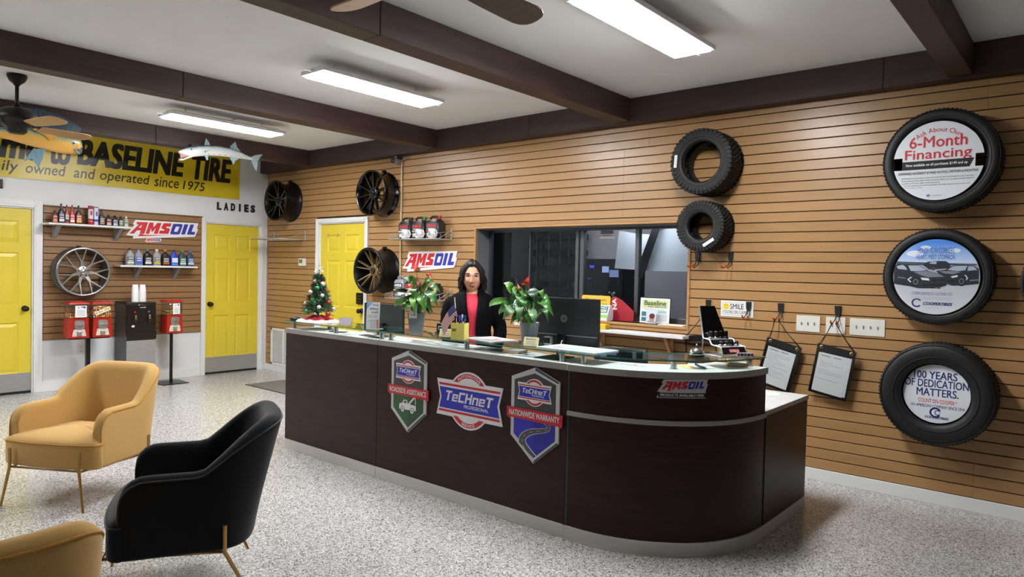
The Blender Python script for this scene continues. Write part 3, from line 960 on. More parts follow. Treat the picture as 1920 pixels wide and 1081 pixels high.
# ---- gumball machines
M_CANDYRED = mat('red_enamel', '#a82419', .28)
M_CLEAR = glass('clear_globe', '#eef0f0', 0., 1.45)
M_ZINC = noisy('cast_zinc', [(.3, '#9a9894'), (.7, '#b8b6b2')], nscale=30, rough=.35, metal=.8)
M_PALE = noisy('coloured_instruction_plate', [(.3, '#c8b8a0'), (.7, '#dcd8d0')], nscale=40, rough=.4)
def candy(rows, kinds, half, parent, z0, ztop):
    """sweets heaped in the globe, one mesh"""
    rnd = random.Random(kinds[0])
    c = MB()
    r = .0105
    z = z0 + r
    while z < ztop:
        x = -half + r
        while x < half - r * .5:
            for y in (-half + r, -half + 3 * r):
                c.ball((x + rnd.uniform(-.003, .003), y + rnd.uniform(-.002, .002), z + rnd.uniform(-.003, .003)), r, mat('sweet_' + rnd.choice(kinds)[1:], rnd.choice(kinds), .25), 8, 6)
            if x < -half + 3 * r or x > half - 4 * r:
                y = -half + 5 * r
                while y < half - r:
                    c.ball((x, y, z + rnd.uniform(-.003, .003)), r, mat('sweet_' + rnd.choice(kinds)[1:], rnd.choice(kinds), .25), 8, 6); y += 2 * r
            x += 2 * r
        z += 1.8 * r
    c.box((-half + 5 * r, -half + 4 * r, z0), (half - 4 * r, half - 2 * r, ztop - r), mat('sweet_' + kinds[0][1:], kinds[0], .4))
    o = c.build('sweets', parent)
    o['kind'] = 'stuff'
    return o
def vending(y, label, kinds, fill, card, x=.33, z=.632, s=1., text=None):
    t = thing('gumball_machine', label, 'gumball machine', (x, y, z), PI / 2)
    h = .1 * s
    b = MB()
    b.frustum((0, 0), 0, .215, h * 1.02, h * 1.02, h * .94, h * .94, M_CANDYRED)
    b.frustum((0, 0), .215, .222, h, h, h, h, M_CANDYRED)
    b.build('base', t)
    f = MB()
    y0 = -h * 1.03
    f.prism([(-.055, .1), (.055, .1), (.07, .03), (.07, .022), (-.07, .022), (-.07, .03)], h * 1.0, h * 1.035, M_PALE)
    f.prism([(-.05, .185), (-.035, .2), (.035, .2), (.05, .185), (.05, .12), (.03, .1), (-.03, .1), (-.05, .12)], h * .95, h * 1.12, M_ZINC)
    f.cyl((0, y0 - .01, .15), (0, y0 - .03, .15), .012, M_ZINC, n=16)
    f.box((-.035, y0 - .04, .144), (.035, y0 - .022, .157), M_CHROME, .004)
    f.box((-.026, y0 - .012, .024), (.026, y0 + .004, .078), M_ZINC, .006)
    f.build('coin_mechanism', t)
    g = MB()
    w = h * .97
    ring = lambda k, zz: [(a * w * k, b_ * w * k, zz) for a, b_ in ((-1, -.92), (-.92, -1), (.92, -1), (1, -.92), (1, .92), (.92, 1), (-.92, 1), (-1, .92))]
    g.loft([ring(1, .2222), ring(1, .37), ring(.93, .385)], M_CLEAR, cap0=False, cap1=False)
    g.build('globe', t)
    candy(0, kinds, w * .95, t, .223, .223 + fill)
    l = MB()
    l.frustum((0, 0), .383, .398, h * 1.04, h * 1.04, h * 1.0, h * 1.0, M_CANDYRED)
    l.frustum((0, 0), .398, .412, h * .9, h * .9, h * .7, h * .7, M_CANDYRED)
    l.cyl((0, 0, .41), (0, 0, .42), .012, M_CHROME, n=16)
    l.build('lid', t)
    p = MB()
    if text:
        p.at(T(0, 0, .3) @ RY(-.42)).rect(-.085, -.022, .085, .022, w + .0015, w + .0025, mat('cream_price_strip', '#e6dcae', .5))
        p.text(text, (-.075, -.013, .075, .013), w + .0025, INK, bold=.01)
        p.build('price_strip', t)
    if card:
        u0, v0, u1, v1 = card
        p.rect(u0, v0, u1, v1, w + .0015, w + .0025, PAPER)
        p.prism([(u0 + .05, v1 - .012), (u1 - .012, v1 - .008), (u1 - .012, v1 - .035)], w + .003, w + .003, BLUE)
        for k_ in range(5):
            p.rect(u0 + .015, v0 + .016 + k_ * .014, u1 - .015, v0 + .021 + k_ * .014, w + .003, w + .003, mat('grey_print', '#9a9ca4', .6))
        p.text('1', (u0 + .03, v1 - .03, u0 + .037, v1 - .014), w + .003, INK)
        p.build('notice_card', t)
    return t
vending(-2.548, 'red sweet machine with white notice card, left of the pair on one stand', ['#b0643a', '#c88a4a', '#a84a30', '#d8a060'], .055, (-.04, .235, .075, .365))
vending(-2.307, 'red gumball machine full of coloured gumballs marked 2 for 25 cents', ['#e0b030', '#c83a5a', '#3a6a3a', '#e07a30', '#e8e0d0', '#7a2a3a', '#3a3a6a', '#e8a0b0'], .135, None, text='2 for 25\u00a2')
vending(-1.487, 'red sweet machine alone on a thin stand beside the water dispenser', ['#a88a4a', '#8a6a3a', '#b8a060'], .05, (-.025, .232, .06, .365), s=.98, z=.634)
M_STAND = mat('black_stand_steel', '#1b1b1c', .35, .4)
t = thing('machine_stand', 'black pole stand carrying two red sweet machines', 'stand', (.33, -2.4275, 0))
MB().box((-.07, -.21, .616), (.07, .21, .6305), M_STAND, .002).build('top_plate', t)
MB().box((-.022, -.022, .012), (.022, .022, .616), M_STAND, .003).build('pole', t)
MB().box((-.15, -.17, 0), (.15, .17, .012), M_STAND, .003).build('base_plate', t)
t = thing('machine_stand', 'thin black pole stand with flat square foot under the lone sweet machine', 'stand', (.33, -1.487, 0))
MB().box((-.06, -.06, .62), (.06, .06, .6325), M_STAND, .002).build('top_plate', t)
MB().box((-.015, -.015, .01), (.015, .015, .62), M_STAND, .003).build('pole', t)
MB().box((-.19, -.16, 0), (.15, .16, .01), M_STAND, .003).build('base_plate', t)

# ---- water dispenser and cups
M_DISPB = mat('black_dispenser_front', '#101011', .22, coat=.3)
M_DISPG = mat('charcoal_dispenser_side', '#4b4d50', .4)
t = thing('water_dispenser', 'black and steel water dispenser standing between the sweet machines', 'water dispenser', (.04, -1.862, 0), PI / 2)
w = .167; dp = .34
MB().box((-w, -dp + .01, .05), (w, 0, 1.0), M_DISPG, .006).build('cabinet', t)
f = MB()
f.box((-w - .002, -dp, .57), (w + .002, -dp + .05, 1.0), M_DISPB, .008)
f.box((-w - .002, -dp - .012, .57), (w + .002, -dp + .001, .665), M_DISPB, .008)
f.build('front_panel', t)
MB().box((-w - .004, -dp - .002, 1.0), (w + .004, 0, 1.022), M_BLACK, .008).build('top_cover', t)
MB().box((-w + .001, -dp - .003, .06), (w - .001, -dp + .02, .562), M_STEEL, .004).build('door', t)
for sx, col in ((-.075, '#b5392c'), (.085, '#2f62a8')):
    q = MB()
    q.cyl((sx, -dp - .004, .905), (sx, -dp + .001, .905), .011, mat('button_' + col[1:], col, .3), n=16)
    q.box((sx - .012, -dp - .03, .815), (sx + .012, -dp, .87), M_CHROME, .005)
    q.box((sx - .032, -dp - .035, .8), (sx + .032, -dp - .005, .818), M_BLACKM, .004)
    q.cyl((sx, -dp - .02, .785), (sx, -dp - .02, .8), .007, M_CHROME, n=12)
    q.build('tap', t)
q = MB()
q.prism([(-.035, .992), (-.02, .992), (-.0275, .98)], dp, dp + .001, PAPER)
for k_ in range(3):
    q.rect(-.005 + k_ * .025, .984, .01 + k_ * .025, .989, dp, dp + .001, M_NICKEL)
q.rect(-.02, .952, .05, .962, dp, dp + .001, mat('grey_print', '#9a9ca4', .6))
q.disc((-.095, .735), .018, dp, dp + .001, PAPER, 20, .013)
q.build('control_print', t)
MB().box((-w + .01, -dp + .01, 0), (w - .01, -.02, .05), M_BLACK).build('plinth', t)
M_CUP = mat('white_paper_cup', '#e8e8e8', .6)
for u, lab in ((-1.895, 'stack of white paper cups upside down on water dispenser, nearer the gumballs'), (-1.812, 'stack of white paper cups upside down on water dispenser, nearer the LADIES door')):
    c = MB()
    pr = [(.041, .0), (.042, .003)]
    for k_ in range(9):
        pr += [(.0405 - k_ * .0001, .006 + k_ * .012), (.0415, .009 + k_ * .012), (.0395, .013 + k_ * .012)]
    pr += [(.0395, .117), (.031, .206), (.028, .208), (.001, .206)]
    c.lathe(pr, M_CUP, n=28)
    tag(c.build('cup_stack', None, (.275, u, 1.0225)), lab, 'cups', 'cup stacks on the water dispenser')

# ---- socket
t = thing('wall_socket', 'white double wall socket low on the white wall behind the stand', 'socket', (.0005, -2.393, .46), PI / 2)
MB().box((-.037, -.006, -.06), (.037, 0, .06), mat('socket_ivory', '#d9d8d2', .4), .003).build('cover_plate', t)
q = MB()
for v in (-.022, .022):
    q.disc((0, v), .017, .006, .008, mat('socket_face', '#cfcec8', .4), 20)
    for u in (-.006, .006):
        q.rect(u - .0012, v - .004, u + .0012, v + .005, .008, .0085, INK)
q.build('receptacle', t)
# ------------------------------------------------------------------ things on the slat wall
M_WIRE = mat('zinc_wire', '#b9bab8', .4, .5)
M_IVORY = mat('ivory_plate', '#dcdbd0', .4)
GREYP = mat('grey_print', '#9a9ca4', .6)
NAVY = mat('navy_print', '#1c2f6b', .5)
# thermostat
t = thing('thermostat', 'small white thermostat with green screen on slat wall left of door', 'thermostat', (.919, 0, 1.548))
MB().box((-.08, -.026, -.052), (.08, -.0005, .052), mat('white_plastic', '#e2e2de', .35), .007).build('cover_mount', t)
MB().box((-.062, -.028, -.012), (.02, -.0255, .04), mat('green_lcd', '#7f8a4a', .25), .001).build('screen', t)
# return air grille
t = thing('air_vent', 'white louvred return air grille low on slat wall behind the counter end', 'vent', (.475, 0, .09))
g = MB()
for a, b in (((-.315, -.02, 0), (-.275, -.0005, .52)), ((.275, -.02, 0), (.315, -.0005, .52)), ((-.315, -.02, 0), (.315, -.0005, .035)), ((-.315, -.02, .485), (.315, -.0005, .52)), ((-.012, -.018, 0), (.012, -.002, .52))):
    g.box(a, b, M_TRIM, .002)
g.build('frame', t)
g = MB()
for i in range(24):
    z = .045 + i * .0183
    g.add([(-.28, -.017, z), (.28, -.017, z), (.28, -.005, z + .012), (-.28, -.005, z + .012)], [(0, 1, 2, 3)], M_TRIM)
g.box((-.28, -.004, .02), (.28, -.001, .5), mat('duct_dark', '#55534f', .9))
g.build('louvre_grille', t)

def wire_shelf(x0, x1, z, depth, label, rail=.05):
    t = thing('wire_shelf', label, 'wire shelf', ((x0 + x1) / 2, 0, z))
    w = (x1 - x0) / 2
    g = MB()
    g.tube([(-w, -.02, 0), (-w, -depth, 0), (w, -depth, 0), (w, -.02, 0)], .0055, M_WIRE, 6)
    g.tube([(-w, -.02, 0), (w, -.02, 0)], .0055, M_WIRE, 6)
    for i in range(1, 5):
        g.tube([(-w, -depth * i / 5, 0), (w, -depth * i / 5, 0)], .0032, M_WIRE, 5)
    n = int(w * 2 / .022)
    for i in range(1, n):
        x = -w + 2 * w * i / n
        g.tube([(x, -.02, .004), (x, -depth, .004)] + ([(x, -depth - .002, rail * .5)] if rail and i % 2 == 0 else []), .0022, M_WIRE, 5)
    if rail:
        g.tube([(-w, -.02, rail + .04), (-w, -depth, rail), (w, -depth, rail), (w, -.02, rail + .04)], .003, M_WIRE, 6)
        for sx in (-w, w):
            for f in (.3, .6, 1):
                g.tube([(sx, -depth * f, 0), (sx, -depth * f, rail + .02 * (1 - f))], .0025, M_WIRE, 5)
    g.build('wire_grid', t)
    for sx in (-w - .014, w + .014):
        b = MB().box((sx - .012, -.012, -.005), (sx + .012, -.0005, .125), M_WIRE, .002)
        for q in (.03, .07):
            b.disc((sx, q), .006, .012, .013, M_BLACK, 12)
        b.tube([(sx, -.006, .1), (sx, -depth * .75, .004)], .003, M_WIRE, 6)
        b.build('bracket', t)
    return t
wire_shelf(.215, .955, 1.85, .38, 'empty wire shelf on slat wall in the corner, below the black wheel', 0)
wire_shelf(3.0, 3.74, 1.822, .26, 'wire shelf holding three black oil jugs and three white mugs')
wire_shelf(2.962, 3.74, 1.158, .26, 'lower wire shelf behind the counter, half hidden by the left plant')

# oil jugs
def jug(x, y, z, w, h, body, cap, lab, stripe, label, group=None, yellow=False):
    t = thing('oil_jug', label, 'jug', (x, y, z), 0, group)
    bm_ = plastic(body, .3); hw = w / 2; hd = .058
    b = MB()
    zz = h * .74
    b.loft([sq(0, 0, hw * .96, hd * .95, 0, e=6), sq(0, 0, hw, hd, .008, e=6), sq(0, 0, hw, hd, zz * .97, e=6), sq(0, 0, hw * .95, hd * .9, zz, e=6)], bm_)
    b.loft([sq(0, 0, hw * .95, hd * .9, zz, e=6), sq(-.0, 0, hw * .8, hd * .8, zz + .02, e=5)], bm_)
    b.build('body', t)
    MB().tube([(-hw * .72, 0, zz + .01), (-hw * .72, 0, h - .02), (-hw * .5, 0, h - .006), (hw * .18, 0, h - .006), (hw * .3, 0, h - .02), (hw * .34, 0, zz + .015)], .011, bm_, 10).build('handle', t)
    cm = plastic(cap)
    MB().cyl((hw * .66, 0, zz + .01), (hw * .66, 0, h - .022), .017, bm_, n=18).cyl((hw * .66, 0, h - .034), (hw * .66, 0, h), .021, cm, n=20).build('cap', t)
    l = MB()
    y0 = -hd - .0008
    A_ = lambda u0, v0, u1, v1, m, k=0: l.rect(u0, v0, u1, v1, -y0 + k * .0004, -y0 + k * .0004, m)
    A_(-hw * .86, zz * .06, hw * .86, zz * .9, plastic(lab, .5))
    A_(-hw * .86, zz * .42, hw * .86, zz * .5, plastic(stripe, .5), 1)
    A_(-hw * .7, zz * .12, hw * .7, zz * .34, PAPER, 1)
    l.text('AMSOIL', (-hw * .74, zz * .68, hw * .74, zz * .84), -y0 + .0004, RED if body != '#8c9096' else PAPER, bold=.05, shear=.35, thick=.0003)
    A_(-hw * .6, zz * .55, hw * .6, zz * .62, GREYP, 2)
    l.build('label', t)
    return t
GJ = 'oil jugs on the upper wire shelf'
jug(3.126, -.088, 1.8295, .2, .245, '#232326', '#151516', '#3a3b3e', '#c8c4bc', 'black oil jug without coloured cap, leftmost on the wire shelf of mugs', GJ)
jug(3.349, -.088, 1.8295, .2, .245, '#1e1f22', '#2f7a45', '#34363a', '#a8a59a', 'black oil jug with green cap in the middle of the wire shelf', GJ)
jug(3.585, -.088, 1.8295, .2, .25, '#202022', '#b62a30', '#4a4a4e', '#c23a3c', 'black oil jug with red cap on the right of the wire shelf', GJ)
jug(3.06, -.1, 1.1655, .17, .245, '#8c9096', '#8a8d93', '#2f3034', '#d8b84a', 'grey oil jug on the lower wire shelf beside the left plant')
jug(3.25, -.1, 1.1655, .17, .235, '#1f1f21', '#b02a2e', '#8a3238', '#d8d4cc', 'black oil jug with red label behind the left plant leaves')
jug(3.62, -.1, 1.1655, .15, .175, '#1b1b1d', '#19191a', '#d8cf3a', '#e8e04a', 'short black jug with bright yellow label on the lower wire shelf')
# mugs
M_MUG = mat('white_mug_glaze', '#e6e6e6', .2)
for x, lab in ((3.225, 'white mug in front of the leftmost black oil jug'), (3.45, 'white mug in front of the oil jug with green cap'), (3.655, 'white mug in front of the oil jug with red cap')):
    t = thing('mug', lab, 'mug', (x, -.2, 1.8295), 0, 'white mugs on the wire shelf')
    MB().lathe([(.001, 0), (.038, 0), (.042, .004), (.042, .098), (.0385, .098), (.0385, .01), (.001, .008)], M_MUG, n=28).build('cup', t)
    MB().tube([(.04, 0, .082), (.062, 0, .084), (.074, 0, .066), (.074, 0, .038), (.062, 0, .02), (.04, 0, .02)], .006, M_MUG, 8).build('handle', t)
    l = MB()
    for k, (a, hh) in enumerate(((-PI / 2 - .25, .035), (-PI / 2 - .05, .05), (-PI / 2 + .18, .03))):
        l.lathe([(.0424, .03), (.0424, .03 + hh)], GREYP if k != 1 else NAVY, n=3, a0=a, a1=a + .16)
    l.build('print', t)
m = amsoil(MB(), .885, .012, thick=.008)
tag(m.build('oil_brand_sign', None, (3.41, -.0005, 1.578)), 'white cut-out AMSOIL sign on slat wall left of the window', 'sign')
# conduit and camera
M_COND = mat('painted_conduit', '#cdb995', .4)
t = thing('wall_conduit', 'cream conduit pipe running up the slat wall behind the jugs to the camera', 'pipe', (2.925, -.012, 0))
c = MB().tube([(0, 0, .75), (0, 0, 2.725), (-.004, -.002, 2.735), (-.02, -.004, 2.738)], .011, M_COND, 10)
c.build('pipe', t)
for z in (1.25, 1.95, 2.45):
    MB().box((-.016, -.008, z), (.016, .0115, z + .03), M_COND, .002).build('pipe_clip', t)
t = thing('security_camera', 'small grey security camera at top of the slat wall above the gloss black wheel', 'camera', (2.88, -.06, 2.742))
M_CAMG = mat('camera_grey', '#8f8d8b', .35)
MB().lathe([(.001, -.05), (.035, -.05), (.042, -.04), (.042, .03), (.03, .045), (.001, .047)], M_CAMG, axis='-y', n=24).build('body', t)
MB().lathe([(.034, .047), (.03, .055), (.001, .058)], M_BLACK, axis='-y', n=24).build('lens', t)
MB().box((-.015, -.01, .038), (.02, .0585, .055), M_CAMG, .004).tube([(.03, .04, .0), (.09, .045, .022), (.16, .052, .034)], .008, M_CAMG, 8).build('mount', t)

# ---- tyres
M_RUB = noisy('tyre_rubber', [(.3, '#0b0b0c'), (.7, '#121213')], nscale=14, rough=.55, bump=.25, bdist=.0015)
M_RUBT = noisy('tyre_tread_rubber', [(.3, '#0d0e0f'), (.7, '#151617')], nscale=20, rough=.7, bump=.3, bdist=.0015)
def tyre(t, R, W, r, turf=False, n=216, lugs=1.):
    """axis along -Y, back at depth 0; bead radius r"""
    side = MB()
    H_ = R - r
    def wallp(front):
        p = [(r + .012, .35), (r, .18), (r, .10), (r + .012, .05), (r + H_ * .18, .025 if not turf else .045), (r + H_ * .45, -.01 if not turf else .03), (r + H_ * .7, .0 if not turf else .03), (r + H_ * .86, .035 if not turf else .045), (R - (.016 if turf else .006), .09)]
        q = [(a, (b * W)) for a, b in p]
        return [(a, W - b) for a, b in q] if front else q
    for fr in (False, True):
        side.lathe(wallp(fr), M_RUB, axis='-y', n=72)
    # raised ring and bead line
    for fr in (1,):
        side.lathe([(r + H_ * .30, W + .0), (r + H_ * .30, W + .003), (r + H_ * .33, W + .003), (r + H_ * .33, W)], M_RUB, axis='-y', n=72)
        side.lathe([(R - H_ * .13, W * .975), (R - H_ * .13, W * .985), (R - H_ * .1, W * .98), (R - H_ * .1, W * .96)], M_RUB, axis='-y', n=72)
    # inner liner
    side.lathe([(r + .012, W * .35), (r + H_ * .6, W * .3), (R - .03, W * .36), (R - .028, W * .5), (R - .03, W * .64), (r + H_ * .6, W * .7), (r + .012, W * .65)], M_RUB, axis='-y', n=48)
    side.build('sidewall', t, clean=True)
    tr = MB()
    rows = []
    if turf:
        d = [.07, .075, .12, .125, .25, .255, .37, .38, .495, .505, .62, .63, .745, .75, .875, .88, .925, .93]
    else:
        d = [.075, .08, .16, .165, .2, .205, .34, .345, .375, .38, .62, .625, .655, .66, .795, .8, .835, .84, .92, .925]
    rings = []
    crown = lambda f: R - .02 * (abs(f - .5) * 2) ** 3
    nb = 60 if not turf else 44
    for k, f in enumerate(d):
        base = crown(f)
        band = k // 2
        ring = []
        for i in range(n):
            a = 2 * PI * i / n
            ph = (a * nb / (2 * PI) + (f * 3.2 if turf else band * .35)) % 1.
            cutin = .012 if turf else .006
            low = ph < (.34 if turf else .2)
            edge = k in (0, len(d) - 1)
            if not turf and band in (2, 4) and False: low = True
            rr = base - (cutin if (low or edge) else 0) - (.004 if not turf and k % 4 in (2, 3) and 2 < k < len(d) - 3 else 0)
            ring.append((rr * math.cos(a), -f * W, rr * math.sin(a)))
        rings.append(ring)
    tr.loft(rings, M_RUBT, True, False, False, smooth=False)
    # tread lugs wrapping over the front and back shoulders
    n_l = 44 if turf else 84
    for i in range(n_l):
        for fr in (0, 1):
            X = RY(-2 * PI * (i + .5 * fr) / n_l)
            tr.at(X)
            hw_ = PI * R / n_l * (.62 if turf else .55)
            if turf:
                y0_, y1_ = (-W * .93, -W * 1.0) if fr else (-W * .07, 0.)
                tr.add([(R - .055, y1_ * .0 + (-W * .985 if fr else -W * .015), -hw_ * .7), (R - .055, (-W * .985 if fr else -W * .015), hw_ * .7), (R - .03, y1_, hw_), (R - .03, y1_, -hw_), (R - .004, (-W * .965 if fr else -W * .035), hw_), (R - .004, (-W * .965 if fr else -W * .035), -hw_), (R - .002, y0_, hw_), (R - .002, y0_, -hw_)],
                       [(0, 1, 2, 3), (3, 2, 4, 5), (5, 4, 6, 7), (0, 3, 5, 7), (1, 6, 4, 2)], M_RUBT)
            else:
                y0_, y1_ = (-W * .9, -W * .965) if fr else (-W * .1, -W * .035)
                tr.add([(R - .006 - .024 * lugs, y1_ + (-.002 if fr else .002), -hw_), (R - .006 - .024 * lugs, y1_ + (-.002 if fr else .002), hw_), (R - .008, y1_ + (.006 if fr else -.006) * lugs, hw_), (R - .008, y1_ + (.006 if fr else -.006) * lugs, -hw_), (R - .001, y0_, hw_), (R - .001, y0_, -hw_)],
                       [(0, 1, 2, 3), (3, 2, 4, 5), (0, 3, 5), (1, 4, 2)], M_RUBT)
    tr.at()
    tr.build('tread', t)
    return t
def sticker(parent, R, a, m=None):
    X = T(0, 0, 0)
    s_ = MB().at(RY(-a))
    s_.rect(R - .012, -.05, R + .012, .05, .0, .0015, PAPER)
    s_.rect(R - .006, -.04, R - .002, .04, .002, .002, GREYP)
    return s_
t = thing('turf_tyre', 'larger chunky turf tyre hung high on slat wall above the window corner', 'tyre', (6.742, -.003, 2.392))
tyre(t, .262, .25, .16, True)
sticker(t, .205, PI * .98).build('tyre_label', t, (0, -.255, 0))
MB().box((-.02, -.06, .135), (.02, -.0005, .158), M_BLACK).build('hanger', t)
t = thing('turf_tyre', 'smaller chunky turf tyre overlapping the upper right corner of the window', 'tyre', (6.742, -.012, 1.885))
tyre(t, .205, .22, .104, True)
sticker(t, .155, -PI * .32).build('tyre_label', t, (0, -.224, 0))
MB().box((-.02, -.06, .08), (.02, .0115, .102), M_BLACK).build('hanger', t)
ADT = [((8.362, -.003, 2.272), .334, .2, 'top road tyre with financing advert on the slat wall', .255), ((8.362, -.003, 1.522), .316, .17, 'middle road tyre with car advert on the slat wall', .245), ((8.386, -.003, .759), .334, .2, 'bottom road tyre with 100 years advert on the slat wall', .203)]
for loc, R_, W_, lab, rb in ADT:
    t = thing('road_tyre', lab, 'tyre', loc)
    tyre(t, R_, W_, rb - .004, lugs=1. if 'bottom' in lab else .3)
    MB().box((-.02, -.05, rb - .04), (.02, -.0005, rb - .012), M_BLACK).build('hanger', t)
t = thing('road_tyre', 'road tyre cut off by the right edge of the photo', 'tyre', (9.13, -.003, 1.50))
tyre(t, .325, .19, .2)
MB().box((-.02, -.05, .16), (.02, -.0005, .188), M_BLACK).build('hanger', t)
# ---- advert discs inside the tyres
D1 = mat('satin_white_print', '#dfe3e8', .35)
def seg(c, r, v0, v1, n=40):
    """slice of a disc between heights v0 and v1"""
    p = []
    a0, a1 = math.asin(max(-1, v0 / r)), math.asin(min(1, v1 / r))
    for i in range(n + 1):
        a = a0 + (a1 - a0) * i / n
        p.append((r * math.cos(a), r * math.sin(a)))
    return p + [(-x, y) for x, y in reversed(p)]
r = .252
m = MB()
m.prism(seg(0, r, .03 * 1, r), .0, .004, D1)
m.prism([(-.2, .035), (.205, .035), (.205, -.055), (-.2, -.055)], .0, .0045, D1)
m.prism(seg(0, r, -r, -.05), .0, .004, D1)
m.prism([(-.2, .004), (.2, .004), (.175, -.05), (-.2, -.05)], .0045, .006, INK)
d = .0062
m.text('6-Month', (-.162, .088, .16, .162), .005, RED, bold=.012)
m.text('Financing', (-.186, -.004, .186, .078), .005, RED, bold=.012)
m.text('Ask About Our', (-.125, 0, .125, .03), .005, RED, arc=(0, 0, .185, 1))
m.text('Now available on all purchases $149 and up', (-.178, -.034, .165, -.012), d, PAPER, bold=.02)
m.text('DEFERRED INTEREST IF PAID IN FULL WITHIN 6 MONTHS', (-.222, -.082, .222, -.066), .005, INK, bold=.01, shear=.1)
for i, s_ in enumerate(('$149 Minimum purchase required. Interest will be charged to your account', 'from the purchase date if the purchase balance is not paid in full within 6', 'months or if you make a late payment.')):
    w_ = .2 if i < 2 else .02
    m.text(s_, (-.2, -.112 - i * .016, w_, -.101 - i * .016), .005, INK)
m.text('*MINIMUM MONTHLY PAYMENTS REQUIRED. APR: 28.8%. Minimum Interest Charge: $2.00.', (-.19, -.158, .185, -.151), .005, INK, bold=.008)
m.text('Terms are subject to change.', (-.19, -.171, -.08, -.164), .005, INK)
m.prism([(-.056, -.222), (-.044, -.212), (-.032, -.222), (-.044, -.232)], .005, .0055, NAVY)
m.prism([(-.049, -.222), (-.044, -.218), (-.039, -.222), (-.044, -.226)], .0057, .006, D1)
m.text('CreditFirst', (-.026, -.228, .03, -.217), .005, GREYP)
tag(m.build('advert_disc', None, (8.352, -.2, 2.266)), 'white round sign reading 6-Month Financing inside the top tyre', 'sign')
r = .243
m = MB()
def printed(name, c0, c1, v0, v1):
    mm = mat(name, rough=.35)
    N, L, B = nodes(mm)
    t_ = N.new('ShaderNodeTexCoord'); s_ = N.new('ShaderNodeSeparateXYZ'); L.new(t_.outputs['Object'], s_.inputs[0])
    mr = N.new('ShaderNodeMapRange'); mr.inputs['From Min'].default_value = v0; mr.inputs['From Max'].default_value = v1
    L.new(s_.outputs[2], mr.inputs['Value'])
    rp = ramp(N, [(0, c0), (1, c1)]); L.new(mr.outputs[0], rp.inputs['Fac']); L.new(rp.outputs['Color'], B.inputs['Base Color'])
    return mm
SKYP = printed('poster_sky_print', '#c3d8f0', '#4f8be0', .09, .22)
GRP = printed('poster_tarmac_print', '#d2d2da', '#a8aab4', -.2, .09)
m.prism(seg(0, r, .09, r), 0, .004, SKYP); m.prism(seg(0, r, -r, .09), 0, .004, GRP)
CARD = mat('poster_dark_car', '#2b2e38', .4); CARM = mat('poster_car_highlight', '#7c828e', .4); CARW = mat('poster_car_glass', '#a9b4c4', .4)
m.prism([(-.222, .098), (-.1, .094), (.05, .09), (.22, .085), (.225, .075), (-.228, .075)], .0042, .0044, mat('poster_treeline', '#46505a', .5))
for (x, y), r_ in (((-.12, .15), .05), ((.1, .17), .035), ((-.06, .19), .03)):
    m.disc((x, y), r_, .0042, .0043, mat('poster_cloud', '#dfe9f5', .5), 24, r_ * .4)
def pic(pts):
    return [((x - 616) / 368 * .243, (540 - y) / 312 * .243) for x, y in pts]
def art(pts, k, mm):
    m.prism(pic(pts), k, k + .0001, mm)
def wheel_art(x, y, r_, k):
    (u, v), = pic([(x, y)])
    m.disc((u, v), r_ / 368 * .243, k, k + .0001, INK, 24, r_ / 300 * .243)
    m.disc((u, v), r_ * .6 / 368 * .243, k + .0002, k + .0003, CARM, 24, r_ * .6 / 300 * .243)
    m.disc((u, v), r_ * .45 / 368 * .243, k + .0004, k + .0005, CARD, 24, r_ * .45 / 300 * .243)
k = .005
art([(500, 440), (550, 415), (620, 408), (700, 408), (735, 430), (740, 455), (720, 470), (560, 480), (540, 465)], k, CARD)
art([(560, 430), (580, 414), (625, 413), (620, 435)], k + .0002, CARW); wheel_art(598, 468, 18, k + .0002)
k = .0056
art([(622, 490), (700, 480), (730, 458), (775, 441), (860, 438), (935, 448), (972, 470), (975, 590), (850, 604), (760, 610), (720, 598), (700, 560), (650, 520)], k, CARD)
art([(716, 480), (768, 448), (880, 445), (862, 482), (800, 490)], k + .0002, CARW)
art([(888, 446), (930, 452), (960, 478), (880, 486)], k + .0002, CARW)
art([(645, 492), (760, 489), (832, 496), (765, 516), (690, 510)], k + .0002, CARM)
art([(745, 535), (800, 522), (805, 535), (760, 546)], k + .0002, PAPER); art([(730, 560), (800, 556), (790, 582), (735, 586)], k + .0002, INK)
wheel_art(836, 572, 38, k + .0004); art([(878, 545), (888, 545), (868, 520), (858, 520)], k + .0002, PAPER); art([(888, 545), (878, 545), (858, 572), (868, 572)], k + .0002, PAPER)
art([(900, 560), (972, 552), (973, 562), (902, 570)], k + .0002, CARM)
k = .0068
art([(252, 490), (262, 448), (300, 432), (350, 436), (400, 440), (470, 443), (520, 470), (560, 492), (640, 510), (700, 540), (718, 575), (712, 606), (660, 626), (560, 636), (480, 638), (400, 624), (256, 606)], k, CARD)
art([(378, 448), (470, 447), (545, 488), (470, 494), (402, 494)], k + .0002, CARW)
art([(275, 456), (330, 442), (358, 462), (372, 486), (290, 478)], k + .0002, CARW)
art([(425, 500), (470, 497), (560, 494), (640, 513), (690, 537), (560, 545), (490, 528)], k + .0002, CARM)
art([(492, 548), (560, 553), (570, 572), (505, 568)], k + .0002, PAPER)
art([(592, 562), (636, 558), (640, 578), (602, 584)], k + .0002, INK); art([(646, 557), (690, 553), (708, 573), (652, 578)], k + .0002, INK)
art([(500, 600), (712, 592), (706, 606), (520, 622)], k + .0002, INK)
wheel_art(450, 585, 40, k + .0004)
art([(374, 566), (388, 566), (420, 545), (406, 545)], k + .0002, PAPER); art([(388, 566), (374, 566), (402, 590), (416, 590)], k + .0002, PAPER)
art([(290, 545), (360, 552), (360, 560), (290, 553)], k + .0002, CARM)
m.prism([(-.06, -.063), (.025, -.066), (.032, -.077), (-.052, -.074)], .0044, .0046, INK)
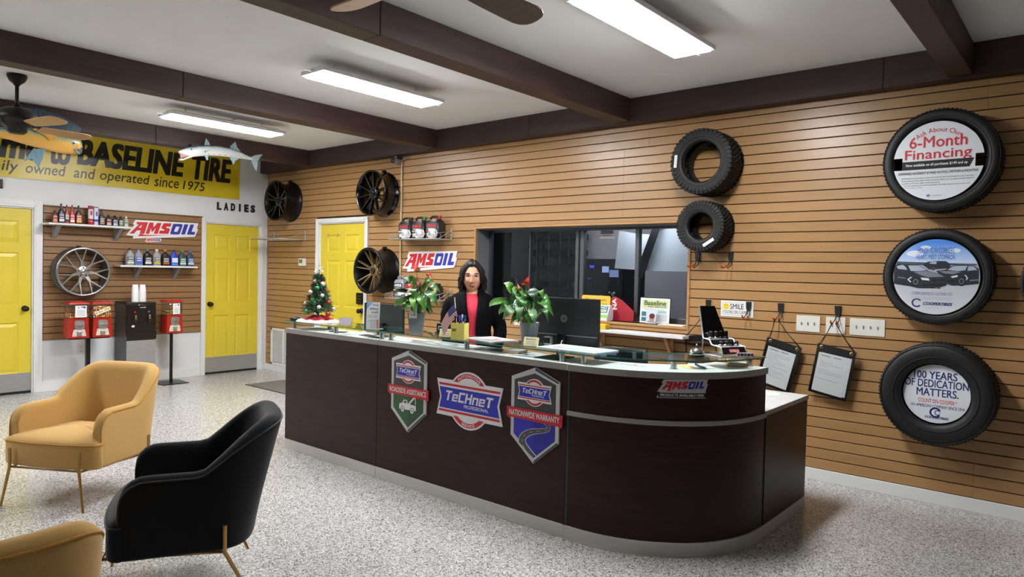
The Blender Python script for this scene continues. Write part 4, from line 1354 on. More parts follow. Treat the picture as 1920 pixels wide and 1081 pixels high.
for x in (-.045, -.005):
    m.prism([(x, -.065), (x + .024, -.066), (x + .026, -.074), (x + .002, -.073)], .0048, .005, mat('poster_orange', '#e0a040', .5))
m.text('HOLDS 1G IN CORNERS.', (-.105, .152, .105, .188), .0046, mat('poster_sky_letter', '#2a62b0', .5), bold=.004)
m.text('HEART, MEET STOMACH.', (-.112, .108, .108, .144), .0046, mat('poster_sky_letter', '#2a62b0', .5), bold=.004)
m.text('COOPER ZEON RS3-G1 / OUTSMART FAST', (-.13, -.12, .1, -.1), .0046, mat('poster_violet', '#5a5a9a', .5))
m.text('An all-season tire for high performance driving, with', (-.135, -.14, .1, -.13), .0046, GREYP)
m.text('exceptional grip and traction in wet or dry conditions.', (-.135, -.152, .1, -.143), .0046, GREYP)
m.arc((-.1, -.172), .02, .03, .6, 5.6, .0046, .0046, NAVY)
m.text('COOPERTIRES', (-.064, -.185, .1, -.165), .0046, NAVY, bold=.04, shear=.25)
m.text('coopertire.com', (-.06, -.206, .03, -.199), .0046, GREYP)
tag(m.build('advert_disc', None, (8.36, -.172, 1.52)), 'round colour poster of two dark cars inside the middle tyre', 'poster')
r = .19
m = MB().disc((0, 0), r, 0, .004, D1, 64)
m.text('100 YEARS', (-.13, .095, .115, .145), .0042, NAVY, bold=.016)
m.text('OF DEDICATION', (-.182, .04, .178, .09), .0042, NAVY, bold=.016)
m.text('MATTERS.', (-.112, -.017, .125, .033), .0042, NAVY, bold=.016)
m.text('COUNT ON COOPER', (-.1, -.062, .105, -.036), .0042, RED, bold=.006)
m.text('\u00ae', (.108, -.05, .118, -.038), .0042, RED)
m.text('AN AMERICAN COMPANY SINCE 1914', (-.142, -.092, .158, -.072), .0042, NAVY, bold=.006)
m.arc((0, -.122), .022, .034, .5, 5.7, .0044, .0044, NAVY)
m.arc((.012, -.122), .012, .017, .3, 5.9, .0046, .0046, NAVY)
m.text('COOPERTIRES', (-.06, -.162, .075, -.147), .0042, NAVY, bold=.04, shear=.25)
tag(m.build('advert_disc', None, (8.386, -.15, .759)), 'white round sign reading 100 YEARS OF DEDICATION MATTERS inside the bottom tyre', 'sign')

# ---- slat hooks, signs, switches, document pouches
M_ORANGE = mat('orange_rubber_tip', '#d9602c', .5)
def slat_hook(x, z, label, reach=.13, long_tip=False):
    t = thing('slat_hook', label, 'hook', (x, -.0005, z))
    MB().prism([(-.022, .0), (.022, .0), (.019, -.05), (.013, -.075), (-.013, -.075), (-.019, -.05)], 0, .014, M_BLACK).build('hanger_clip', t)
    for s_ in (-1, 1):
        p = MB().tube([(s_ * .008, -.01, -.06), (s_ * .014, -.02, -.1), (s_ * .018, -reach * .75, -.128), (s_ * .02, -reach, -.12)], .0035, M_BLACK, 6)
        p.tube([(s_ * .018, -reach * .7, -.127), (s_ * .02, -reach, -.12), (s_ * .02, -reach - .008, -.105)], .007, M_ORANGE, 8)
        p.build('prong', t)
    return t
slat_hook(6.632, 1.684, 'empty orange-tipped hook on slat wall under the small turf tyre', .14)
slat_hook(6.915, 1.684, 'empty orange-tipped hook on slat wall, further from the window', .14)
slat_hook(6.737, 1.296, 'orange-tipped hook behind the open lug nut display lid', .08)
slat_hook(7.074, 1.296, 'orange-tipped hook overlapping the SMILE sign', .08)
slat_hook(7.322, 1.296, 'orange-tipped hook holding the pouch beside the counter end', .1)
slat_hook(7.731, 1.296, 'orange-tipped hook in front of the light switches holding a pouch', .1)
m = MB().rect(-.133, -.063, .133, .063, 0, .003, PAPER)
for a in ((-.12, .048, .12, .05), (-.12, -.05, .12, -.048), (-.12, -.05, -.118, .05), (.118, -.05, .12, .05)):
    m.rect(*a, .0032, .0032, GREYP)
m.disc((-.088, .018), .026, .0034, .0036, mat('smiley_yellow', '#efd43a', .4), 28)
for u in (-.097, -.079):
    m.disc((u, .026), .003, .0038, .0038, INK, 10, .005)
m.arc((-.088, .02), .0145, .0165, PI * 1.15, PI * 1.85, .0038, .0038, INK, 12)
m.text('SMILE', (-.055, -.002, .055, .04), .0034, INK, bold=.012)
m.text("YOU'RE ON CAMERA", (-.112, -.04, .112, -.012), .0034, INK)
tag(m.build('smile_sign', None, (6.976, -.0006, 1.234)), "white SMILE YOU'RE ON CAMERA sign with yellow smiley on slat wall", 'sign')
def switches(x0, x1, n, label):
    t = thing('light_switch', label, 'light switch', ((x0 + x1) / 2, -.0005, 1.153))
    w = (x1 - x0) / 2
    MB().box((-w, -.006, -.06), (w, 0, .06), M_IVORY, .002).build('cover_plate', t)
    for i in range(n):
        u = (i - (n - 1) / 2) * .046
        MB().box((u - .004, -.009, -.012), (u + .004, -.0055, .012), M_NICKEL).add([(u - .003, -.009, -.003), (u + .003, -.009, -.003), (u + .002, -.02, .009), (u - .002, -.02, .009), (u - .003, -.009, .003), (u + .003, -.009, .003)], [(0, 1, 2, 3), (3, 2, 5, 4)], M_NICKEL).build('toggle', t)
switches(7.44, 7.61, 3, 'cream switch plate with three toggles between the two hanging pouches')
switches(7.65, 7.785, 2, 'cream switch plate with two toggles behind a pouch hook')
switches(7.813, 8.042, 4, 'wide cream switch plate with four toggles beside the middle tyre')

M_VINYL = mat('black_vinyl_binding', '#121214', .35)
M_CLEARV = glass('clear_vinyl', '#f7f8f8', .05, 1.35)
def pouch(hx, hz, loc, ang, label, paper2=True, w=.265, h=.365, lines=9, tilt=0.05, empty=False):
    t = thing('document_pouch', label, 'pouch', loc, rot=(tilt, ang, 0))
    u = w / 2
    b = MB()
    b.rect(-u, -.05, u, 0, -.004, .004, M_VINYL)
    for a in ((-u, -h, -u + .01, 0), (u - .01, -h, u, 0), (-u, -h, u, -h + .014)):
        b.rect(*a, -.003, .003, M_VINYL)
    b.rect(-u + .01, -h + .01, u - .01, -.04, -.0025, -.002, M_VINYL if not empty else M_CLEARV)
    b.build('binding', t)
    MB().rect(-u + .01, -h + .01, u - .01, -.04, .0022, .0026, M_CLEARV).build('clear_front', t)
    for s_ in (-1, 1):
        MB().lathe([(.006, .004), (.013, .004), (.012, .007), (.006, .007)], mat('brass_eyelet', '#b8a068', .3, .9), (s_ * (u - .03), 0, -.02), '-y', 18).build('eyelet', t)
    return t
def cords(t, loc, ang, hook, w=.265):
    """two cords from the hook down to the pouch corners, built in the pouch's own space"""
    Mi = t.matrix_basis.inverted() if False else (Matrix.Translation(loc) @ t.rotation_euler.to_matrix().to_4x4()).inverted()
    H_ = Mi @ Vector(hook)
    for s_ in (-1, 1):
        c = MB()
        for e in (-.006, .006):
            c.tube([(s_ * (w / 2 - .015) + e, .0, -.002), ((s_ * (w / 2 - .015)) * .5 + H_.x * .5, H_.y * .5 - .002, H_.z * .48), (H_.x + s_ * .012 + e * .3, H_.y, H_.z)], .0028, M_VINYL, 6)
        c.build('cord', t)
def sheet(t_loc, ang, tilt, w, h, label, off=(0, 0), hi=False, dy=0., group=None):
    m = MB().rect(-w / 2, -h, w / 2, 0, 0, .0006, PAPER)
    rnd = random.Random(int(abs(t_loc[0]) * 1000))
    m.rect(-w * .42, -.022, -w * .1, -.014, .0008, .0008, GREYP)
    m.rect(.0, -.02, w * .25, -.012, .0008, .0008, GREYP)
    for i in range(14):
        z = -.05 - i * .014
        if rnd.random() < .75:
            m.rect(-w * .42, z, -w * .42 + w * rnd.uniform(.25, .8), z + .0025, .0008, .0008, GREYP)
    if hi:
        m.rect(-w * .42, -.075, -w * .15, -.072, .001, .001, mat('yellow_highlighter', '#e4e08a', .5))
    o = m.build('paper_sheet', None)
    R_ = Matrix.Rotation(ang, 4, 'Y') @ Matrix.Rotation(tilt, 4, 'X') if False else None
    from mathutils import Euler
    e = Euler((tilt, ang, 0))
    o.rotation_euler = e
    o.location = Vector(t_loc) + e.to_matrix() @ Vector((off[0], dy, off[1]))
    return tag(o, label, 'paper', group)
for loc, ang, tl, hook, lab, plab in (
    ((7.376, -.06, 1.005), math.radians(14), .03, (7.322, -.095, 1.176), 'clear black-edged document pouch with one sheet, hanging beside the counter end', 'single white work order inside the pouch beside the counter end'),
    ((7.752, -.075, 1.0), math.radians(10), .03, (7.731, -.095, 1.176), 'clear black-edged document pouch stuffed with sheets, hanging below the switches', 'front work order with a yellow line in the pouch below the switches')):
    t = pouch(0, 0, loc, ang, lab, tilt=tl)
    cords(t, loc, ang, hook)
    two = 'stuffed' in lab
    sheet(loc, ang, tl, .212, .285, plab, (-.002 if not two else -.006, -.062), hi=two)
    if two:
        sheet(loc, ang - .02, tl, .212, .285, 'second work order peeping out behind the front sheet in the stuffed pouch', (.006, -.058), dy=.0012)
t = pouch(0, 0, (6.69, -.05, 1.005), -.1, 'empty clear pouch hanging behind the bell and lug nut display', tilt=.03, empty=True, w=.27, h=.33)
cords(t, (6.69, -.05, 1.005), 0, (6.737, -.075, 1.176), .27)

# ---- ledge below the window
t = thing('wall_ledge', 'long narrow white ledge fixed below the window behind the monitor', 'ledge', (5.72, 0, .993))
MB().box((-.92, -.16, -.024), (.875, -.0005, 0), M_SHELF, .002).build('board', t)
for u in (-.7, .02, .7):
    MB().box((u - .016, -.012, -.2), (u + .016, -.0005, -.0245), M_DARKOAK).add([(u - .014, -.012, -.2), (u + .014, -.012, -.2), (u + .014, -.012, -.17), (u - .014, -.012, -.17), (u - .014, -.14, -.0245), (u + .014, -.14, -.0245), (u + .014, -.11, -.0245), (u - .014, -.11, -.0245)], [(0, 1, 5, 4), (2, 3, 7, 6), (1, 2, 6, 5), (3, 0, 4, 7)], M_DARKOAK).build('bracket', t)
t = thing('yellow_box', 'flat yellow box lying on the white ledge beside the HP monitor', 'box', (5.745, -.085, .9935))
MB().box((-.1, -.04, 0), (.085, .04, .045), mat('yellow_carton', '#e0bc1c', .4), .004).build('carton', t)
MB().box((.0855, -.03, .008), (.09, .03, .038), mat('yellow_carton_end', '#c9a818', .4), .001).build('end_flap', t)

# ---- on the window sill
m = MB().prism(rrect(-.16, 0, .16, .222, .018), 0, .004, mat('amber_sign', '#e8b93c', .4))
m.text('TELL ME AGAIN', (-.115, .172, .115, .19), .0042, INK, bold=.01)
m.text('WHY I AM', (-.06, .132, .125, .15), .0042, INK, bold=.01)
m.text('HERE...', (-.01, .09, .115, .108), .0042, INK, bold=.01)
tag(m.build('desk_sign', None, (5.545, .135, 1.0605), (-.08, 0, 0)), 'yellow TELL ME AGAIN sign on the window sill behind the monitor', 'sign')
m = MB().prism([(-.05, .02), (-.01, .225), (.005, .238), (.03, .236), (.1, .205), (.2, .13), (.222, .11), (.226, .098), (.222, .03), (.21, .02)], 0, .012, mat('red_felt_pennant', '#a8202e', .6))
m.at(T(.02, 0, .16) @ RY(-PI / 2 - .12)).text('NA', (-.04, -.025, .06, .02), .0122, PAPER, bold=.03)
tag(m.build('pennant_sign', None, (5.735, .15, 1.0405 + .0)), 'red pennant-shaped sign with a white N on the window sill', 'sign')
def tent_card(x, y, label, rz=0.):
    t = thing('counter_card', label, 'card', (x, y, 1.0605), rz)
    prof = [(-.05, 0), (-.052, .02), (-.0, .135), (.02, .14), (.04, .128), (.055, .098), (.06, .06), (.055, .02), (.05, 0)]
    w = .06
    b = MB()
    for s_ in (-1, 1):
        pts = [(s_ * w, y_, z_) for y_, z_ in prof]
        b.add(pts, [tuple(range(len(pts))) if s_ < 0 else tuple(reversed(range(len(pts))))], PAPER)
    b.add([(-w, y_, z_) for y_, z_ in prof] + [(w, y_, z_) for y_, z_ in prof], [(i, i + len(prof), i + len(prof) + 1, i + 1) for i in range(len(prof) - 1)], PAPER)
    b.build('card_stock', t)
    f = MB()
    n_ = Vector((0, -.115, .052)).normalized() * .0006
    def P(u, s_):
        return Vector((u, -.052 + s_ * .052, .02 + s_ * .115)) + n_
    G_ = mat('card_green', '#7fb83a', .5)
    f.add([P(-w * .95, .03), P(w * .95, .03), P(w * .95, .3), P(-w * .95, .3)], [(0, 1, 2, 3)], G_)
    f.add([P(-w * .8, .42), P(w * .8, .42), P(w * .8, .97), P(-w * .8, .97)], [(0, 1, 2, 3)], mat('card_blue', '#2a4f9a', .5))
    f.add([P(-w * .95, .08), P(w * .95, .08), P(w * .95, .12), P(-w * .95, .12)], [(0, 1, 2, 3)], PAPER)
    vs_, fs_ = glyphs('NO', .04)
    a0 = min(p[0] for p in vs_); a1 = max(p[0] for p in vs_); b0 = min(p[1] for p in vs_); b1 = max(p[1] for p in vs_)
    f.add([P(-w * .6 + (x_ - a0) / (a1 - a0) * w * 1.2, .74 + (y_ - b0) / (b1 - b0) * .2) + n_ for x_, y_ in vs_], fs_, mat('card_lime', '#a5d84a', .5))
    for s0, c in ((.6, PAPER), (.48, mat('card_lime', '#a5d84a', .5))):
        f.add([P(-w * .6, s0) + n_, P(w * .6, s0) + n_, P(w * .6, s0 + .08) + n_, P(-w * .6, s0 + .08) + n_], [(0, 1, 2, 3)], c)
    f.build('printed_front', t)
    return t
tent_card(5.70, .055, 'curved NO card in blue and green on the sill beside the red pennant')
tent_card(4.66, .08, 'curved blue and green card on the window sill behind the right plant')
m = MB().rect(-.145, 0, .145, .222, 0, .006, PAPER).rect(-.15, -.0, .15, .23, -.004, -.0005, INK)
m.rect(-.125, .135, .125, .205, .0062, .0062, mat('pale_green_print', '#cfd9a0', .5))
m.text('Baseline', (-.105, .158, .11, .2), .0065, mat('dark_green_print', '#3d5a26', .5), bold=.03)
m.text('TIRE SERVICE', (-.07, .14, .11, .152), .0065, INK, bold=.01)
m.text('SALES, SERVICE AND ALIGNMENT', (-.1, .118, .1, .126), .0065, GREYP)
TEAL = mat('teal_photo_print', '#2f7d84', .5)
m.rect(-.128, .06, -.082, .1, .0065, .0065, TEAL).rect(-.128, .015, -.082, .05, .0065, .0065, TEAL).rect(.03, .09, .115, .115, .0065, .0065, mat('aqua_print', '#9cc8c8', .5))
for i in range(5):
    m.rect(.02, .025 + i * .012, .12, .029 + i * .012, .0065, .0065, GREYP)
tag(m.build('notice_frame', None, (6.175, .13, 1.0605), (-.06, 0, 0)), 'white Baseline notice propped in the window corner', 'notice')
m = MB().rect(-.048, 0, .048, .115, 0, .003, mat('pale_photo_card', '#cfd8e2', .4))
m.disc((.01, .04), .026, .0032, .0034, mat('photo_skin', '#b98a74', .6), 20, .03)
m.disc((.01, .066), .028, .0036, .0038, mat('photo_hat', '#5a1c28', .6), 20, .024)
m.rect(-.03, .008, .046, .022, .0036, .0036, GREYP)
tag(m.build('photo_card', None, (6.165, .082, 1.0605), (-.12, 0, 0)), 'small pale photo card in front of the Baseline notice', 'card')
m = MB().box((-.12, -.05, 0), (.12, .05, .006), PAPER, .001)
tag(m.build('notepad', None, (6.395, .05, 1.0605), (0, 0, -.03)), 'white notepad lying flat on the right end of the window sill', 'notepad')
m = MB().cyl((-.1, 0, .004), (.1, 0, .004), .004, mat('pencil_yellow', '#d8a82c', .4), n=6).cyl((.1, 0, .004), (.115, 0, .004), .004, mat('pencil_wood', '#c8a070', .6), r1=.0005, n=6)
tag(m.build('pencil', None, (6.40, .115, 1.0605), (0, 0, .02)), 'yellow pencil on the sill behind the notepad', 'pencil')
m = MB().rect(-.083, 0, .083, .085, 0, .002, PAPER).rect(-.065, .045, .065, .075, .0022, .0022, NAVY)
m.text('SecurityLink', (-.058, .05, .058, .07), .0024, PAPER, bold=.01)
m.rect(-.045, .024, .045, .032, .0024, .0024, GREYP)
tag(m.build('window_sticker', None, (5.605, .2185, 1.822)), 'small white and navy sticker high on the window glass', 'sticker')
# ---- inside the dim office
M_DK = mat('dark_painted_steel', '#0b0c0e', .5)
t = thing('office_door', 'tall black door standing in the office behind the left window pane', 'door', (2.0, 2.735, 0))
MB().box((-.15, -.02, 0), (.28, .02, 2.2), M_DK, .004).build('door_leaf', t)
MB().box((.22, -.045, 1.0), (.24, -.02, 1.14), M_NICKEL, .004).build('door_handle', t)
t = thing('fire_extinguisher', 'dark red extinguisher hanging in the office behind the woman', 'extinguisher', (2.36, 2.69, 1.0))
MB().lathe([(.001, 0), (.055, 0), (.06, .01), (.06, .3), (.04, .34), (.02, .35), (.02, .38)], mat('extinguisher_red', '#4a1a1c', .3), n=20).build('cylinder', t)
MB().tube([(0, 0, .37), (.05, 0, .4), (.09, 0, .36), (.09, 0, .2)], .01, M_NICKEL, 8).build('hose', t)
MB().box((-.03, .055, .1), (.03, .07, .3), M_NICKEL).build('wall_mount', t)
t = thing('spiral_staircase', 'dark open-tread spiral staircase seen through the middle window panes', 'staircase', (3.4, 2.3, 0))
MB().cyl((-.28, .1, 0), (-.28, .1, 2.9), .055, M_DK, n=16).build('newel_post', t)
for i in range(13):
    z = .2 + i * .215
    a = -.5 + math.sin(i * .2) * .3
    MB().add([(-.28, -.16, z), (.48, -.3 + .02 * i, z + .01), (.5, .14, z + .01), (-.28, .16, z), (-.28, -.16, z + .085), (.48, -.3 + .02 * i, z + .085), (.5, .14, z + .085), (-.28, .16, z + .085)], [(0, 3, 2, 1), (4, 5, 6, 7), (0, 1, 5, 4), (1, 2, 6, 5), (2, 3, 7, 6), (3, 0, 4, 7)], M_DK).build('tread', t)
for x in (-.06, .14, .33, .47):
    MB().cyl((x, -.27, .2), (x, -.27, 2.85), .009, M_DK, n=8).build('baluster', t)
MB().tube([(.47, -.27, 1.0), (-.28, -.25, 1.35), (-.85, -.2, .95)], .014, M_DK, 8).tube([(.47, -.27, 2.3), (0, -.25, 1.95), (-.28, -.2, 1.8)], .014, M_DK, 8).build('handrail', t)
t = thing('drinks_machine', 'tall dark vending cabinet with small lit panels inside the office', 'vending machine', (4.75, 1.6, 0), .0)
MB().box((-.28, -.2, 0), (.33, .3, 1.66), mat('dark_cabinet', '#202225', .4), .01).build('cabinet', t)
q = MB()
for u, v, w_, h_, c, e in ((-.12, 1.55, .06, .03, '#4a5cff', 1.0), (.05, 1.5, .09, .07, '#b8c8ff', .9), (.15, 1.45, .12, .08, '#8fa4d8', .7), (-.15, 1.42, .05, .012, '#5a62d8', .8)):
    q.rect(u, v, u + w_, v + h_, .201, .203, mat('lit_panel_' + c[1:], c, .4, emit=(c, e * .35)))
q.build('lit_panel', t)
q = MB()
for i in range(3):
    q.rect(-.22, .95 + i * .09, -.05, 1.0 + i * .09, .201, .203, mat('cabinet_grey', '#4a4d52', .4))
rnd = random.Random(3)
for i in range(26):
    q.ball((rnd.uniform(.05, .3), -.21, rnd.uniform(.85, 1.3)), .013, M_NICKEL, 8, 6)
q.build('dispensing_front', t)
M_REFL = mat('white_reflection_sheet', '#cdd3da', .3)  # bright reflections in the window glass, built as white sheets behind it
m = MB().prism([(-.21, .02), (.18, 0), (.18, .36), (.02, .37), (-.14, .4), (-.17, .4)], 0, .01, M_REFL)
tag(m.build('hanging_reflection', None, (5.585, .75, 1.526), (0, 0, 0)), 'left white sheet standing for a reflection in the window glass, beside the centre mullion', 'board')
m = MB().prism([(-.22, 0), (.36, 0), (.36, .4), (.02, .42), (-.1, .38)], 0, .01, M_REFL)
tag(m.build('hanging_reflection', None, (5.93, .775, 1.526), (0, 0, 0)), 'right white sheet standing for a reflection in the window glass, behind the last pane', 'board')
m = MB().prism([(-.26, -.08), (-.16, -.08), (.05, .5), (-.03, .5)], .01, .02, M_DK)  # reflection of a dark beam in the glass, built as a bar
tag(m.build('hanging_reflection_bar', None, (5.88, .72, 1.53)), 'dark diagonal bar standing for a beam reflected in the window glass', 'reflection')
t = thing('desk_lamp', 'thin grey swing-arm lamp inside the office behind the last window pane', 'lamp', (6.2, .9, .72))
MB().lathe([(.001, 0), (.09, 0), (.09, .015), (.02, .025)], M_NICKEL, n=24).build('base', t)
MB().tube([(0, 0, .02), (.03, 0, .35), (-.12, 0, .62)], .008, M_NICKEL, 8).tube([(-.12, 0, .62), (.08, 0, .6), (.1, 0, 1.1)], .006, M_NICKEL, 8).build('arm', t)
t = thing('ceiling_light', 'added light, out of sight, brightening the white reflection sheets inside the office', 'ceiling light', (5.80, .52, 2.12))  # added lamp hidden above the window, to brighten the white sheets
MB().box((-.3, -.06, .0), (.3, .06, .03), M_FIX, .005).cyl((0, 0, .03), (0, 0, .8895), .008, M_FIX, n=8).build('housing', t)
MB().box((-.28, -.05, -.01), (.28, .05, -.0003), mat('added_sheet_led', '#ffffff', .5, emit=('#f4f8ff', 30.))).build('diffuser', t)
t = thing('office_desk', 'dark desk inside the office carrying the swing-arm lamp', 'desk', (6.0, 1.05, 0))
MB().box((-.7, -.35, .69), (.6, .35, .72), M_DK, .003).build('desk_top', t)
for sx in (-.65, .55):
    MB().box((sx - .03, -.3, 0), (sx + .03, .3, .69), M_DK).build('leg', t)
t = thing('ceiling_light', 'added light panel, out of sight on the office ceiling, brightening the office', 'ceiling light', (4.4, 1.4, 2.9))  # added lamp, unseen from the shop, to brighten the office
MB().box((-.155, -.61, 0), (.155, .61, .1095), M_FIX, .006).build('housing', t)
MB().box((-.14, -.58, -.012), (.14, .58, -.0003), mat('added_office_led', '#ffffff', .5, emit=('#f4f6ff', 40.))).build('diffuser', t)
# ------------------------------------------------------------------ reception desk
M_LAM = noisy('dark_mahogany_laminate', [(.25, '#241210'), (.75, '#371e1a')], scale=(2.2, 2.2, 14), nscale=3, detail=6, rough=.38, rough_var=.05, spec=.2)
M_STRIP = noisy('silver_edge_strip', [(.3, '#8f8b85'), (.7, '#9a9690')], scale=(1, 1, 20), nscale=4, rough=.4)
M_GREYL = noisy('silver_laminate', [(.3, '#c9c6c2'), (.7, '#d3d0cc')], scale=(1, 1, 20), nscale=4, rough=.4)
M_TOPL = noisy('pale_grey_laminate_top', [(.3, '#c9cbca'), (.7, '#d2d4d3')], nscale=12, rough=.35)
M_GLED = mat('glass_green_edge', '#3f8a74', .15)
def glass_top():
    m = glass('shelf_glass', '#dcece6', 0., 1.5)
    return m
M_GTOP = glass_top()
desk = thing('reception_desk', 'long dark mahogany reception desk with rounded end and glass shelf', 'reception desk', (0, 0, 0))
X0, X1, XS, YFR = 4.07, 6.915, 5.25, -2.21
CX, CY = 6.92, -1.445
def el(a, s=0.):
    rx, ry = .832 + s, .772 + s
    e = 2.15
    c, n_ = math.cos(a), math.sin(a)
    return (CX + rx * math.copysign(abs(c) ** (2 / e), c), CY + ry * math.copysign(abs(n_) ** (2 / e), n_))
ARC = [-PI / 2 + PI / 2 * i / 40 for i in range(41)]
def curved(mb, s0, s1, z0, z1, m, arc=ARC):
    """solid following the rounded end between offsets s0 (inner) and s1 (outer)"""
    r = []
    for a in arc:
        o, i_ = el(a, s1), el(a, s0)
        r.append([(i_[0], i_[1], z0), (o[0], o[1], z0), (o[0], o[1], z1), (i_[0], i_[1], z1)])
    return mb.loft(r, m, True, True, True, False)
for a, b in ((X0, XS - .0015), (XS + .0015, X1 - .004)):
    MB().box((a, YFR, .0765), (b, YFR + .03, .9485), M_LAM, .0015).build('front_panel', desk)
    MB().box((a, YFR - .006, .0), (b, YFR + .028, .0755), M_GREYL, .002).build('kick_plate', desk)
    MB().box((a - .01 * (a == X0), YFR - .006, .95), (b, YFR + .30, .985), M_TOPL, .001).box((a - .01 * (a == X0), YFR - .0075, .9495), (b, YFR - .0055, .9855), M_STRIP).build('counter_ledge', desk)
MB().box((X1 - .002, YFR + .001, .0), (X1 + .008, YFR + .03, .949), M_BLACK).build('joint_strip', desk)
MB().box((X0, YFR + .0305, 0), (X0 + .025, -1.46, .71), M_LAM, .001).box((X0, YFR + .0305, .7105), (X0 + .025, YFR + .28, .949), M_LAM, .001).build('end_panel', desk)
q = MB().box((X0, YFR + .031, .7105), (X1 + .005, -1.45, .735), M_TOPL, .001)
q.build('work_surface', desk)
A2 = [-PI / 2 + .015 + (PI / 2 - .035) * i / 40 for i in range(41)]
q = MB(); curved(q, -.03, -.004, .08, .70, M_LAM, A2); q.build('curved_panel', desk)
q = MB(); curved(q, -.03, -.004, .7255, .9485, M_LAM, A2); q.build('curved_panel', desk)
q = MB(); curved(q, -.035, .004, .70, .725, M_STRIP); q.build('metal_band', desk)
q = MB(); curved(q, -.03, .006, 0., .0765, M_GREYL); q.build('kick_plate', desk)
q = MB(); curved(q, -.31, .004, .95, .985, M_TOPL); curved(q, .0038, .0055, .9495, .9855, M_STRIP); q.build('counter_ledge', desk)
for a in (-PI / 2 + .008, -.012):
    o = el(a, -.012)
    MB().cyl((o[0], o[1], .078), (o[0], o[1], .948), .01, M_BLACK, n=10).build('joint_strip', desk)
XE = 7.75
MB().box((XE - .028, -1.435, .0765), (XE, -.70, .7095), M_LAM, .0015).build('side_panel', desk)
MB().box((XE - .028, -1.435, 0), (XE + .005, -.70, .0755), M_GREYL, .002).build('kick_plate', desk)
q = MB().box((7.0, -1.449, .71), (XE + .004, -.695, .735), M_TOPL, .001).box((XE + .0035, -1.449, .7095), (XE + .0055, -.695, .7355), M_STRIP)
q.build('work_surface', desk)
MB().box((7.0, -.722, 0), (XE - .03, -.70, .7095), M_LAM, .001).build('end_panel', desk)
# inside of the rounded end keeps the work surface going
q = MB()
ring = [(CX, -1.45)] + [el(a, -.035) for a in ARC]
q.add([(x, y, .735) for x, y in ring] + [(x, y, .7105) for x, y in ring], [tuple(range(len(ring))), tuple(reversed(range(len(ring), 2 * len(ring))))] + [(i, i + len(ring), (i + 1) % len(ring) + len(ring), (i + 1) % len(ring)) for i in range(len(ring))], M_TOPL)
q.build('work_surface', desk, clean=True)
# glass shelf on steel stand-offs
ZG0, ZG1 = 1.039, 1.047
def glass_sheet(outline, posts):
    g = MB()
    n = len(outline)
    g.add([(x, y, ZG1) for x, y in outline], [tuple(range(n))], M_GTOP)
    for i in range(n):
        j = (i + 1) % n
        (xa, ya), (xb, yb) = outline[i], outline[j]
        g.add([(xa, ya, ZG0), (xb, yb, ZG0), (xb, yb, ZG1 - .0002), (xa, ya, ZG1 - .0002)], [(0, 1, 2, 3)], M_GLED)
    o = g.build('glass_shelf', desk)
    for x, y in posts:
        p = MB().cyl((x, y, .9856), (x, y, ZG0 - .0005), .0165, M_NICKEL, n=18)
        p.cyl((x, y, .9857), (x, y, .989), .022, M_NICKEL, n=18)
        p.build('standoff', o)
glass_sheet([(4.03, -2.2), (5.265, -2.2), (5.265, -1.9), (4.03, -1.9)], [(4.095, -2.15), (4.668, -2.15), (5.219, -2.15), (4.3, -1.95)])
glass_sheet([(5.272, -2.2), (6.905, -2.2), (6.905, -1.9), (5.272, -1.9)], [(5.32, -2.15), (6.07, -2.15), (6.83, -2.15)])
glass_sheet([el(a, -.01) for a in ARC] + [(7.70, -1.44 + .0)] * 0 + [el(a, -.34) for a in reversed(ARC)], [(6.965, -2.13), (7.415, -1.925), (7.66, -1.40 - .08), (7.3, -1.74)])

# ---- signs fixed to the desk front (all at depth just proud of the panel)
YS = YFR - .0003
SILV = mat('silver_sign_edge', '#c4c5c7', .35); DKG = mat('charcoal_sign', '#3c3d40', .4); GRN = mat('green_sign', '#1f5a30', .4); GRN2 = mat('green_sign_deep', '#1a4a28', .4)
BLU = mat('royal_blue_sign', '#2226b4', .35); BLU2 = mat('royal_blue_sign_deep', '#1b1f98', .35); REDS = mat('red_sign', '#c61f2c', .35); REDD = mat('red_sign_fold', '#a01822', .35); WHT = mat('white_sign', '#e6e7e8', .35); ROADG = mat('road_grey', '#4a4b4d', .45)
# block letters of the centre badge, on a 10-high grid: list of (x0, y0, x1, y1) strokes
BLK = {'T': (8, [(0, 8, 8, 10), (2.8, 0, 5.2, 8)]), 'e': (7, [(0, 0, 2, 7.4), (2, 5.7, 7, 7.4), (5.2, 3.2, 7, 5.7), (2, 3, 7, 4.3), (2, 0, 7, 1.6)]), 'C': (7.4, [(0, 0, 2.2, 10), (2.2, 8, 7.4, 10), (2.2, 0, 7.4, 2)]), 'H': (8, [(0, 0, 2.2, 10), (5.8, 0, 8, 10), (2.2, 4, 5.8, 6)]), 'n': (7, [(0, 0, 2, 7.4), (2, 5.7, 7, 7.4), (5, 0, 7, 5.7)])}
def block_text(mb, word, u0, v0, u1, v1, d, m, slant=.22):
    tot = sum(BLK[c][0] for c in word) + 1.1 * (len(word) - 1) + slant * 10
    sx = (u1 - u0) / tot; sy = (v1 - v0) / 10
    x = 0
    for c in word:
        w_, st = BLK[c]
        for a, b_, c_, d_ in st:
            mb.prism([(u0 + (x + p + slant * q_) * sx, v0 + q_ * sy) for p, q_ in ((a, b_), (c_, b_), (c_, d_), (a, d_))], d, d, m)
        x += w_ + 1.1
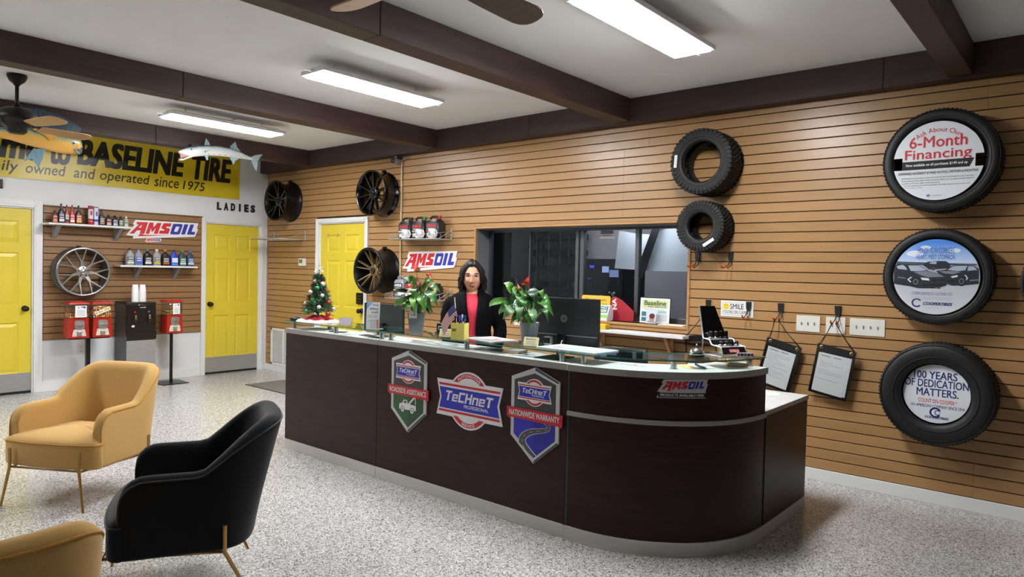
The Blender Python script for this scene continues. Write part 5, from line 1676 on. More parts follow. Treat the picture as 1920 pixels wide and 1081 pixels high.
def badge(mb, cu, cv, w, d, words=True):
    """round red-ring badge with a blue waisted banner, w wide"""
    k = w / .56
    P_ = lambda pts: [(cu + x * k, cv + y * k) for x, y in pts]
    ban = lambda s: P_([(-.28 - s * .6, .105 + s), (.28 + s * .6, .105 + s), (.25 + s * .5, 0), (.28 + s * .6, -.105 - s), (-.28 - s * .6, -.105 - s), (-.25 - s * .5, 0)])
    e = .0004
    mb.disc((cu, cv), .183 * k, d, d + .004, WHT, 56)
    mb.prism(ban(.012), d, d + .0041, WHT)
    d += .0043
    mb.arc((cu, cv), .143 * k, .172 * k, .42, PI - .42, d, d, REDS, 30)
    mb.arc((cu, cv), .143 * k, .172 * k, PI + .42, 2 * PI - .42, d, d, REDS, 30)
    mb.prism(ban(.004), d + e, d + e, WHT)
    for s in (1, -1):
        mb.prism(P_([(-.268, s * .093), (.268, s * .093), (.262, s * .078), (-.262, s * .078)]), d + 2 * e, d + 2 * e, REDS)
    mb.prism(P_([(-.262, .066), (.262, .066), (.243, 0), (.262, -.07), (-.262, -.07), (-.243, 0)]), d + 2 * e, d + 2 * e, BLU)
    block_text(mb, 'TeCHneT', cu - .212 * k, cv - .018 * k, cu + .212 * k, cv + .047 * k, d + 3 * e, WHT)
    mb.text('PROFESSIONAL', (cu - .04 * k, cv - .05 * k, cu + .17 * k, cv - .028 * k), d + 2 * e, WHT, bold=.012, shear=.2, thick=e)
    if words:
        mb.text('AUTOMOTIVE', (cu - .1 * k, 0, cu + .1 * k, .018 * k), d, WHT, bold=.02, arc=(cu, cv, .148 * k, 1), thick=e)
        mb.text('SERVICE', (cu - .06 * k, 0, cu + .06 * k, .018 * k), d, WHT, bold=.02, arc=(cu, cv, .1665 * k, -1), thick=e)
m = MB()
badge(m, 0, 0, .56, 0)
tag(m.build('service_sign', None, (6.156, YS, .6705)), 'round red and blue TECHNET automotive service sign, middle of three on the desk front', 'sign')
def shield(label, cu, cv, words, low, draw):
    m = MB()
    hx, hu, hl, tip_t, tip_b = .177, .212, -.137, .28, -.282
    O = [(0, tip_t), (hx, hu), (hx, hl), (0, tip_b), (-hx, hl), (-hx, hu)]
    I = [(0, tip_t - .034), (hx - .024, hu - .016), (hx - .024, hl + .012), (0, tip_b + .033), (-hx + .024, hl + .012), (-hx + .024, hu - .016)]
    m.prism(O, 0, .01, SILV)
    for s in (1, -1):
        m.prism([O[0], O[1], I[1], I[0]] if s > 0 else [O[3], O[2], I[2], I[3]], .0102, .0102, DKG)
        m.prism([((a[0] + b_[0]) / 2 * 1, (a[1] + b_[1]) / 2) for a, b_ in (((0, tip_t), (0, tip_t - .034)), (O[1], I[1]))] + [I[1], I[0]] if s > 0 else [I[3], I[2], ((O[2][0] + I[2][0]) / 2, (O[2][1] + I[2][1]) / 2), (0, tip_b + .016)], .0104, .0104, SILV)
    m.prism(I, .0104, .0106, DKG)
    m.prism([(-hx + .024, -.02), (0, -.02), (0, tip_b + .033), (-hx + .024, hl + .012)], .0108, .0108, low[0])
    m.prism([(0, -.02), (hx - .024, -.02), (hx - .024, hl + .012), (0, tip_b + .033)], .0108, .0108, low[1])
    draw(m)
    badge(m, .0, .133, .245, .0109, False)
    m.prism([(-.205, .03), (.205, .03), (.205, -.035), (.2, -.037), (-.205, -.03)], .0112, .016, REDS)
    m.prism([(.177, -.037), (.205, -.035), (.177, -.055)], .011, .0113, REDD)
    m.prism([(-.177, -.03), (-.205, -.03), (-.177, -.048)], .011, .0113, REDD)
    m.text(words, (-.185, -.018, .185, .017), .0162, WHT, bold=.02)
    return tag(m.build('shield_sign', None, (cu, YS, cv)), label, 'sign')
def truck(m):
    k = .0112
    m.prism([(-.09, -.13), (-.09, -.095), (-.055, -.083), (-.045, -.062), (-.01, -.062), (-.004, -.086), (.08, -.09), (.08, -.125)], k, k + .0002, WHT)
    m.prism([(-.005, -.09), (.015, -.09), (.075, -.033), (.072, -.028), (.06, -.03)], k + .0003, k + .0004, WHT)
    m.prism([(.068, -.03), (.075, -.03), (.08, -.075), (.074, -.085), (.07, -.075), (.074, -.072)], k + .0003, k + .0004, WHT)
    m.prism([(-.044, -.084), (-.038, -.068), (-.018, -.068), (-.015, -.084)], k + .0003, k + .0004, GRN)
    for u in (-.055, .042):
        m.disc((u, -.13), .0215, k + .0003, k + .0004, GRN, 20)
        m.disc((u, -.13), .017, k + .0005, k + .0006, WHT, 20)
        m.disc((u, -.13), .006, k + .0007, k + .0008, GRN, 12)
def road(m):
    k = .0112
    cen = [(.035, -.022), (.075, -.03), (.108, -.048), (.1, -.066), (.05, -.082), (-.01, -.095), (-.06, -.12), (-.085, -.15), (-.08, -.185), (-.045, -.225), (.0, -.262)]
    wd = [.012, .014, .018, .021, .025, .03, .037, .045, .055, .062, .066]
    def sub(lst):
        o = []
        for i in range(len(lst) - 1):
            p0 = lst[max(0, i - 1)]; p1 = lst[i]; p2 = lst[i + 1]; p3 = lst[min(len(lst) - 1, i + 2)]
            for j in range(4):
                t_ = j / 4
                o.append(tuple(.5 * (2 * b_ + (c_ - a_) * t_ + (2 * a_ - 5 * b_ + 4 * c_ - d_) * t_ ** 2 + (3 * b_ - a_ - 3 * c_ + d_) * t_ ** 3) for a_, b_, c_, d_ in zip(p0, p1, p2, p3)))
        o.append(lst[-1]); return o
    C_ = sub(cen); W_ = [x[0] for x in sub([(w_,) for w_ in wd])]
    def strip(lo, hi, k_, mm, rng=None):
        L_, R_ = [], []
        for i, (x, y) in enumerate(C_):
            a = C_[max(0, i - 1)]; b_ = C_[min(len(C_) - 1, i + 1)]
            dx, dy = b_[0] - a[0], b_[1] - a[1]; l_ = math.hypot(dx, dy); nx, ny = -dy / l_, dx / l_
            L_.append((x + nx * W_[i] * lo, y + ny * W_[i] * lo)); R_.append((x + nx * W_[i] * hi, y + ny * W_[i] * hi))
        for i in range(len(C_) - 1):
            if rng and not rng(i): continue
            q_ = [L_[i], L_[i + 1], R_[i + 1], R_[i]]
            q_ = [(max(-.152, min(.152, x)), max(y, -.252 + abs(x) * .72)) for x, y in q_]
            m.prism(q_, k_, k_, mm)
    strip(-.58, .58, k, WHT); strip(-.5, .5, k + .0002, ROADG); strip(-.03, .03, k + .0004, mat('road_dash', '#d8d29a', .5), lambda i: i % 4 < 2)
shield('silver-edged ROADSIDE ASSISTANCE shield sign with green tow truck on the desk front', 5.595, .662, 'ROADSIDE ASSISTANCE', (GRN, GRN2), truck)
shield('silver-edged NATIONWIDE WARRANTY shield sign with winding road on the desk front', 6.690, .662, 'NATIONWIDE WARRANTY', (BLU, BLU2), road)
# oil brand sticker wrapped round the curved end
m = MB()
B2 = [(x * .285 / 1000, y * .285 / 1000 + .018) for x, y in AMS_BACK]
base = [(-.108, .054), (.142, .056), (.136, .034), (.142, .03), (.13, -.003), (.128, -.044), (-.146, -.044), (-.128, -.012), (-.142, -.012), (-.112, .032), (-.12, .036)]
n0 = MB(); n0.prism(base, 0, 0, SILV)
bmx = bmesh.new()
bv = [bmx.verts.new((p.x, p.y, p.z)) for p in n0.v]; bmx.faces.new(bv)
for i in range(-6, 7):
    bmesh.ops.bisect_plane(bmx, geom=bmx.verts[:] + bmx.edges[:] + bmx.faces[:], plane_co=(i * .022, 0, 0), plane_no=(1, 0, 0))
m.bm(bmx, SILV)
amsoil(m, .262, .0008, back=False, mats=(RED, BLUE, SILV, INK), cv=.018)
for i in range(12):
    u0 = -.138 + .266 * i / 12; u1 = u0 + .266 / 12
    m.prism([(u0 - .0, -.04), (u1, -.04), (u1 + .004, -.016), (u0 + .004, -.016)], .0008, .0008, INK)
m.text('PRODUCTS AVAILABLE HERE', (-.126, -.035, .12, -.021), .001, PAPER, bold=.025, shear=.1)
A0 = math.radians(-45.5)
def wrap(p):
    a = A0 + p.x / .80
    # walk along the rounded end by angle; depth outwards
    o = el(a, -.0012); c = (CX, CY)
    e_ = .02
    p1, p2 = el(a - e_, -.0012), el(a + e_, -.0012)
    tx, ty = p2[0] - p1[0], p2[1] - p1[1]; l_ = math.hypot(tx, ty)
    nx, ny = ty / l_, -tx / l_
    return (o[0] - nx * p.y, o[1] - ny * p.y, p.z + .8915)
m.warp(wrap)
tag(m.build('oil_brand_sticker', None), 'AMSOIL PRODUCTS AVAILABLE HERE sticker on the curved desk end', 'sticker')
# ------------------------------------------------------------------ things on the counter
ZT = 1.0475
# small decorated tree
t = thing('christmas_tree', 'small decorated Christmas tree with silver star on the glass shelf', 'Christmas tree', (4.285, -2.05, ZT))
rnd = random.Random(11)
M_NEED = [mat('needle_green_%d' % i, c, .6) for i, c in enumerate(('#24452c', '#2f5a36', '#1c3724', '#3d6b3f'))]
f = MB()
f.cyl((0, 0, .02), (0, 0, .36), .008, mat('tree_trunk', '#4a3626', .8), r1=.003, n=8)
for k in range(520):
    h = rnd.random() ** 1.15
    z = .085 + h * .30
    R_ = (.118 * (1 - h) + .032) * rnd.uniform(.5, 1.05)
    a = rnd.uniform(0, 2 * PI)
    d = Vector((math.cos(a), math.sin(a), rnd.uniform(-.35, .25)))
    p0 = Vector((math.cos(a) * R_ * .25, math.sin(a) * R_ * .25, z)); p1 = p0 + d * R_ * .8
    m_ = rnd.choice(M_NEED)
    u = d.cross(Vector((0, 0, 1))).normalized(); v = d.cross(u).normalized()
    for j in range(5):
        b_ = p0.lerp(p1, .35 + .13 * j); l_ = .02
        for s in ((u), (-u), (v), (-v)):
            tip = b_ + (s * .8 + d.normalized() * .7) * l_ * 1.2
            w_ = d.cross(s).normalized() * .0022
            f.add([b_ - w_, b_ + w_, tip], [(0, 1, 2)], m_)
f.build('foliage', t)
cols = ['#b5202a', '#e0ded6', '#2c8a4a', '#d4d2c8', '#a81c2a', '#e8e6e0', '#3fa060', '#dcd0b0']
k = 0
for i in range(26):
    h = (i + .5) / 26
    z = .06 + h * .30
    R_ = .108 * (1 - h) + .026
    a = i * 2.399
    b_ = MB().ball((R_ * math.cos(a), R_ * math.sin(a), z), R_ * 0 + (.017 if i % 3 else .021), mat('bauble_' + cols[i % 8][1:], cols[i % 8], .18, .3), 14, 8)
    b_.cyl((R_ * math.cos(a), R_ * math.sin(a), z + .014), (R_ * math.cos(a), R_ * math.sin(a), z + .021), .004, M_NICKEL, n=8)
    b_.build('bauble', t)
s = MB().at(T(0, 0, .43) @ RZ(math.radians(45)))
for i in range(6):
    a = PI / 2 + i * PI / 3
    l_ = .062 if i % 3 == 0 else .05
    s.add([(0, -.008, 0), (.01 * math.cos(a + .5), 0, .01 * math.sin(a + .5)), (l_ * math.cos(a), 0, l_ * math.sin(a)), (.01 * math.cos(a - .5), 0, .01 * math.sin(a - .5)), (0, .008, 0)], [(0, 1, 2), (0, 2, 3), (4, 2, 1), (4, 3, 2)], mat('silver_star', '#dcdcda', .2, .6))
s.cyl((0, 0, -.06), (0, 0, 0), .004, M_NICKEL, n=8)
s.build('star', t)
s = MB()
r = []
for q_, (rr, zz) in enumerate(((.03, .05), (.1, .03), (.15, .016), (.19, .006), (.2, .001))):
    r.append([(rr * (1 + .05 * math.sin(7 * i_ * 2 * PI / 48)) * math.cos(2 * PI * i_ / 48), min(.135, rr * .78 * (1 + .05 * math.sin(5 * i_ * 2 * PI / 48)) * math.sin(2 * PI * i_ / 48)), zz + .004 * (1 + math.sin(9 * i_ * 2 * PI / 48)) * (q_ < 4)) for i_ in range(48)])
s.loft(r[:3], mat('red_velvet_skirt', '#9c1420', .8), True, False, False).loft(r[2:], noisy('white_fleece', [(.3, '#dddddd'), (.7, '#efefef')], nscale=60, rough=.95, bump=.5), True, False, False)
s.build('tree_skirt', t)
t = thing('sunglasses_case', 'black folded pouch lying left of the Christmas tree', 'case', (4.062, -2.12, ZT + .001))
MB().loft([sq(0, 0, .03, .045, z_, e=2.6) for z_ in (.0, )] + [sq(0, 0, .034, .05, .006, e=2.6), sq(0, 0, .03, .045, .02, e=2.6), sq(0, 0, .015, .02, .026, e=2.6)], M_VINYL).build('pouch_body', t)
MB().box((-.004, -.05, .0265), (.004, .05, .029), M_NICKEL, .001).build('clasp', t)
# acrylic card block
t = thing('card_holder', 'small clear acrylic holder of glittery cards right of the Christmas tree', 'card holder', (4.797, -2.165, ZT), .35)
MB().box((-.06, -.02, 0), (.06, .03, .004), M_CLEAR).add([(-.06, .0, .004), (.06, .0, .004), (.06, .03, .07), (-.06, .03, .07)], [(0, 1, 2, 3)], M_CLEAR).build('holder', t)
c = MB().at(T(0, .002, .006) @ RX(-.4)).box((-.055, -.008, 0), (.055, -.001, .062), noisy('glitter_card', [(.35, '#4a4a58'), (.5, '#b8b4be'), (.65, '#8a6a72')], nscale=220, rough=.4), .0005)
c.build('cards', t)
# shop without credit stand
t = thing('counter_sign', 'upright white Shop without credit leaflet stand on the glass shelf', 'sign', (5.11, -2.15, ZT), .42)
c = MB().at(RX(-.06))
c.at(RX(-.06) @ Matrix.Diagonal((.66, 1, 1, 1)))
c.rect(-.078, 0, .078, .196, 0, .004, WHT)
c.prism([(-.078, .196), (-.005, .196), (-.078, .145)], .0042, .0042, mat('leaflet_sky', '#7fb4d8', .5))
for i, w_ in enumerate(('Shop', 'without', 'credit')):
    c.text(w_, ({0: -.002, 1: -.04, 2: -.012}[i], .168 - i * .025, .068, .186 - i * .025), .0042, NAVY if i < 3 else INK, bold=.004)
for v in (.1, .088, .06):
    c.rect(-.06, v, .06, v + .003, .0042, .0042, GREYP)
c.rect(-.025, .01, .045, .07, .0042, .0042, mat('leaflet_grey', '#c2c8d2', .5))
for v in (.018, .03, .043, .055):
    c.rect(-.02, v, .04, v + .006, .0046, .0046, PAPER)
c.rect(.05, .006, .077, .072, .0042, .0042, mat('leaflet_orange', '#d98a5a', .5))
c.build('leaflet', t)
MB().at(RX(-.06)).rect(-.053, 0, .053, .2, -.004, -.0005, mat('clear_acrylic_back', '#c8d0d2', .1)).at().box((-.053, .005, 0), (.053, .07, .003), mat('clear_acrylic_back', '#c8d0d2', .1)).build('stand', t)

# ---- potted plants
M_LEAF = noisy('anthurium_leaf', [(.3, '#2a5c22'), (.7, '#427f30')], nscale=9, rough=.4)
M_LEAFD = noisy('anthurium_leaf_dark', [(.3, '#15301a'), (.7, '#224826')], nscale=9, rough=.42)
M_LEAFL = noisy('anthurium_leaf_light', [(.3, '#4d8434'), (.7, '#6aa048')], nscale=9, rough=.42)
M_LEAFP = noisy('leaf_pale_back', [(.3, '#4f7a4a'), (.7, '#7f9f78')], nscale=9, rough=.4)
M_STEM = mat('leaf_stem', '#5e8a3c', .45)
M_POTG = noisy('grey_stoneware_pot', [(.3, '#70747b'), (.7, '#80848b')], nscale=90, rough=.45, bump=.35, bdist=.001)
M_SOIL = noisy('potting_soil', [(.3, '#241a12'), (.7, '#3a2a1c')], nscale=60, rough=.95, bump=.8)
VIEW = Vector((.72, -.69, .05)).normalized()      # towards the seating area, where the leaves turn
def leaf(mb, root, base, tip, w, m, up=None, fold=.18, curl=.02):
    root, base, tip = Vector(root), Vector(base), Vector(tip)
    base = base.lerp(tip, .2)
    mid = root.lerp(base, .55) + Vector((0, 0, .02))
    mb.tube([root, mid, base], [.0035, .003, .0022], M_STEM, 6)
    d = (tip - base); L_ = d.length; d = d / L_; w = w * .64
    n = Vector(up) if up is not None else (VIEW + Vector((0, 0, .6)))
    n = (n - d * n.dot(d)).normalized()
    s = d.cross(n).normalized()
    rows = []
    for i in range(13):
        t_ = i / 12
        wl = w * .5 * (math.sin(PI * min(1, (t_ + .02)) ** .62)) ** .85 if t_ < 1 else 0
        wl = max(wl, .0006)
        tt = t_ - .13 * (1 - t_) ** 3
        row = []
        for j in range(-4, 5):
            f_ = j / 4
            back = .1 * abs(f_) ** 1.5 * (1 - t_) ** 4          # heart lobes reach behind the stalk
            p = base + d * L_ * (t_ - back * 1.6) + s * wl * f_ + n * (fold * wl * abs(f_) + curl * math.sin(PI * t_) * 2 - curl * 3 * max(0, t_ - .75)) 
            row.append(p)
        rows.append(row)
    vs_ = [p for r_ in rows for p in r_]
    fs_ = [(i * 9 + j, i * 9 + j + 1, (i + 1) * 9 + j + 1, (i + 1) * 9 + j) for i in range(12) for j in range(8)]
    mb.add(vs_, fs_, m, True)
def spathe(t, root, base, tip, w, m, up, spad='#d8a040'):
    b = MB()
    leaf(b, root, base, tip, w, m, up, fold=.35, curl=.012)
    b.build('flower', t)
    s = MB()
    n = Vector(up).normalized()
    p = Vector(base) + (Vector(tip) - Vector(base)) * .2
    s.tube([p, p + n * .02 + (Vector(tip) - Vector(base)) * .1, p + n * .04 + (Vector(tip) - Vector(base)) * .2], [.004, .0035, .0015], mat('spadix_' + spad[1:], spad, .5), 8)
    s.build('spadix', t.children[-1] if False else b_last(t, 'flower'))
def b_last(t, nm):
    c = [o for o in COL.objects if o.parent == t and o.name.startswith(nm)]
    return c[-1]
RSP = mat('red_spathe', '#d0281f', .22); OSP = mat('orange_spathe', '#e2654a', .3); PSP = mat('pink_spathe', '#d8776a', .3)
px_, py_ = 5.487, -2.06
t = thing('potted_plant', 'anthurium with orange flowers in square grey pot, left of the flag', 'potted plant', (px_, py_, ZT), .75)
Ri = Matrix.Rotation(-.75, 3, 'Z')
def loc(x, z, dy=0.):        # point given by its place along the counter and height
    return Ri @ Vector((x - px_, dy, z - ZT))
p = MB()
p.frustum((0, 0), 0, .14, .044, .044, .0575, .0575, M_POTG)
p.build('pot', t)
MB().box((-.053, -.053, .1402), (.053, .053, .142), M_SOIL).build('soil', t)
f = MB()
rt = lambda: (rnd.uniform(-.03, .03), rnd.uniform(-.03, .03), .14)
for (bx, bz, bdy), (tx, tz, tdy), w_, m_ in (
    (((5.43, 1.34, -.02)), (5.305, 1.285, -.06), .085, M_LEAFD), ((5.44, 1.30, -.03), (5.32, 1.222, -.07), .06, M_LEAFP), ((5.45, 1.385, .0), (5.405, 1.432, -.05), .10, M_LEAF),
    ((5.54, 1.36, .03), (5.70, 1.245, .0), .11, M_LEAF), ((5.55, 1.33, -.03), (5.665, 1.22, -.08), .085, M_LEAFL), ((5.53, 1.37, .05), (5.66, 1.345, .06), .08, M_LEAF), ((5.5, 1.31, -.06), (5.6, 1.2, -.12), .07, M_LEAFL),
    ((5.46, 1.29, -.05), (5.37, 1.23, -.11), .06, M_LEAFL), ((5.5, 1.36, -.02), (5.56, 1.29, -.10), .085, M_LEAF), ((5.47, 1.34, .04), (5.42, 1.30, .08), .08, M_LEAFD), ((5.52, 1.39, .03), (5.59, 1.41, .07), .07, M_LEAF),
    ((5.5, 1.25, -.05), (5.47, 1.2, -.1), .05, M_LEAFL), ((5.53, 1.27, .0), (5.63, 1.27, -.04), .06, M_LEAF), ((5.45, 1.32, .02), (5.36, 1.33, .05), .06, M_LEAF), ((5.53, 1.24, .03), (5.6, 1.2, .05), .05, M_LEAFD)):
    leaf(f, rt(), loc(bx, bz, bdy), loc(tx, tz, tdy), w_, m_, Ri @ (VIEW + Vector((rnd.uniform(-.3, .3), rnd.uniform(-.3, .3), rnd.uniform(.2, .9)))))
    j = [rnd.uniform(-.03, .03) for _ in range(3)]
    leaf(f, rt(), loc(bx * .6 + 5.487 * .4 + j[0], bz - .03 + j[1], bdy * .6 + .01), loc(tx * .7 + 5.487 * .3 + j[0], tz - .02 + j[2], tdy * .8 + .015), w_ * .8, M_LEAF if m_ is M_LEAFP else m_, Ri @ (VIEW + Vector((rnd.uniform(-.4, .4), rnd.uniform(-.4, .4), rnd.uniform(.2, .9)))))
for i in range(10):
    a = i * .63
    f.tube([rt(), (.05 * math.cos(a), .05 * math.sin(a), .2), (.075 * math.cos(a), .075 * math.sin(a), .24)], [.003, .0025, .0015], M_STEM, 5)
f.build('foliage', t)
for bx, bz, tx, tz, w_, m_, dy in ((5.505, 1.475, 5.515, 1.53, .075, OSP, -.02), (5.60, 1.452, 5.665, 1.44, .06, RSP, .0), (5.53, 1.375, 5.585, 1.405, .055, PSP, -.02), (5.475, 1.352, 5.45, 1.392, .05, PSP, -.03)):
    spathe(t, rt(), loc(bx, bz, dy), loc(tx, tz, dy - .03), w_, m_, Ri @ (VIEW + Vector((0, 0, .5))))
MB().at(T(-.02, -.062, .135) @ RX(-.1)).prism([(-.028, -.03), (.028, -.03), (.028, .07), (.018, .085), (-.018, .085), (-.028, .07)], 0, .001, WHT).disc((0, .04), .017, .0012, .0014, mat('tag_rust', '#8a3a22', .5), 20, .022).rect(-.015, -.01, .015, -.004, .0012, .0012, GREYP).build('care_tag', t)

px_, py_ = 6.45, -1.985
t = thing('potted_plant', 'anthurium with one red flower in round grey pot, beside the HP monitor', 'potted plant', (px_, py_, ZT))
Ri = Matrix.Identity(3)
MB().lathe([(.001, 0), (.043, 0), (.046, .004), (.062, .128), (.062, .132), (.058, .132), (.055, .12), (.001, .118)], M_POTG, n=40).build('pot', t)
MB().lathe([(.0545, .119), (.03, .121), (.001, .122)], M_SOIL, n=24).build('soil', t)
f = MB()
for (bx, bz, bdy), (tx, tz, tdy), w_, m_ in (
    ((6.31, 1.32, -.03), (6.145, 1.252, -.05), .075, M_LEAFL), ((6.33, 1.355, -.02), (6.275, 1.425, -.05), .085, M_LEAFL), ((6.38, 1.385, .0), (6.36, 1.30, -.08), .09, M_LEAF), ((6.44, 1.39, -.02), (6.54, 1.30, -.05), .115, M_LEAFD),
    ((6.52, 1.325, -.01), (6.665, 1.24, -.04), .085, M_LEAF), ((6.50, 1.28, -.06), (6.575, 1.165, -.1), .08, M_LEAFP), ((6.44, 1.30, -.08), (6.49, 1.20, -.14), .085, M_LEAFP), ((6.40, 1.29, -.08), (6.36, 1.2, -.15), .085, M_LEAFP),
    ((6.50, 1.33, .03), (6.59, 1.31, .03), .07, M_LEAF), ((6.45, 1.34, -.05), (6.47, 1.25, -.12), .08, M_LEAF), ((6.35, 1.30, -.05), (6.29, 1.25, -.1), .08, M_LEAF), ((6.36, 1.36, .05), (6.31, 1.36, .05), .08, M_LEAF),
    ((6.48, 1.25, -.04), (6.54, 1.16, -.1), .055, M_LEAFL), ((6.43, 1.35, .06), (6.44, 1.40, .05), .09, M_LEAFD), ((6.52, 1.36, .03), (6.57, 1.335, -.02), .07, M_LEAFL), ((6.41, 1.25, -.07), (6.44, 1.19, -.12), .05, M_LEAFL), ((6.38, 1.34, -.05), (6.44, 1.28, -.11), .075, M_LEAFL)):
    leaf(f, (rnd.uniform(-.03, .03), rnd.uniform(-.03, .03), .12), loc(bx, bz, bdy), loc(tx, tz, tdy), w_, m_, VIEW + Vector((rnd.uniform(-.3, .3), rnd.uniform(-.3, .3), rnd.uniform(.2, .9))))
    j = [rnd.uniform(-.03, .03) for _ in range(3)]
    leaf(f, (rnd.uniform(-.03, .03), rnd.uniform(-.03, .03), .12), loc(bx * .6 + 6.45 * .4 + j[0], bz - .03 + j[1], min(.02, bdy * .6)), loc(tx * .7 + 6.45 * .3 + j[0], tz - .02 + j[2], min(.03, tdy * .8)), w_ * .8, M_LEAF if m_ is M_LEAFP else m_, VIEW + Vector((rnd.uniform(-.4, .4), rnd.uniform(-.4, .4), rnd.uniform(.2, .9))))
for i in range(12):
    a = i * .55
    f.tube([(rnd.uniform(-.03, .03), rnd.uniform(-.03, .03), .12), (.05 * math.cos(a), .05 * math.sin(a), .17), (.08 * math.cos(a), .08 * math.sin(a), .2)], [.003, .0025, .0015], M_STEM, 5)
f.build('foliage', t)
spathe(t, (0, 0, .12), loc(6.43, 1.405, -.03), loc(6.475, 1.462, -.05), .085, RSP, VIEW + Vector((0, 0, .25)), '#e6d8a0')
spathe(t, (0, 0, .12), loc(6.375, 1.37, -.03), loc(6.40, 1.415, -.06), .045, OSP, VIEW + Vector((.3, 0, .1)))
MB().at(T(-.03, -.075, .145) @ RY(-.3) @ RX(-.3)).rect(-.03, 0, .03, .045, 0, .001, WHT).rect(-.022, .015, .022, .022, .0012, .0012, GREYP).build('care_tag', t)

# ---- small counter things
t = thing('card_terminal', 'small black box with white print behind the left plant pot', 'box', (5.70, -1.955, ZT), .3)
MB().box((-.075, -.035, 0), (.075, .035, .075), M_BLACK, .006).build('housing', t)
MB().rect(-.06, .03, -.005, .055, .0355, .0357, PAPER).rect(-.055, .035, -.02, .048, .036, .0361, INK).build('label', t)
M_CREAM = mat('cream_business_card', '#e9e3b4', .5)
def cards(x, y, rz, label):
    t = thing('business_cards', label, 'business cards', (x, y, ZT), rz)
    MB().box((-.05, -.028, 0), (.05, .03, .004), M_CLEAR).add([(-.05, -.03, 0), (.05, -.03, 0), (.05, -.03, .02), (-.05, -.03, .02)], [(0, 1, 2, 3)], M_CLEAR).build('holder', t)
    c = MB().at(T(0, -.016, .005) @ RX(-.35))
    c.box((-.046, 0, 0), (.046, .014, .055), M_CREAM, .0005)
    c.text('Baseline', (-.03, .036, .03, .047), .0004, NAVY, bold=.01)
    c.rect(-.03, .022, .03, .026, .0004, .0004, GREYP).rect(-.03, .012, .03, .015, .0004, .0004, GREYP)
    c.build('cards', t)
cards(5.868, -2.14, .3, 'cream business cards in a holder between the left plant and the pen cup')
cards(6.575, -2.12, .3, 'cream business cards in a holder in front of the round plant pot')
t = thing('pen_cup', 'square pale yellow pen cup on the glass shelf before the woman', 'pen cup', (6.005, -2.15, ZT), .42)
c = MB(); a_ = .046
M_YCUP = mat('pale_yellow_plastic', '#e3d472', .4)
for s in ((-a_, -a_, a_, -a_ + .003), (-a_, a_ - .003, a_, a_), (-a_, -a_ + .003, -a_ + .003, a_ - .003), (a_ - .003, -a_ + .003, a_, a_ - .003)):
    c.box((s[0], s[1], 0), (s[2], s[3], .105), M_YCUP)
c.box((-a_ + .003, -a_ + .003, 0), (a_ - .003, a_ - .003, .003), M_YCUP)
c.build('cup', t)
c = MB().text('Baseline', (-.038, .062, -.006, .074), a_ + .0003, INK, bold=.02)
c.rect(-.038, .054, -.012, .058, a_ + .0005, a_ + .0005, INK).rect(-.036, .035, -.01, .037, a_ + .0005, a_ + .0005, GREYP)
c.build('print', t)
for i, (c1, c2, dx, dy, tx, ty, lab) in enumerate((
    ('#2a2f9c', '#2a2f9c', -.02, .02, -.01, .02, 'blue stick pen in the yellow cup, tallest beside the flag stick'), ('#1c2a6a', '#3a55c0', -.005, -.01, .02, .0, 'navy pen in the yellow cup in front of the blue pen'),
    ('#c0242c', '#e2e2e2', .008, .012, .01, .0, 'red pen in the middle of the yellow cup'), ('#dfe2ea', '#2a3f90', .02, -.012, .06, -.01, 'clear pen with blue clip in the yellow cup'),
    ('#1b1f3a', '#c8ccd8', .028, .014, .03, .02, 'dark pen with silver cap in the yellow cup'), ('#8fa0c8', '#27407e', .032, -.02, .09, .0, 'pale blue pen leaning right out of the yellow cup'),
    ('#15151a', '#15151a', -.026, -.02, -.03, -.02, 'black pen at the left front of the yellow cup'))):
    t = thing('pen', lab, 'pen', (6.005 + dx * .8, -2.15 + dy * .8, ZT + .004), rot=(ty, tx * 2, .42))
    MB().cyl((0, 0, .0), (0, 0, .115), .0042, plastic(c1), n=10).build('barrel', t)
    MB().cyl((0, 0, .115), (0, 0, .145 + .006 * (i % 3)), .005, plastic(c2), n=10).box((.004, -.0015, .118), (.0065, .0015, .148), plastic(c2)).build('cap', t)
t = thing('stick_flag', 'little American flag on a white stick standing in the yellow cup', 'flag', (5.994, -2.156, ZT + .004), rot=(0, -.14, 0))
MB().cyl((0, 0, 0), (0, 0, .262), .003, mat('white_flag_stick', '#e4e0d4', .5), n=10).ball((0, 0, .265), .0045, mat('flag_gold', '#c8a84a', .3, .6), 8, 6).build('stick', t)
f = MB()
FR, FW, FB = mat('flag_red', '#b52a36', .7), mat('flag_white', '#e4e2e0', .7), mat('flag_blue', '#2c3270', .7)
def fl(u, v):      # u along the fly, v down the hoist; cloth droops away from the stick
    x = -.002 - u * .125 + v * .02
    z = .225 - v * .085 - u * .085 - u * u * .03
    return (x, -.002 - .012 * math.sin(u * 5) * u - .03 * u, z)
nu_, nv = 14, 13
for j in range(nv):
    for i in range(nu_):
        u0, u1, v0, v1 = i / nu_, (i + 1) / nu_, j / nv, (j + 1) / nv
        mm = FB if (j < 7 and i < 6) else (FR if j % 2 == 0 else FW)
        f.add([fl(u0, v0), fl(u1, v0), fl(u1, v1), fl(u0, v1)], [(0, 1, 2, 3)], mm, True)
for j in range(5):
    for i in range(5):
        u, v = .05 + i * .08, .06 + j * .105
        p_ = Vector(fl(u, v)) + Vector((0, -.0012, 0))
        f.add([p_ + Vector((.002, 0, 0)), p_ + Vector((0, 0, .002)), p_ + Vector((-.002, 0, 0)), p_ + Vector((0, 0, -.002))], [(0, 1, 2, 3)], FW)
f.build('cloth', t)
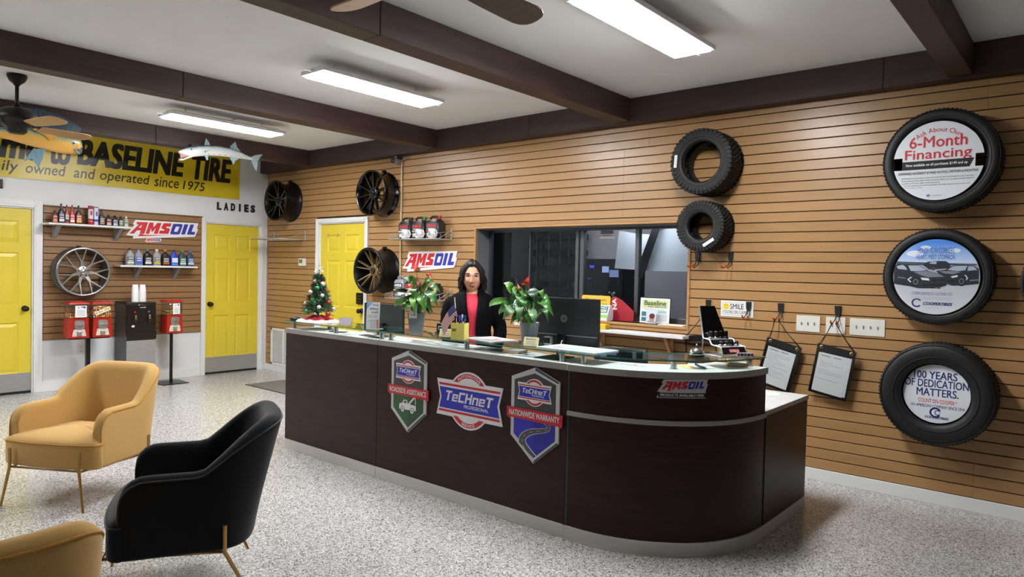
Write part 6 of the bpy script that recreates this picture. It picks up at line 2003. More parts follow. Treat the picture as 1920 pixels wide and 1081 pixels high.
def flat_print(name, label, x, y, z, w, h, rz, cols, cat='leaflet', th=.0012, group=None, seed=0):
    """sheet lying flat with blocks of print on it"""
    m = MB().box((-w / 2, -h / 2, 0), (w / 2, h / 2, th), plastic(cols[0], .45))
    r_ = random.Random(seed)
    for c in cols[1:]:
        for k_ in range(2):
            a = r_.uniform(-.42, .1) * w; b_ = r_.uniform(-.42, .2) * h
            a2 = min(.46 * w, a + r_.uniform(.2, .5) * w); b2 = min(.46 * h, b_ + r_.uniform(.1, .3) * h)
            zz = th + .0003 + .0002 * k_ + .0001 * cols.index(c)
            m.add([(a, b_, zz), (a2, b_, zz), (a2, b2, zz), (a, b2, zz)], [(0, 1, 2, 3)], plastic(c, .45))
    o = m.build(name, None, (x, y, z), (0, 0, rz))
    return tag(o, label, cat, group)
flat_print('magazine', 'glossy magazine lying on the glass between the pen cup and the right plant', 6.17, -2.02, ZT, .30, .215, -.25, ['#d8d4d6', '#b0626c', '#8a8f9a', '#e8e8ea'], 'magazine', .006, seed=1)
flat_print('counter_mat', 'large pale blue printed counter mat lying on the glass in front of HP monitor', 6.85, -2.035, ZT, .42, .24, -.04, ['#c6dbe4', '#8fb8c8', '#c89aa2', '#e4eef0', '#9cc0a8'], 'mat', .007, seed=4)
ZL = .9862
for a in (('leaflet', 'white leaflet under the glass behind the leftmost stand-off', 4.36, -2.06, .21, .14, .2, ['#e2e4e6', '#b8c4cc']),
          ('sunglasses_pouch', 'dark folded sleeve under the glass beside the second stand-off', 4.60, -2.08, .14, .06, .3, ['#26292c', '#3c4248']),
          ('leaflet', 'white form with faint pink print under the left glass', 4.83, -2.04, .22, .14, .1, ['#e6e6e8', '#d8b4c0']),
          ('clipboard', 'flat dark clipboard with white sheet under the left glass', 5.03, -2.04, .24, .17, -.1, ['#3a3338', '#e6e6e6']),
          ('leaflet', 'pale leaflet with red heading just right of the glass joint', 5.45, -2.07, .22, .16, .15, ['#e8e6e4', '#c8404a']),
          ('leaflet', 'white brochure under the glass in front of the left plant', 5.68, -2.05, .2, .15, -.2, ['#e2e4e4', '#7a8a92']),
          ('leaflet', 'aqua and grey brochure under the glass below the pen cup', 5.88, -2.04, .2, .14, .1, ['#cfdfe4', '#4f7a8a', '#8a5a5a']),
          ('leaflet', 'white brochure with blue stripe under the glass by the middle stand-off', 6.10, -2.02, .2, .12, .1, ['#e4e6ea', '#6a86b0']),
          ('notebook', 'flat black folder under the glass left of the orange booklets', 6.24, -2.02, .13, .1, 0, ['#2a2a2c', '#4a4a4c']),
          ('leaflet', 'small white slip at the front edge left of the orange booklets', 6.24, -2.13, .09, .05, .1, ['#e4e4e4', '#b0b0b4']),
          ('leaflet', 'black and white photo leaflet right of the orange booklets', 6.52, -2.06, .19, .14, .15, ['#d8d8da', '#2a2a2e', '#e8e8e8']),
          ('tray', 'flat black tray under the glass below the counter mat', 6.69, -2.04, .16, .2, 0, ['#1a1a1c', '#2c2c30'])):
    flat_print(a[0], a[1], a[2], a[3], ZL, a[4], a[5], a[6], a[7], 'leaflet' if a[0] == 'leaflet' else a[0].replace('_', ' ').split()[-1], .002 + .002 * (a[0] != 'leaflet'), seed=len(a[1]))
def booklet_stack(x, y, rz, label, c, n, w, h):
    t = thing('booklet_stack', label, 'booklets', (x, y, ZL), rz)
    for i in range(n):
        b = MB().box((-w / 2 + i * .003, -h / 2, i * .0052), (w / 2 + i * .003, h / 2, i * .0052 + .005), plastic(c if i % 2 == 0 else '#e6dcd4', .5))
        if i == n - 1:
            b.add([(-w * .1, -h * .4, i * .0052 + .0055), (w * .48, -h * .4, i * .0052 + .0055), (w * .48, h * .42, i * .0052 + .0055), (-w * .1, h * .42, i * .0052 + .0055)], [(0, 1, 2, 3)], PAPER)
        b.build('booklet', t)
    return t
booklet_stack(6.38, -2.04, .1, 'stack of orange-edged booklets under the glass left of the round plant pot', '#e0875a', 4, .12, .1)
booklet_stack(7.60, -1.53, .5, 'folded orange booklets under the glass at the right tip of the counter', '#e07a3c', 4, .1, .07)
flat_print('leaflet', 'small white card with red heading lying on the rounded counter top', 7.205, -1.955, ZL, .12, .05, -.1, ['#e8e6e6', '#cf4a46'], seed=3)
flat_print('leaflet', 'pink and yellow notes on the rounded counter top beside the steel stand-off', 7.44, -1.80, ZL, .16, .06, -.75, ['#e6d884', '#e08a92'], seed=5)
flat_print('leaflet', 'white sheet on the rounded counter top behind the pens', 7.47, -1.70, ZL, .2, .1, -.8, ['#e6e8ea', '#c8d2dc'], seed=6)
for x, y, rz, c, lab in ((7.475, -1.745, -.9, '#26282e', 'dark pen lying on the notes on the rounded counter top'), (7.50, -1.77, -.7, '#26306a', 'navy pen lying on the notes nearer the counter edge')):
    m = MB().cyl((-.07, 0, .0045), (.065, 0, .0045), .0045, plastic(c), n=10).cyl((.065, 0, .0045), (.078, 0, .0045), .004, M_NICKEL, r1=.001, n=10)
    tag(m.build('pen', None, (x, y, ZL + .0031), (0, 0, rz)), lab, 'pen')
flat_print('leaflet', 'white sheet lying on the low return top beside the hanging pouch', 7.52, -.86, .7357, .2, .14, .2, ['#e8e9ea', '#c4cacc'], seed=9)
# call bell
t = thing('call_bell', 'shiny chrome call bell on the rounded glass shelf', 'bell', (7.487, -1.80, ZT))
MB().lathe([(.001, 0), (.043, 0), (.045, .006), (.042, .012), (.02, .014), (.001, .014)], M_BLACKM, n=32).build('base', t)
MB().lathe([(.042, .0145), (.044, .018), (.038, .034), (.024, .047), (.008, .052), (.001, .0525)], M_CHROME, n=36).build('dome', t)
MB().cyl((0, 0, .0526), (0, 0, .064), .0025, M_CHROME, n=10).ball((0, 0, .066), .006, M_CHROME, 12, 8).build('button', t)
# lug nut display
t = thing('lug_nut_display', 'black and silver lug nut display with raised lid on the rounded glass', 'display stand', (7.535, -1.60, ZT), 1.12)
M_ACR = mat('silver_display_edge', '#b8bcc2', .3, .5)
w = .085
def sidepanel(x, pts, m, th=.004):
    n = len(pts)
    a = [(x - th / 2, y, z) for y, z in pts]; b_ = [(x + th / 2, y, z) for y, z in pts]
    return a + b_, [tuple(range(n)), tuple(reversed(range(n, 2 * n)))] + [(i, n + i, n + (i + 1) % n, (i + 1) % n) for i in range(n)]
b = MB()
path = [(-.11, .0), (-.125, .015), (-.105, .052), (-.03, .058), (-.01, .085), (.045, .09), (.085, .27)]
for sx in (-w, w):
    b.tube([(sx, y, z + .004) for y, z in (path if sx < 0 else path[:-1])], .0042, M_ACR, 6)
    b.tube([(sx, -.11, .004), (sx, .05, .004), (sx, .045, .09)], .0042, M_ACR, 6)
b.build('frame', t)
p = MB()
for (y0, z0), (y1, z1), m_ in ((path[1], path[2], M_DISPB), (path[2], path[3], M_ACR), (path[3], path[4], M_DISPB), (path[4], path[5], M_ACR)):
    p.add([(-w, y0, z0 + .004), (w, y0, z0 + .004), (w, y1, z1 + .004), (-w, y1, z1 + .004)], [(0, 1, 2, 3)], m_)
p.add([(-w, -.11, .003), (w, -.11, .003), (w, .05, .003), (-w, .05, .003)], [(0, 1, 2, 3)], M_ACR)
p.build('shelves', t, clean=True)
l = MB().add([(-w, .045, .094), (w, .045, .094), (w * .3, .085, .274), (-w, .085, .274), (-w, .05, .094), (w, .05, .094), (w * .3, .09, .274), (-w, .09, .274)], [(0, 1, 2, 3), (7, 6, 5, 4), (0, 4, 5, 1), (2, 6, 7, 3), (1, 5, 6, 2), (3, 7, 4, 0)], M_DISPB)
l.build('lid', t)
q = MB().at(T(0, -.125, .019) @ RX(-math.atan2(.02, .037)))
q.rect(-.035, .008, .035, .03, .0008, .0012, RED)
q.text('GORILLA', (-.032, .012, .032, .026), .0014, PAPER, bold=.03)
q.build('brand_plate', t)
for r_, (y, z) in enumerate(((.018, .093), (-.07, .060))):
    for i in range(4):
        x = -.055 + i * .037
        m_ = (M_CHROME, M_CHROME, M_BLACKM, M_BLACKM)[i] if r_ == 0 else (M_CHROME, M_CHROME, M_BLACKM, M_CHROME)[i]
        h = .042 if r_ == 0 else .028
        MB().at(T(x, y, z)).lathe([(.001, 0), (.0155, 0), (.0155, .004), (.0115, .008)], m_, n=20).lathe([(.0115, .008), (.0115, h - .006), (.008, h), (.001, h)], m_, n=6, smooth=False).build('lug_nut', t)
t = thing('card_tray', 'small tray of red and white patterned stickers at the right tip of the glass', 'stickers', (7.69, -1.62, ZT), .7)
MB().box((-.05, -.016, 0), (.05, .016, .004), M_CLEAR).build('holder', t)
m = MB().box((-.046, -.004, .0045), (.046, .003, .028), PAPER)
for i in range(5):
    m.disc((-.037 + i * .0185, .016), .008, .0042, .0044, RED if i % 2 == 0 else NAVY, 10)
m.build('stickers', t)

# ---- computers and the chair behind the desk
def aio(x, y, w, h, z, rz, label, logo):
    t = thing('monitor', label, 'monitor', (x, y, .7352), rz)
    b = MB().box((-w / 2, -.012, z - .735), (w / 2, .014, z - .735 + h), mat('monitor_back', '#17181b' if logo else '#2b2d30', .45), .004)
    b.build('screen_back', t)
    MB().box((-w / 2 + .006, .0142, z - .735 + .03), (w / 2 - .006, .0152, z - .735 + h - .006), mat('dark_screen_glass', '#0a0b0d', .1)).build('screen', t)
    if logo:
        zb = z - .735
        MB().box((-w / 2 + .002, -.03, zb - .01), (w / 2 - .002, -.0122, zb + .062), M_BLACK, .004).build('speaker_bar', t)
        MB().box((-w / 2 + .002, -.0306, zb + .0625), (w / 2 - .002, -.012, zb + .0685), mat('silver_bar', '#6f7276', .35, .5)).build('trim_strip', t)
        l = MB().disc((-.0, zb + .17), .024, .0122, .0126, mat('badge_grey', '#7b7d80', .35, .6), 32)
        l.text('hp', (-.012, zb + .155, .014, zb + .187), .0128, mat('monitor_back', '#17181b', .45), shear=.25, bold=.02)
        l.build('badge', t)
        MB().tube([(.02, -.032, zb + .03), (.015, -.05, zb + .035), (.0, -.055, zb - .02), (-.01, -.05, -.2 + zb)], .0035, mat('white_cable', '#c8c8c8', .4), 6).build('power_cable', t)
    s = MB().box((-.03, -.045 + .0, .012), (.03, -.0305 if logo else -.0125, z - .735 + .08), M_BLACKM, .003)
    s.build('stand', t)
    MB().box((-.12, -.11, .0), (.12, .07, .012), M_BLACKM, .004).build('stand_foot', t)
aio(6.60, -1.815, .50, .30, 1.036, .06, 'black HP all-in-one monitor seen from behind, right of the round plant pot', True)
aio(4.85, -1.83, .47, .23, .985, 0., 'plain dark monitor seen from behind, beside the Shop without credit stand', False)
t = thing('desk_speaker', 'small silver desk speaker between the counter mat and the HP monitor', 'speaker', (6.565, -1.935, ZT + .0), .1)
MB().box((-.028, -.018, 0), (.028, .018, .05), M_NICKEL, .008).build('cabinet', t)
MB().box((-.022, -.0195, .008), (.022, -.0182, .042), M_BLACK, .001).build('speaker_cloth', t)
t = thing('office_chair', 'black office chair tucked behind the desk, only its back rim showing', 'chair', (6.52, -1.13, 0), .2)
MB().box((-.22, -.21, .44), (.22, .2, .50), M_VINYL, .03, 3, True).build('seat', t)
MB().box((-.21, .18, .55), (.21, .23, .95), M_VINYL, .025, 3, True).build('backrest', t)
MB().cyl((0, 0, .1), (0, 0, .44), .025, M_BLACKM, n=14).box((-.03, .0, .41), (.03, .22, .438), M_BLACKM).box((-.03, .231, .42), (.03, .25, .7), M_BLACKM).build('post', t)
for i in range(5):
    a = 2 * PI * i / 5
    lg = MB().tube([(0, 0, .11), (.15 * math.cos(a), .15 * math.sin(a), .085), (.26 * math.cos(a), .26 * math.sin(a), .07)], [.02, .018, .014], M_BLACKM, 8)
    lo_ = lg.build('leg', t)
    MB().lathe([(.001, -.018), (.026, -.016), (.03, -.006), (.03, .006), (.026, .016), (.001, .018)], M_BLACK, (.26 * math.cos(a), .26 * math.sin(a), .03), 'x' if False else '-y', 16).build('castor', lo_)
# mat on the floor by the corner
t = thing('door_mat', 'dark grey ribbed mat on the floor behind the left end of the desk', 'mat', (0, 0, 0))
m = MB().box((1.075, -.885, .0005), (2.9, -.345, .007), noisy('charcoal_carpet_mat', [(.35, '#5a5856'), (.65, '#77746f')], nscale=160, rough=.95, bump=.5), .002)
m.build('carpet', t)
MB().box((1.06, -.90, .0004), (1.0745, -.33, .0055), M_BLACK).box((1.0745, -.90, .0004), (2.9, -.8855, .0055), M_BLACK).box((1.0745, -.3445, .0004), (2.9, -.33, .0055), M_BLACK).build('rubber_edge', t)
# ------------------------------------------------------------------ armchairs
def velvet(name, c0, c1, sheen):
    m = noisy(name, [(.3, c0), (.7, c1)], nscale=220, rough=.85, bump=.25, bdist=.0006)
    B = m.node_tree.nodes['Principled BSDF']
    B.inputs['Sheen Weight'].default_value = sheen
    B.inputs['Sheen Roughness'].default_value = .4
    B.inputs['Specular IOR Level'].default_value = .25
    return m
M_YV = velvet('mustard_velvet', '#c39b58', '#caa262', .25)
M_YP = mat('mustard_piping', '#b98434', .8)
M_BV = velvet('black_velvet', '#0e0f12', '#15171b', .12)
M_BP = mat('black_piping', '#1a1c21', .6)
M_GOLD = noisy('brushed_gold', [(.3, '#a8834a'), (.7, '#c09a5c')], scale=(20, 20, 1), nscale=6, rough=.3, metal=.9)
def smooth(a, b, x):
    t_ = max(0., min(1., (x - a) / (b - a)))
    return t_ * t_ * (3 - 2 * t_)
def armchair(label, loc, theta, mv, mp):
    t = thing('armchair', label, 'armchair', (loc[0], loc[1], 0), theta, 'velvet armchairs')
    # plan of the wrap-round shell, from the right arm front, round the back, to the left arm front
    half = []
    for y in (-.285, -.28, -.265, -.24, -.205, -.16, -.10, -.04, .01, .04):
        half.append((-.292, y))
    for i in range(0, 15):
        a = PI - (PI / 2) * i / 14
        c, s_ = math.cos(a), math.sin(a)
        e = 2.7
        half.append((-.292 * abs(c) ** (2 / e), .05 + .165 * abs(s_) ** (2 / e)))
    pts = half + [(-x, y) for x, y in reversed(half[:-1])]
    n = len(pts)
    rings = []; pipe = []; pipe_in = []
    for i, (x, y) in enumerate(pts):
        a = pts[max(0, i - 1)]; b_ = pts[min(n - 1, i + 1)]
        dx, dy = b_[0] - a[0], b_[1] - a[1]; l_ = math.hypot(dx, dy)
        nx, ny = -dy / l_, dx / l_
        if nx * x + ny * (y + .1) < 0: nx, ny = -nx, -ny
        back = smooth(.02, .2, y)
        h = .595 + .21 * back
        d_f = y + .285
        if d_f < .1:
            h -= .105 * (1 - math.sqrt(max(0., 1 - (1 - d_f / .1) ** 2)))
        th = .066 + .03 * back
        if d_f < .03: th *= .86 + .14 * d_f / .03
        lean = .135 * back
        def P(off, z):
            k = max(0., (z - .25) / .575)
            return (x + nx * off, y + ny * off + lean * k ** 1.15, z)
        r = th / 2
        ring = [P(r * .9, .245), P(r, .26), P(r, .36), P(r, .46), P(r, h - r - .02)]
        for j in range(0, 7):
            q_ = PI * j / 6
            ring.append(P(r * math.cos(q_), h - r + r * math.sin(q_)))
        ring += [P(-r, h - r - .02), P(-r * 1.05, .47), P(-r * 1.1, .40), P(-r, .30)]
        rings.append(ring)
        pipe.append(P(r * math.cos(.35) + .0015, h - r + r * math.sin(.35)))
    b = MB().loft(rings, mv, True, True, True, True)
    b.build('shell', t, clean=True)
    p = MB().tube([(pipe[0][0], pipe[0][1] - .001, z) for z in (.255, .35, .44)] + pipe + [(pipe[-1][0], pipe[-1][1] - .001, z) for z in (.44, .35, .255)], .0042, mp, 6)
    p.build('piping', t)
    # seat with a bowed front apron as wide as the chair
    plan = [(-.322, -.272), (-.33, -.292), (-.322, -.315)] + [(-.30 + .06 * k, -.328 - .03 * (1 - (abs(-.30 + .06 * k) / .30) ** 2.2)) for k in range(11)] + [(.322, -.315), (.33, -.292), (.322, -.272)] + [(.262, -.268), (.262, -.05), (.25, .08), (.19, .135), (-.19, .135), (-.25, .08), (-.262, -.05), (-.262, -.268)]
    def ring(s_, z, front=0.):
        return [(x * s_, (y + .07) * s_ - .07, z) for x, y in plan]
    s = MB().loft([ring(.97, .243), ring(1., .255), ring(1., .38), ring(.995, .392), ring(.97, .404), ring(.85, .424), ring(.6, .44), ring(.3, .448), ring(.05, .45)], mv, True, True, True, True)
    so = s.build('seat', t, clean=True)
    fr = [(x * 1.0, (y + .07) * 1.0 - .072, .389) for x, y in plan[0:17]]
    MB().tube(fr, .0042, mp, 6).build('seat_piping', so)
    for sx in (-1, 1):
        for stub, foot in (((sx * .24, -.366), (sx * .284, -.372)), ((sx * .328, .13), (sx * .29, .235))):
            k = MB().tube([(stub[0], stub[1], .355), (stub[0], stub[1], .238), (foot[0], foot[1] + (.01 if stub[1] > 0 else -.012), 0)], [.0095, .0095, .0075], M_GOLD, 10)
            k.build('leg', t)
    f = MB()
    q = [(-.24, -.35), (.24, -.35), (.32, .13), (-.32, .13)]
    f.tube([(x, y, .236) for x, y in q], .007, M_GOLD, 8, closed=True)
    for sx in (-1, 1):
        f.tube([(sx * .24, -.366, .24), (sx * .24, -.345, .236)], .006, M_GOLD, 6)
    f.build('frame', t)
    return t
armchair('mustard velvet armchair with gold legs facing us, in front of the sweet machines', (4.153, -3.691), math.radians(30.6), M_YV, M_YP)
armchair('black velvet armchair with gold legs in the middle of the seating area', (5.922, -3.836), math.radians(-27.6), M_BV, M_BP)
armchair('mustard velvet armchair cut by the lower left corner, seen from behind', (6.77, -4.93), math.radians(-90), M_YV, M_YP)

make_fan(2.36, -3.64, [math.radians(a) for a in (14, 104, 194, 284)], 'dark ceiling fan with down-rod at the left edge, before the yellow banner', (0, 1))
fan2 = make_fan(7.24, -3.59, [math.radians(a) for a in (89, 179, 269, 359)], 'ceiling fan of which only two blade tips show at the top', (1,))

# ------------------------------------------------------------------ mounted fish on the far beam
def fish_paint(name, stops, z0, z1, rough=.25, spots=None):
    m = mat(name, rough=rough, coat=.4)
    N, L, B = nodes(m)
    t_ = N.new('ShaderNodeTexCoord'); s_ = N.new('ShaderNodeSeparateXYZ'); L.new(t_.outputs['UV'], s_.inputs[0])
    rp = ramp(N, stops)
    nz = N.new('ShaderNodeTexNoise'); nz.inputs['Scale'].default_value = 14
    L.new(t_.outputs['Object'], nz.inputs['Vector'])
    ad = N.new('ShaderNodeMath'); ad.operation = 'MULTIPLY_ADD'; ad.inputs[1].default_value = .16; L.new(nz.outputs['Fac'], ad.inputs[0])
    L.new(s_.outputs[1], ad.inputs[2])
    sb = N.new('ShaderNodeMath'); sb.operation = 'SUBTRACT'; sb.inputs[1].default_value = .08; L.new(ad.outputs[0], sb.inputs[0])
    L.new(sb.outputs[0], rp.inputs['Fac']); L.new(rp.outputs['Color'], B.inputs['Base Color'])
    return m
def interp(pts, y):
    pts = sorted(pts)
    if y <= pts[0][0]: return pts[0][1]
    for (a, b_), (c, d) in zip(pts, pts[1:]):
        if y <= c:
            return b_ + (d - b_) * (y - a) / (c - a)
    return pts[-1][1]
def fish_body(parent, upper, lower, ys, m, fat, xc):
    """loft of ellipses between the back and belly lines; v of the UV runs belly (0) to back (1)"""
    rings = []; vv = []
    nseg = 24
    for k, y in enumerate(ys):
        zu, zl = interp(upper, y), interp(lower, y)
        zc, hh = (zu + zl) / 2, max(.004, (zu - zl) / 2)
        w_ = fat(k / (len(ys) - 1)) * hh
        rings.append([(w_ * math.cos(2 * PI * i / nseg), y, zc + hh * math.sin(2 * PI * i / nseg)) for i in range(nseg)])
    b = MB().loft(rings, m, True, True, True, True)
    o = b.build('body', parent)
    me = o.data
    uv = me.uv_layers.new(name='UVMap')
    R_ = len(ys)
    for lp in me.loops:
        i = lp.vertex_index % nseg
        uv.data[lp.index].uv = (.5, .5 + .5 * math.sin(2 * PI * i / nseg))
    return o
def fin(parent, name, pts, m, x=0., th=.004, bend=0.):
    """fin outline in the (y, z) plane, a thin wedge"""
    b = MB()
    n = len(pts)
    a = [(x + th / 2 + bend * (i % 2) * 0, y, z) for i, (y, z) in enumerate(pts)]
    c = [(x - th / 2, y, z) for y, z in pts]
    b.add(a + c, [tuple(range(n)), tuple(reversed(range(n, 2 * n)))] + [(i, n + i, n + (i + 1) % n, (i + 1) % n) for i in range(n)], m)
    return b.build(name, parent, clean=True)
XB = 1.292; YB, ZB = -1.4, 2.8
t = thing('mounted_fish', 'silver mounted barracuda with open jaws on the beam before the yellow banner', 'mounted fish', (XB, YB, ZB))
L_ = lambda pts: [(y - YB, z - ZB) for y, z in pts]
bu = L_([(-1.849, 2.749), (-1.80, 2.785), (-1.762, 2.803), (-1.643, 2.845), (-1.52, 2.863), (-1.395, 2.877), (-1.267, 2.872), (-1.135, 2.846), (-1.013, 2.807), (-.97, 2.80)])
bl = L_([(-1.849, 2.735), (-1.77, 2.704), (-1.70, 2.70), (-1.641, 2.714), (-1.519, 2.743), (-1.394, 2.754), (-1.265, 2.759), (-1.134, 2.765), (-1.012, 2.763), (-.97, 2.765)])
M_BAR = fish_paint('barracuda_paint', [(0, '#e2e4e0'), (.55, '#c6ced0'), (.8, '#9fb0b4'), (.9, '#3e5054'), (1, '#26363a')], 0, 1)
fish_body(t, bu, bl, [-.449 + (.879) * i / 30 for i in range(31)], M_BAR, lambda f: .62 if .06 < f < .9 else .5, 0)
# lower jaw, teeth, mouth lining
j = MB()
jl = L_([(-1.84, 2.642), (-1.80, 2.648), (-1.74, 2.678), (-1.69, 2.702)])
ju = L_([(-1.842, 2.662), (-1.80, 2.668), (-1.75, 2.70), (-1.69, 2.73)])
j.loft([[(w_ * math.cos(a_), (u[0] + l[0]) / 2, (u[1] + l[1]) / 2 + (u[1] - l[1]) / 2 * math.sin(a_)) for a_ in [2 * PI * q / 14 for q in range(14)]] for u, l, w_ in zip(ju, jl, (.012, .02, .03, .036))], mat('fish_jaw_white', '#dfe3e0', .3), True, True, True)
j.build('jaw', t)
k = MB()
for i in range(7):
    y = -.44 + i * .018
    for sx in (-.012, .012):
        k.cyl((sx * (1 + i * .15), y, -.07 - i * .004 + .0), (sx * (1 + i * .15), y, -.09 - i * .003), .003, WHT, r1=.0005, n=6)
k.build('teeth', t)
k = MB().add([(0, -.435, -.068), (.02, -.36, -.098), (0, -.335, -.1), (-.02, -.36, -.098), (.015, -.43, -.13), (-.015, -.43, -.13)], [(0, 1, 4), (1, 2, 4), (0, 5, 3), (3, 5, 2), (2, 5, 4)], mat('mouth_pink', '#b07a78', .4))
k.build('mouth_lining', t)
M_FIN = noisy('grey_blue_fin', [(.3, '#6a868e'), (.7, '#b8c8cc')], scale=(1, 6, 1), nscale=16, rough=.35)
fin(t, 'tail_fin', L_([(-.985, 2.80), (-.93, 2.83), (-.833, 2.854), (-.872, 2.80), (-.902, 2.752), (-.905, 2.70), (-.914, 2.635), (-.955, 2.70), (-.985, 2.765)]), M_FIN)
fin(t, 'dorsal_fin', L_([(-1.56, 2.855), (-1.54, 2.936), (-1.51, 2.90), (-1.49, 2.862)]), M_FIN)
fin(t, 'dorsal_fin', L_([(-1.254, 2.865), (-1.245, 2.897), (-1.186, 2.954), (-1.165, 2.895), (-1.12, 2.842)]), M_FIN)
fin(t, 'belly_fin', L_([(-1.26, 2.765), (-1.22, 2.70), (-1.205, 2.681), (-1.19, 2.72), (-1.13, 2.768)]), M_FIN)
fin(t, 'belly_fin', L_([(-1.568, 2.745), (-1.543, 2.685), (-1.522, 2.69), (-1.525, 2.745)]), M_FIN, x=.02)
fin(t, 'side_fin', L_([(-1.60, 2.77), (-1.56, 2.765), (-1.507, 2.806), (-1.55, 2.80)]), M_FIN, x=.042)
k = MB().ball((.028, -.322, -.018), (.012, .013, .013), mat('fish_eye_gold', '#b8b080', .15), 14, 8).ball((.036, -.322, -.018), (.006, .0075, .0075), INK, 10, 6)
k.build('eye', t)
k = MB()
rnd = random.Random(5)
for i in range(16):
    y = -.12 + i * .033
    z = interp(bl, y) + .012 + (.018 if i % 2 else .004)
    k.ball((.026, y, z), (.004, .006, .0045), mat('fish_spot', '#2c3436', .4), 8, 5)
k.build('spots', t)
MB().box((-.0815, -.3, .02), (-.02, -.26, .05), M_BLACK).box((-.0815, .05, .02), (-.02, .09, .05), M_BLACK).build('hanging_mount', t)
XB = 1.31; YB, ZB = -3.3, 2.7
t = thing('mounted_fish', 'blue and yellow mounted dolphinfish behind the fan blades at the left edge', 'mounted fish', (XB, YB, ZB))
bu = L_([(-2.822, 2.70), (-2.832, 2.772), (-2.9, 2.785), (-2.974, 2.785), (-3.143, 2.785), (-3.265, 2.792), (-3.345, 2.785), (-3.454, 2.745), (-3.6, 2.72), (-3.85, 2.69), (-4.0, 2.68)])
bl = L_([(-2.822, 2.62), (-2.851, 2.573), (-2.93, 2.557), (-3.016, 2.554), (-3.158, 2.572), (-3.304, 2.598), (-3.438, 2.624), (-3.6, 2.645), (-3.85, 2.665), (-4.0, 2.66)])
M_MAHI = fish_paint('dolphinfish_paint', [(0, '#d8a04a'), (.42, '#dcae52'), (.6, '#9aa070'), (.75, '#3a6c84'), (1, '#1f4660')], 0, 1)
fish_body(t, bu, bl, [-.7 + 1.178 * i / 40 for i in range(41)], M_MAHI, lambda f: .5, 0)
M_BFIN = noisy('blue_fin', [(.3, '#1d2c3a'), (.7, '#34566a')], scale=(1, 3, 1), nscale=18, rough=.35)
M_YFIN = noisy('ochre_fin', [(.3, '#b98a3c'), (.7, '#cfa04e')], scale=(1, 5, 1), nscale=16, rough=.35)
fin(t, 'dorsal_fin', L_([(-2.84, 2.78), (-2.826, 2.828), (-2.888, 2.871), (-3.017, 2.93), (-3.143, 2.955), (-3.266, 2.95), (-3.423, 2.925), (-3.55, 2.88), (-3.75, 2.79), (-3.92, 2.73), (-3.9, 2.685), (-3.45, 2.73), (-3.2, 2.77)]), M_BFIN, th=.006)
fin(t, 'side_fin', L_([(-3.05, 2.68), (-3.06, 2.71), (-3.241, 2.765), (-3.26, 2.74), (-3.16, 2.70), (-3.12, 2.655)]), M_YFIN, x=.062, th=.006)
fin(t, 'belly_fin', L_([(-3.14, 2.575), (-3.24, 2.565), (-3.32, 2.432), (-3.255, 2.47), (-3.199, 2.381), (-3.165, 2.48)]), noisy('slate_fin', [(.3, '#4f7482'), (.7, '#6a8c96')], scale=(1, 4, 1), nscale=14, rough=.4), x=.02)
fin(t, 'tail_fin', L_([(-3.97, 2.69), (-4.12, 2.86), (-4.16, 2.86), (-4.06, 2.67), (-4.16, 2.50), (-4.12, 2.50), (-3.97, 2.65)]), M_YFIN)
k = MB().ball((.05, .387, -.038), (.014, .02, .02), mat('fish_eye_silver', '#c8d0cc', .15), 14, 8).ball((.061, .387, -.038), (.006, .01, .01), INK, 10, 6)
k.build('eye', t)
k = MB().add([(.03, .478, -.06), (.055, .40, -.10), (.03, .47, -.125)], [(0, 1, 2)], mat('mouth_dark', '#3a2a2a', .5)).tube([(.02, .478, -.055), (.056, .40, -.098)], .006, mat('fish_lip', '#8aa4a8', .25), 8).tube([(.056, .40, -.102), (.02, .455, -.13)], .006, mat('fish_lip', '#8aa4a8', .25), 8)
k.build('mouth', t)
MB().box((-.0995, -.2, .0), (-.03, -.15, .04), M_BLACK).box((-.0995, .15, .0), (-.03, .2, .04), M_BLACK).build('hanging_mount', t)
# ------------------------------------------------------------------ the woman behind the desk
who = thing('person', 'person with dark shoulder-length hair in black cardigan and red top behind the desk', 'person', (5.24, -1.235, 0), math.radians(43))
M_SKIN = noisy('warm_skin', [(.3, '#cb9778'), (.7, '#d6a384')], nscale=12, rough=.5)
M_SKIN.node_tree.nodes['Principled BSDF'].inputs['Subsurface Weight'].default_value = .06
M_SKIN.node_tree.nodes['Principled BSDF'].inputs['Subsurface Radius'].default_value = (.01, .004, .002)
M_HAIR = noisy('dark_brown_hair', [(.35, '#0b0807'), (.65, '#1a1311')], scale=(30, 30, 2), nscale=8, rough=.5, spec=.25)
M_CARD = noisy('black_knit', [(.3, '#09090b'), (.7, '#101013')], nscale=90, rough=.9, bump=.3, bdist=.001, spec=.1)
M_REDT = noisy('coral_red_jersey', [(.3, '#d5304a'), (.7, '#de3c54')], nscale=40, rough=.75, bump=.1)
M_TROU = mat('black_trousers', '#111114', .8)
def ell(cx, cy, a, b, z, n=28):
    return [(cx + a * math.sin(2 * PI * i / n), cy - b * math.cos(2 * PI * i / n), z) for i in range(n)]
TORSO = [(.80, .155, .105, .0), (.86, .165, .112, .0), (.92, .152, .105, .0), (.98, .138, .098, .0), (1.04, .140, .1, -.004), (1.10, .150, .108, -.01), (1.16, .156, .114, -.014), (1.21, .160, .105, -.008), (1.255, .158, .088, .002), (1.285, .125, .07, .010), (1.305, .085, .058, .014), (1.32, .058, .052, .016)]
def torso_at(z):
    for a, b in zip(TORSO, TORSO[1:]):
        if a[0] <= z <= b[0]:
            f = (z - a[0]) / (b[0] - a[0])
            return [a[i] + (b[i] - a[i]) * f for i in range(4)]
    return TORSO[0] if z < TORSO[0][0] else TORSO[-1]
b = MB()
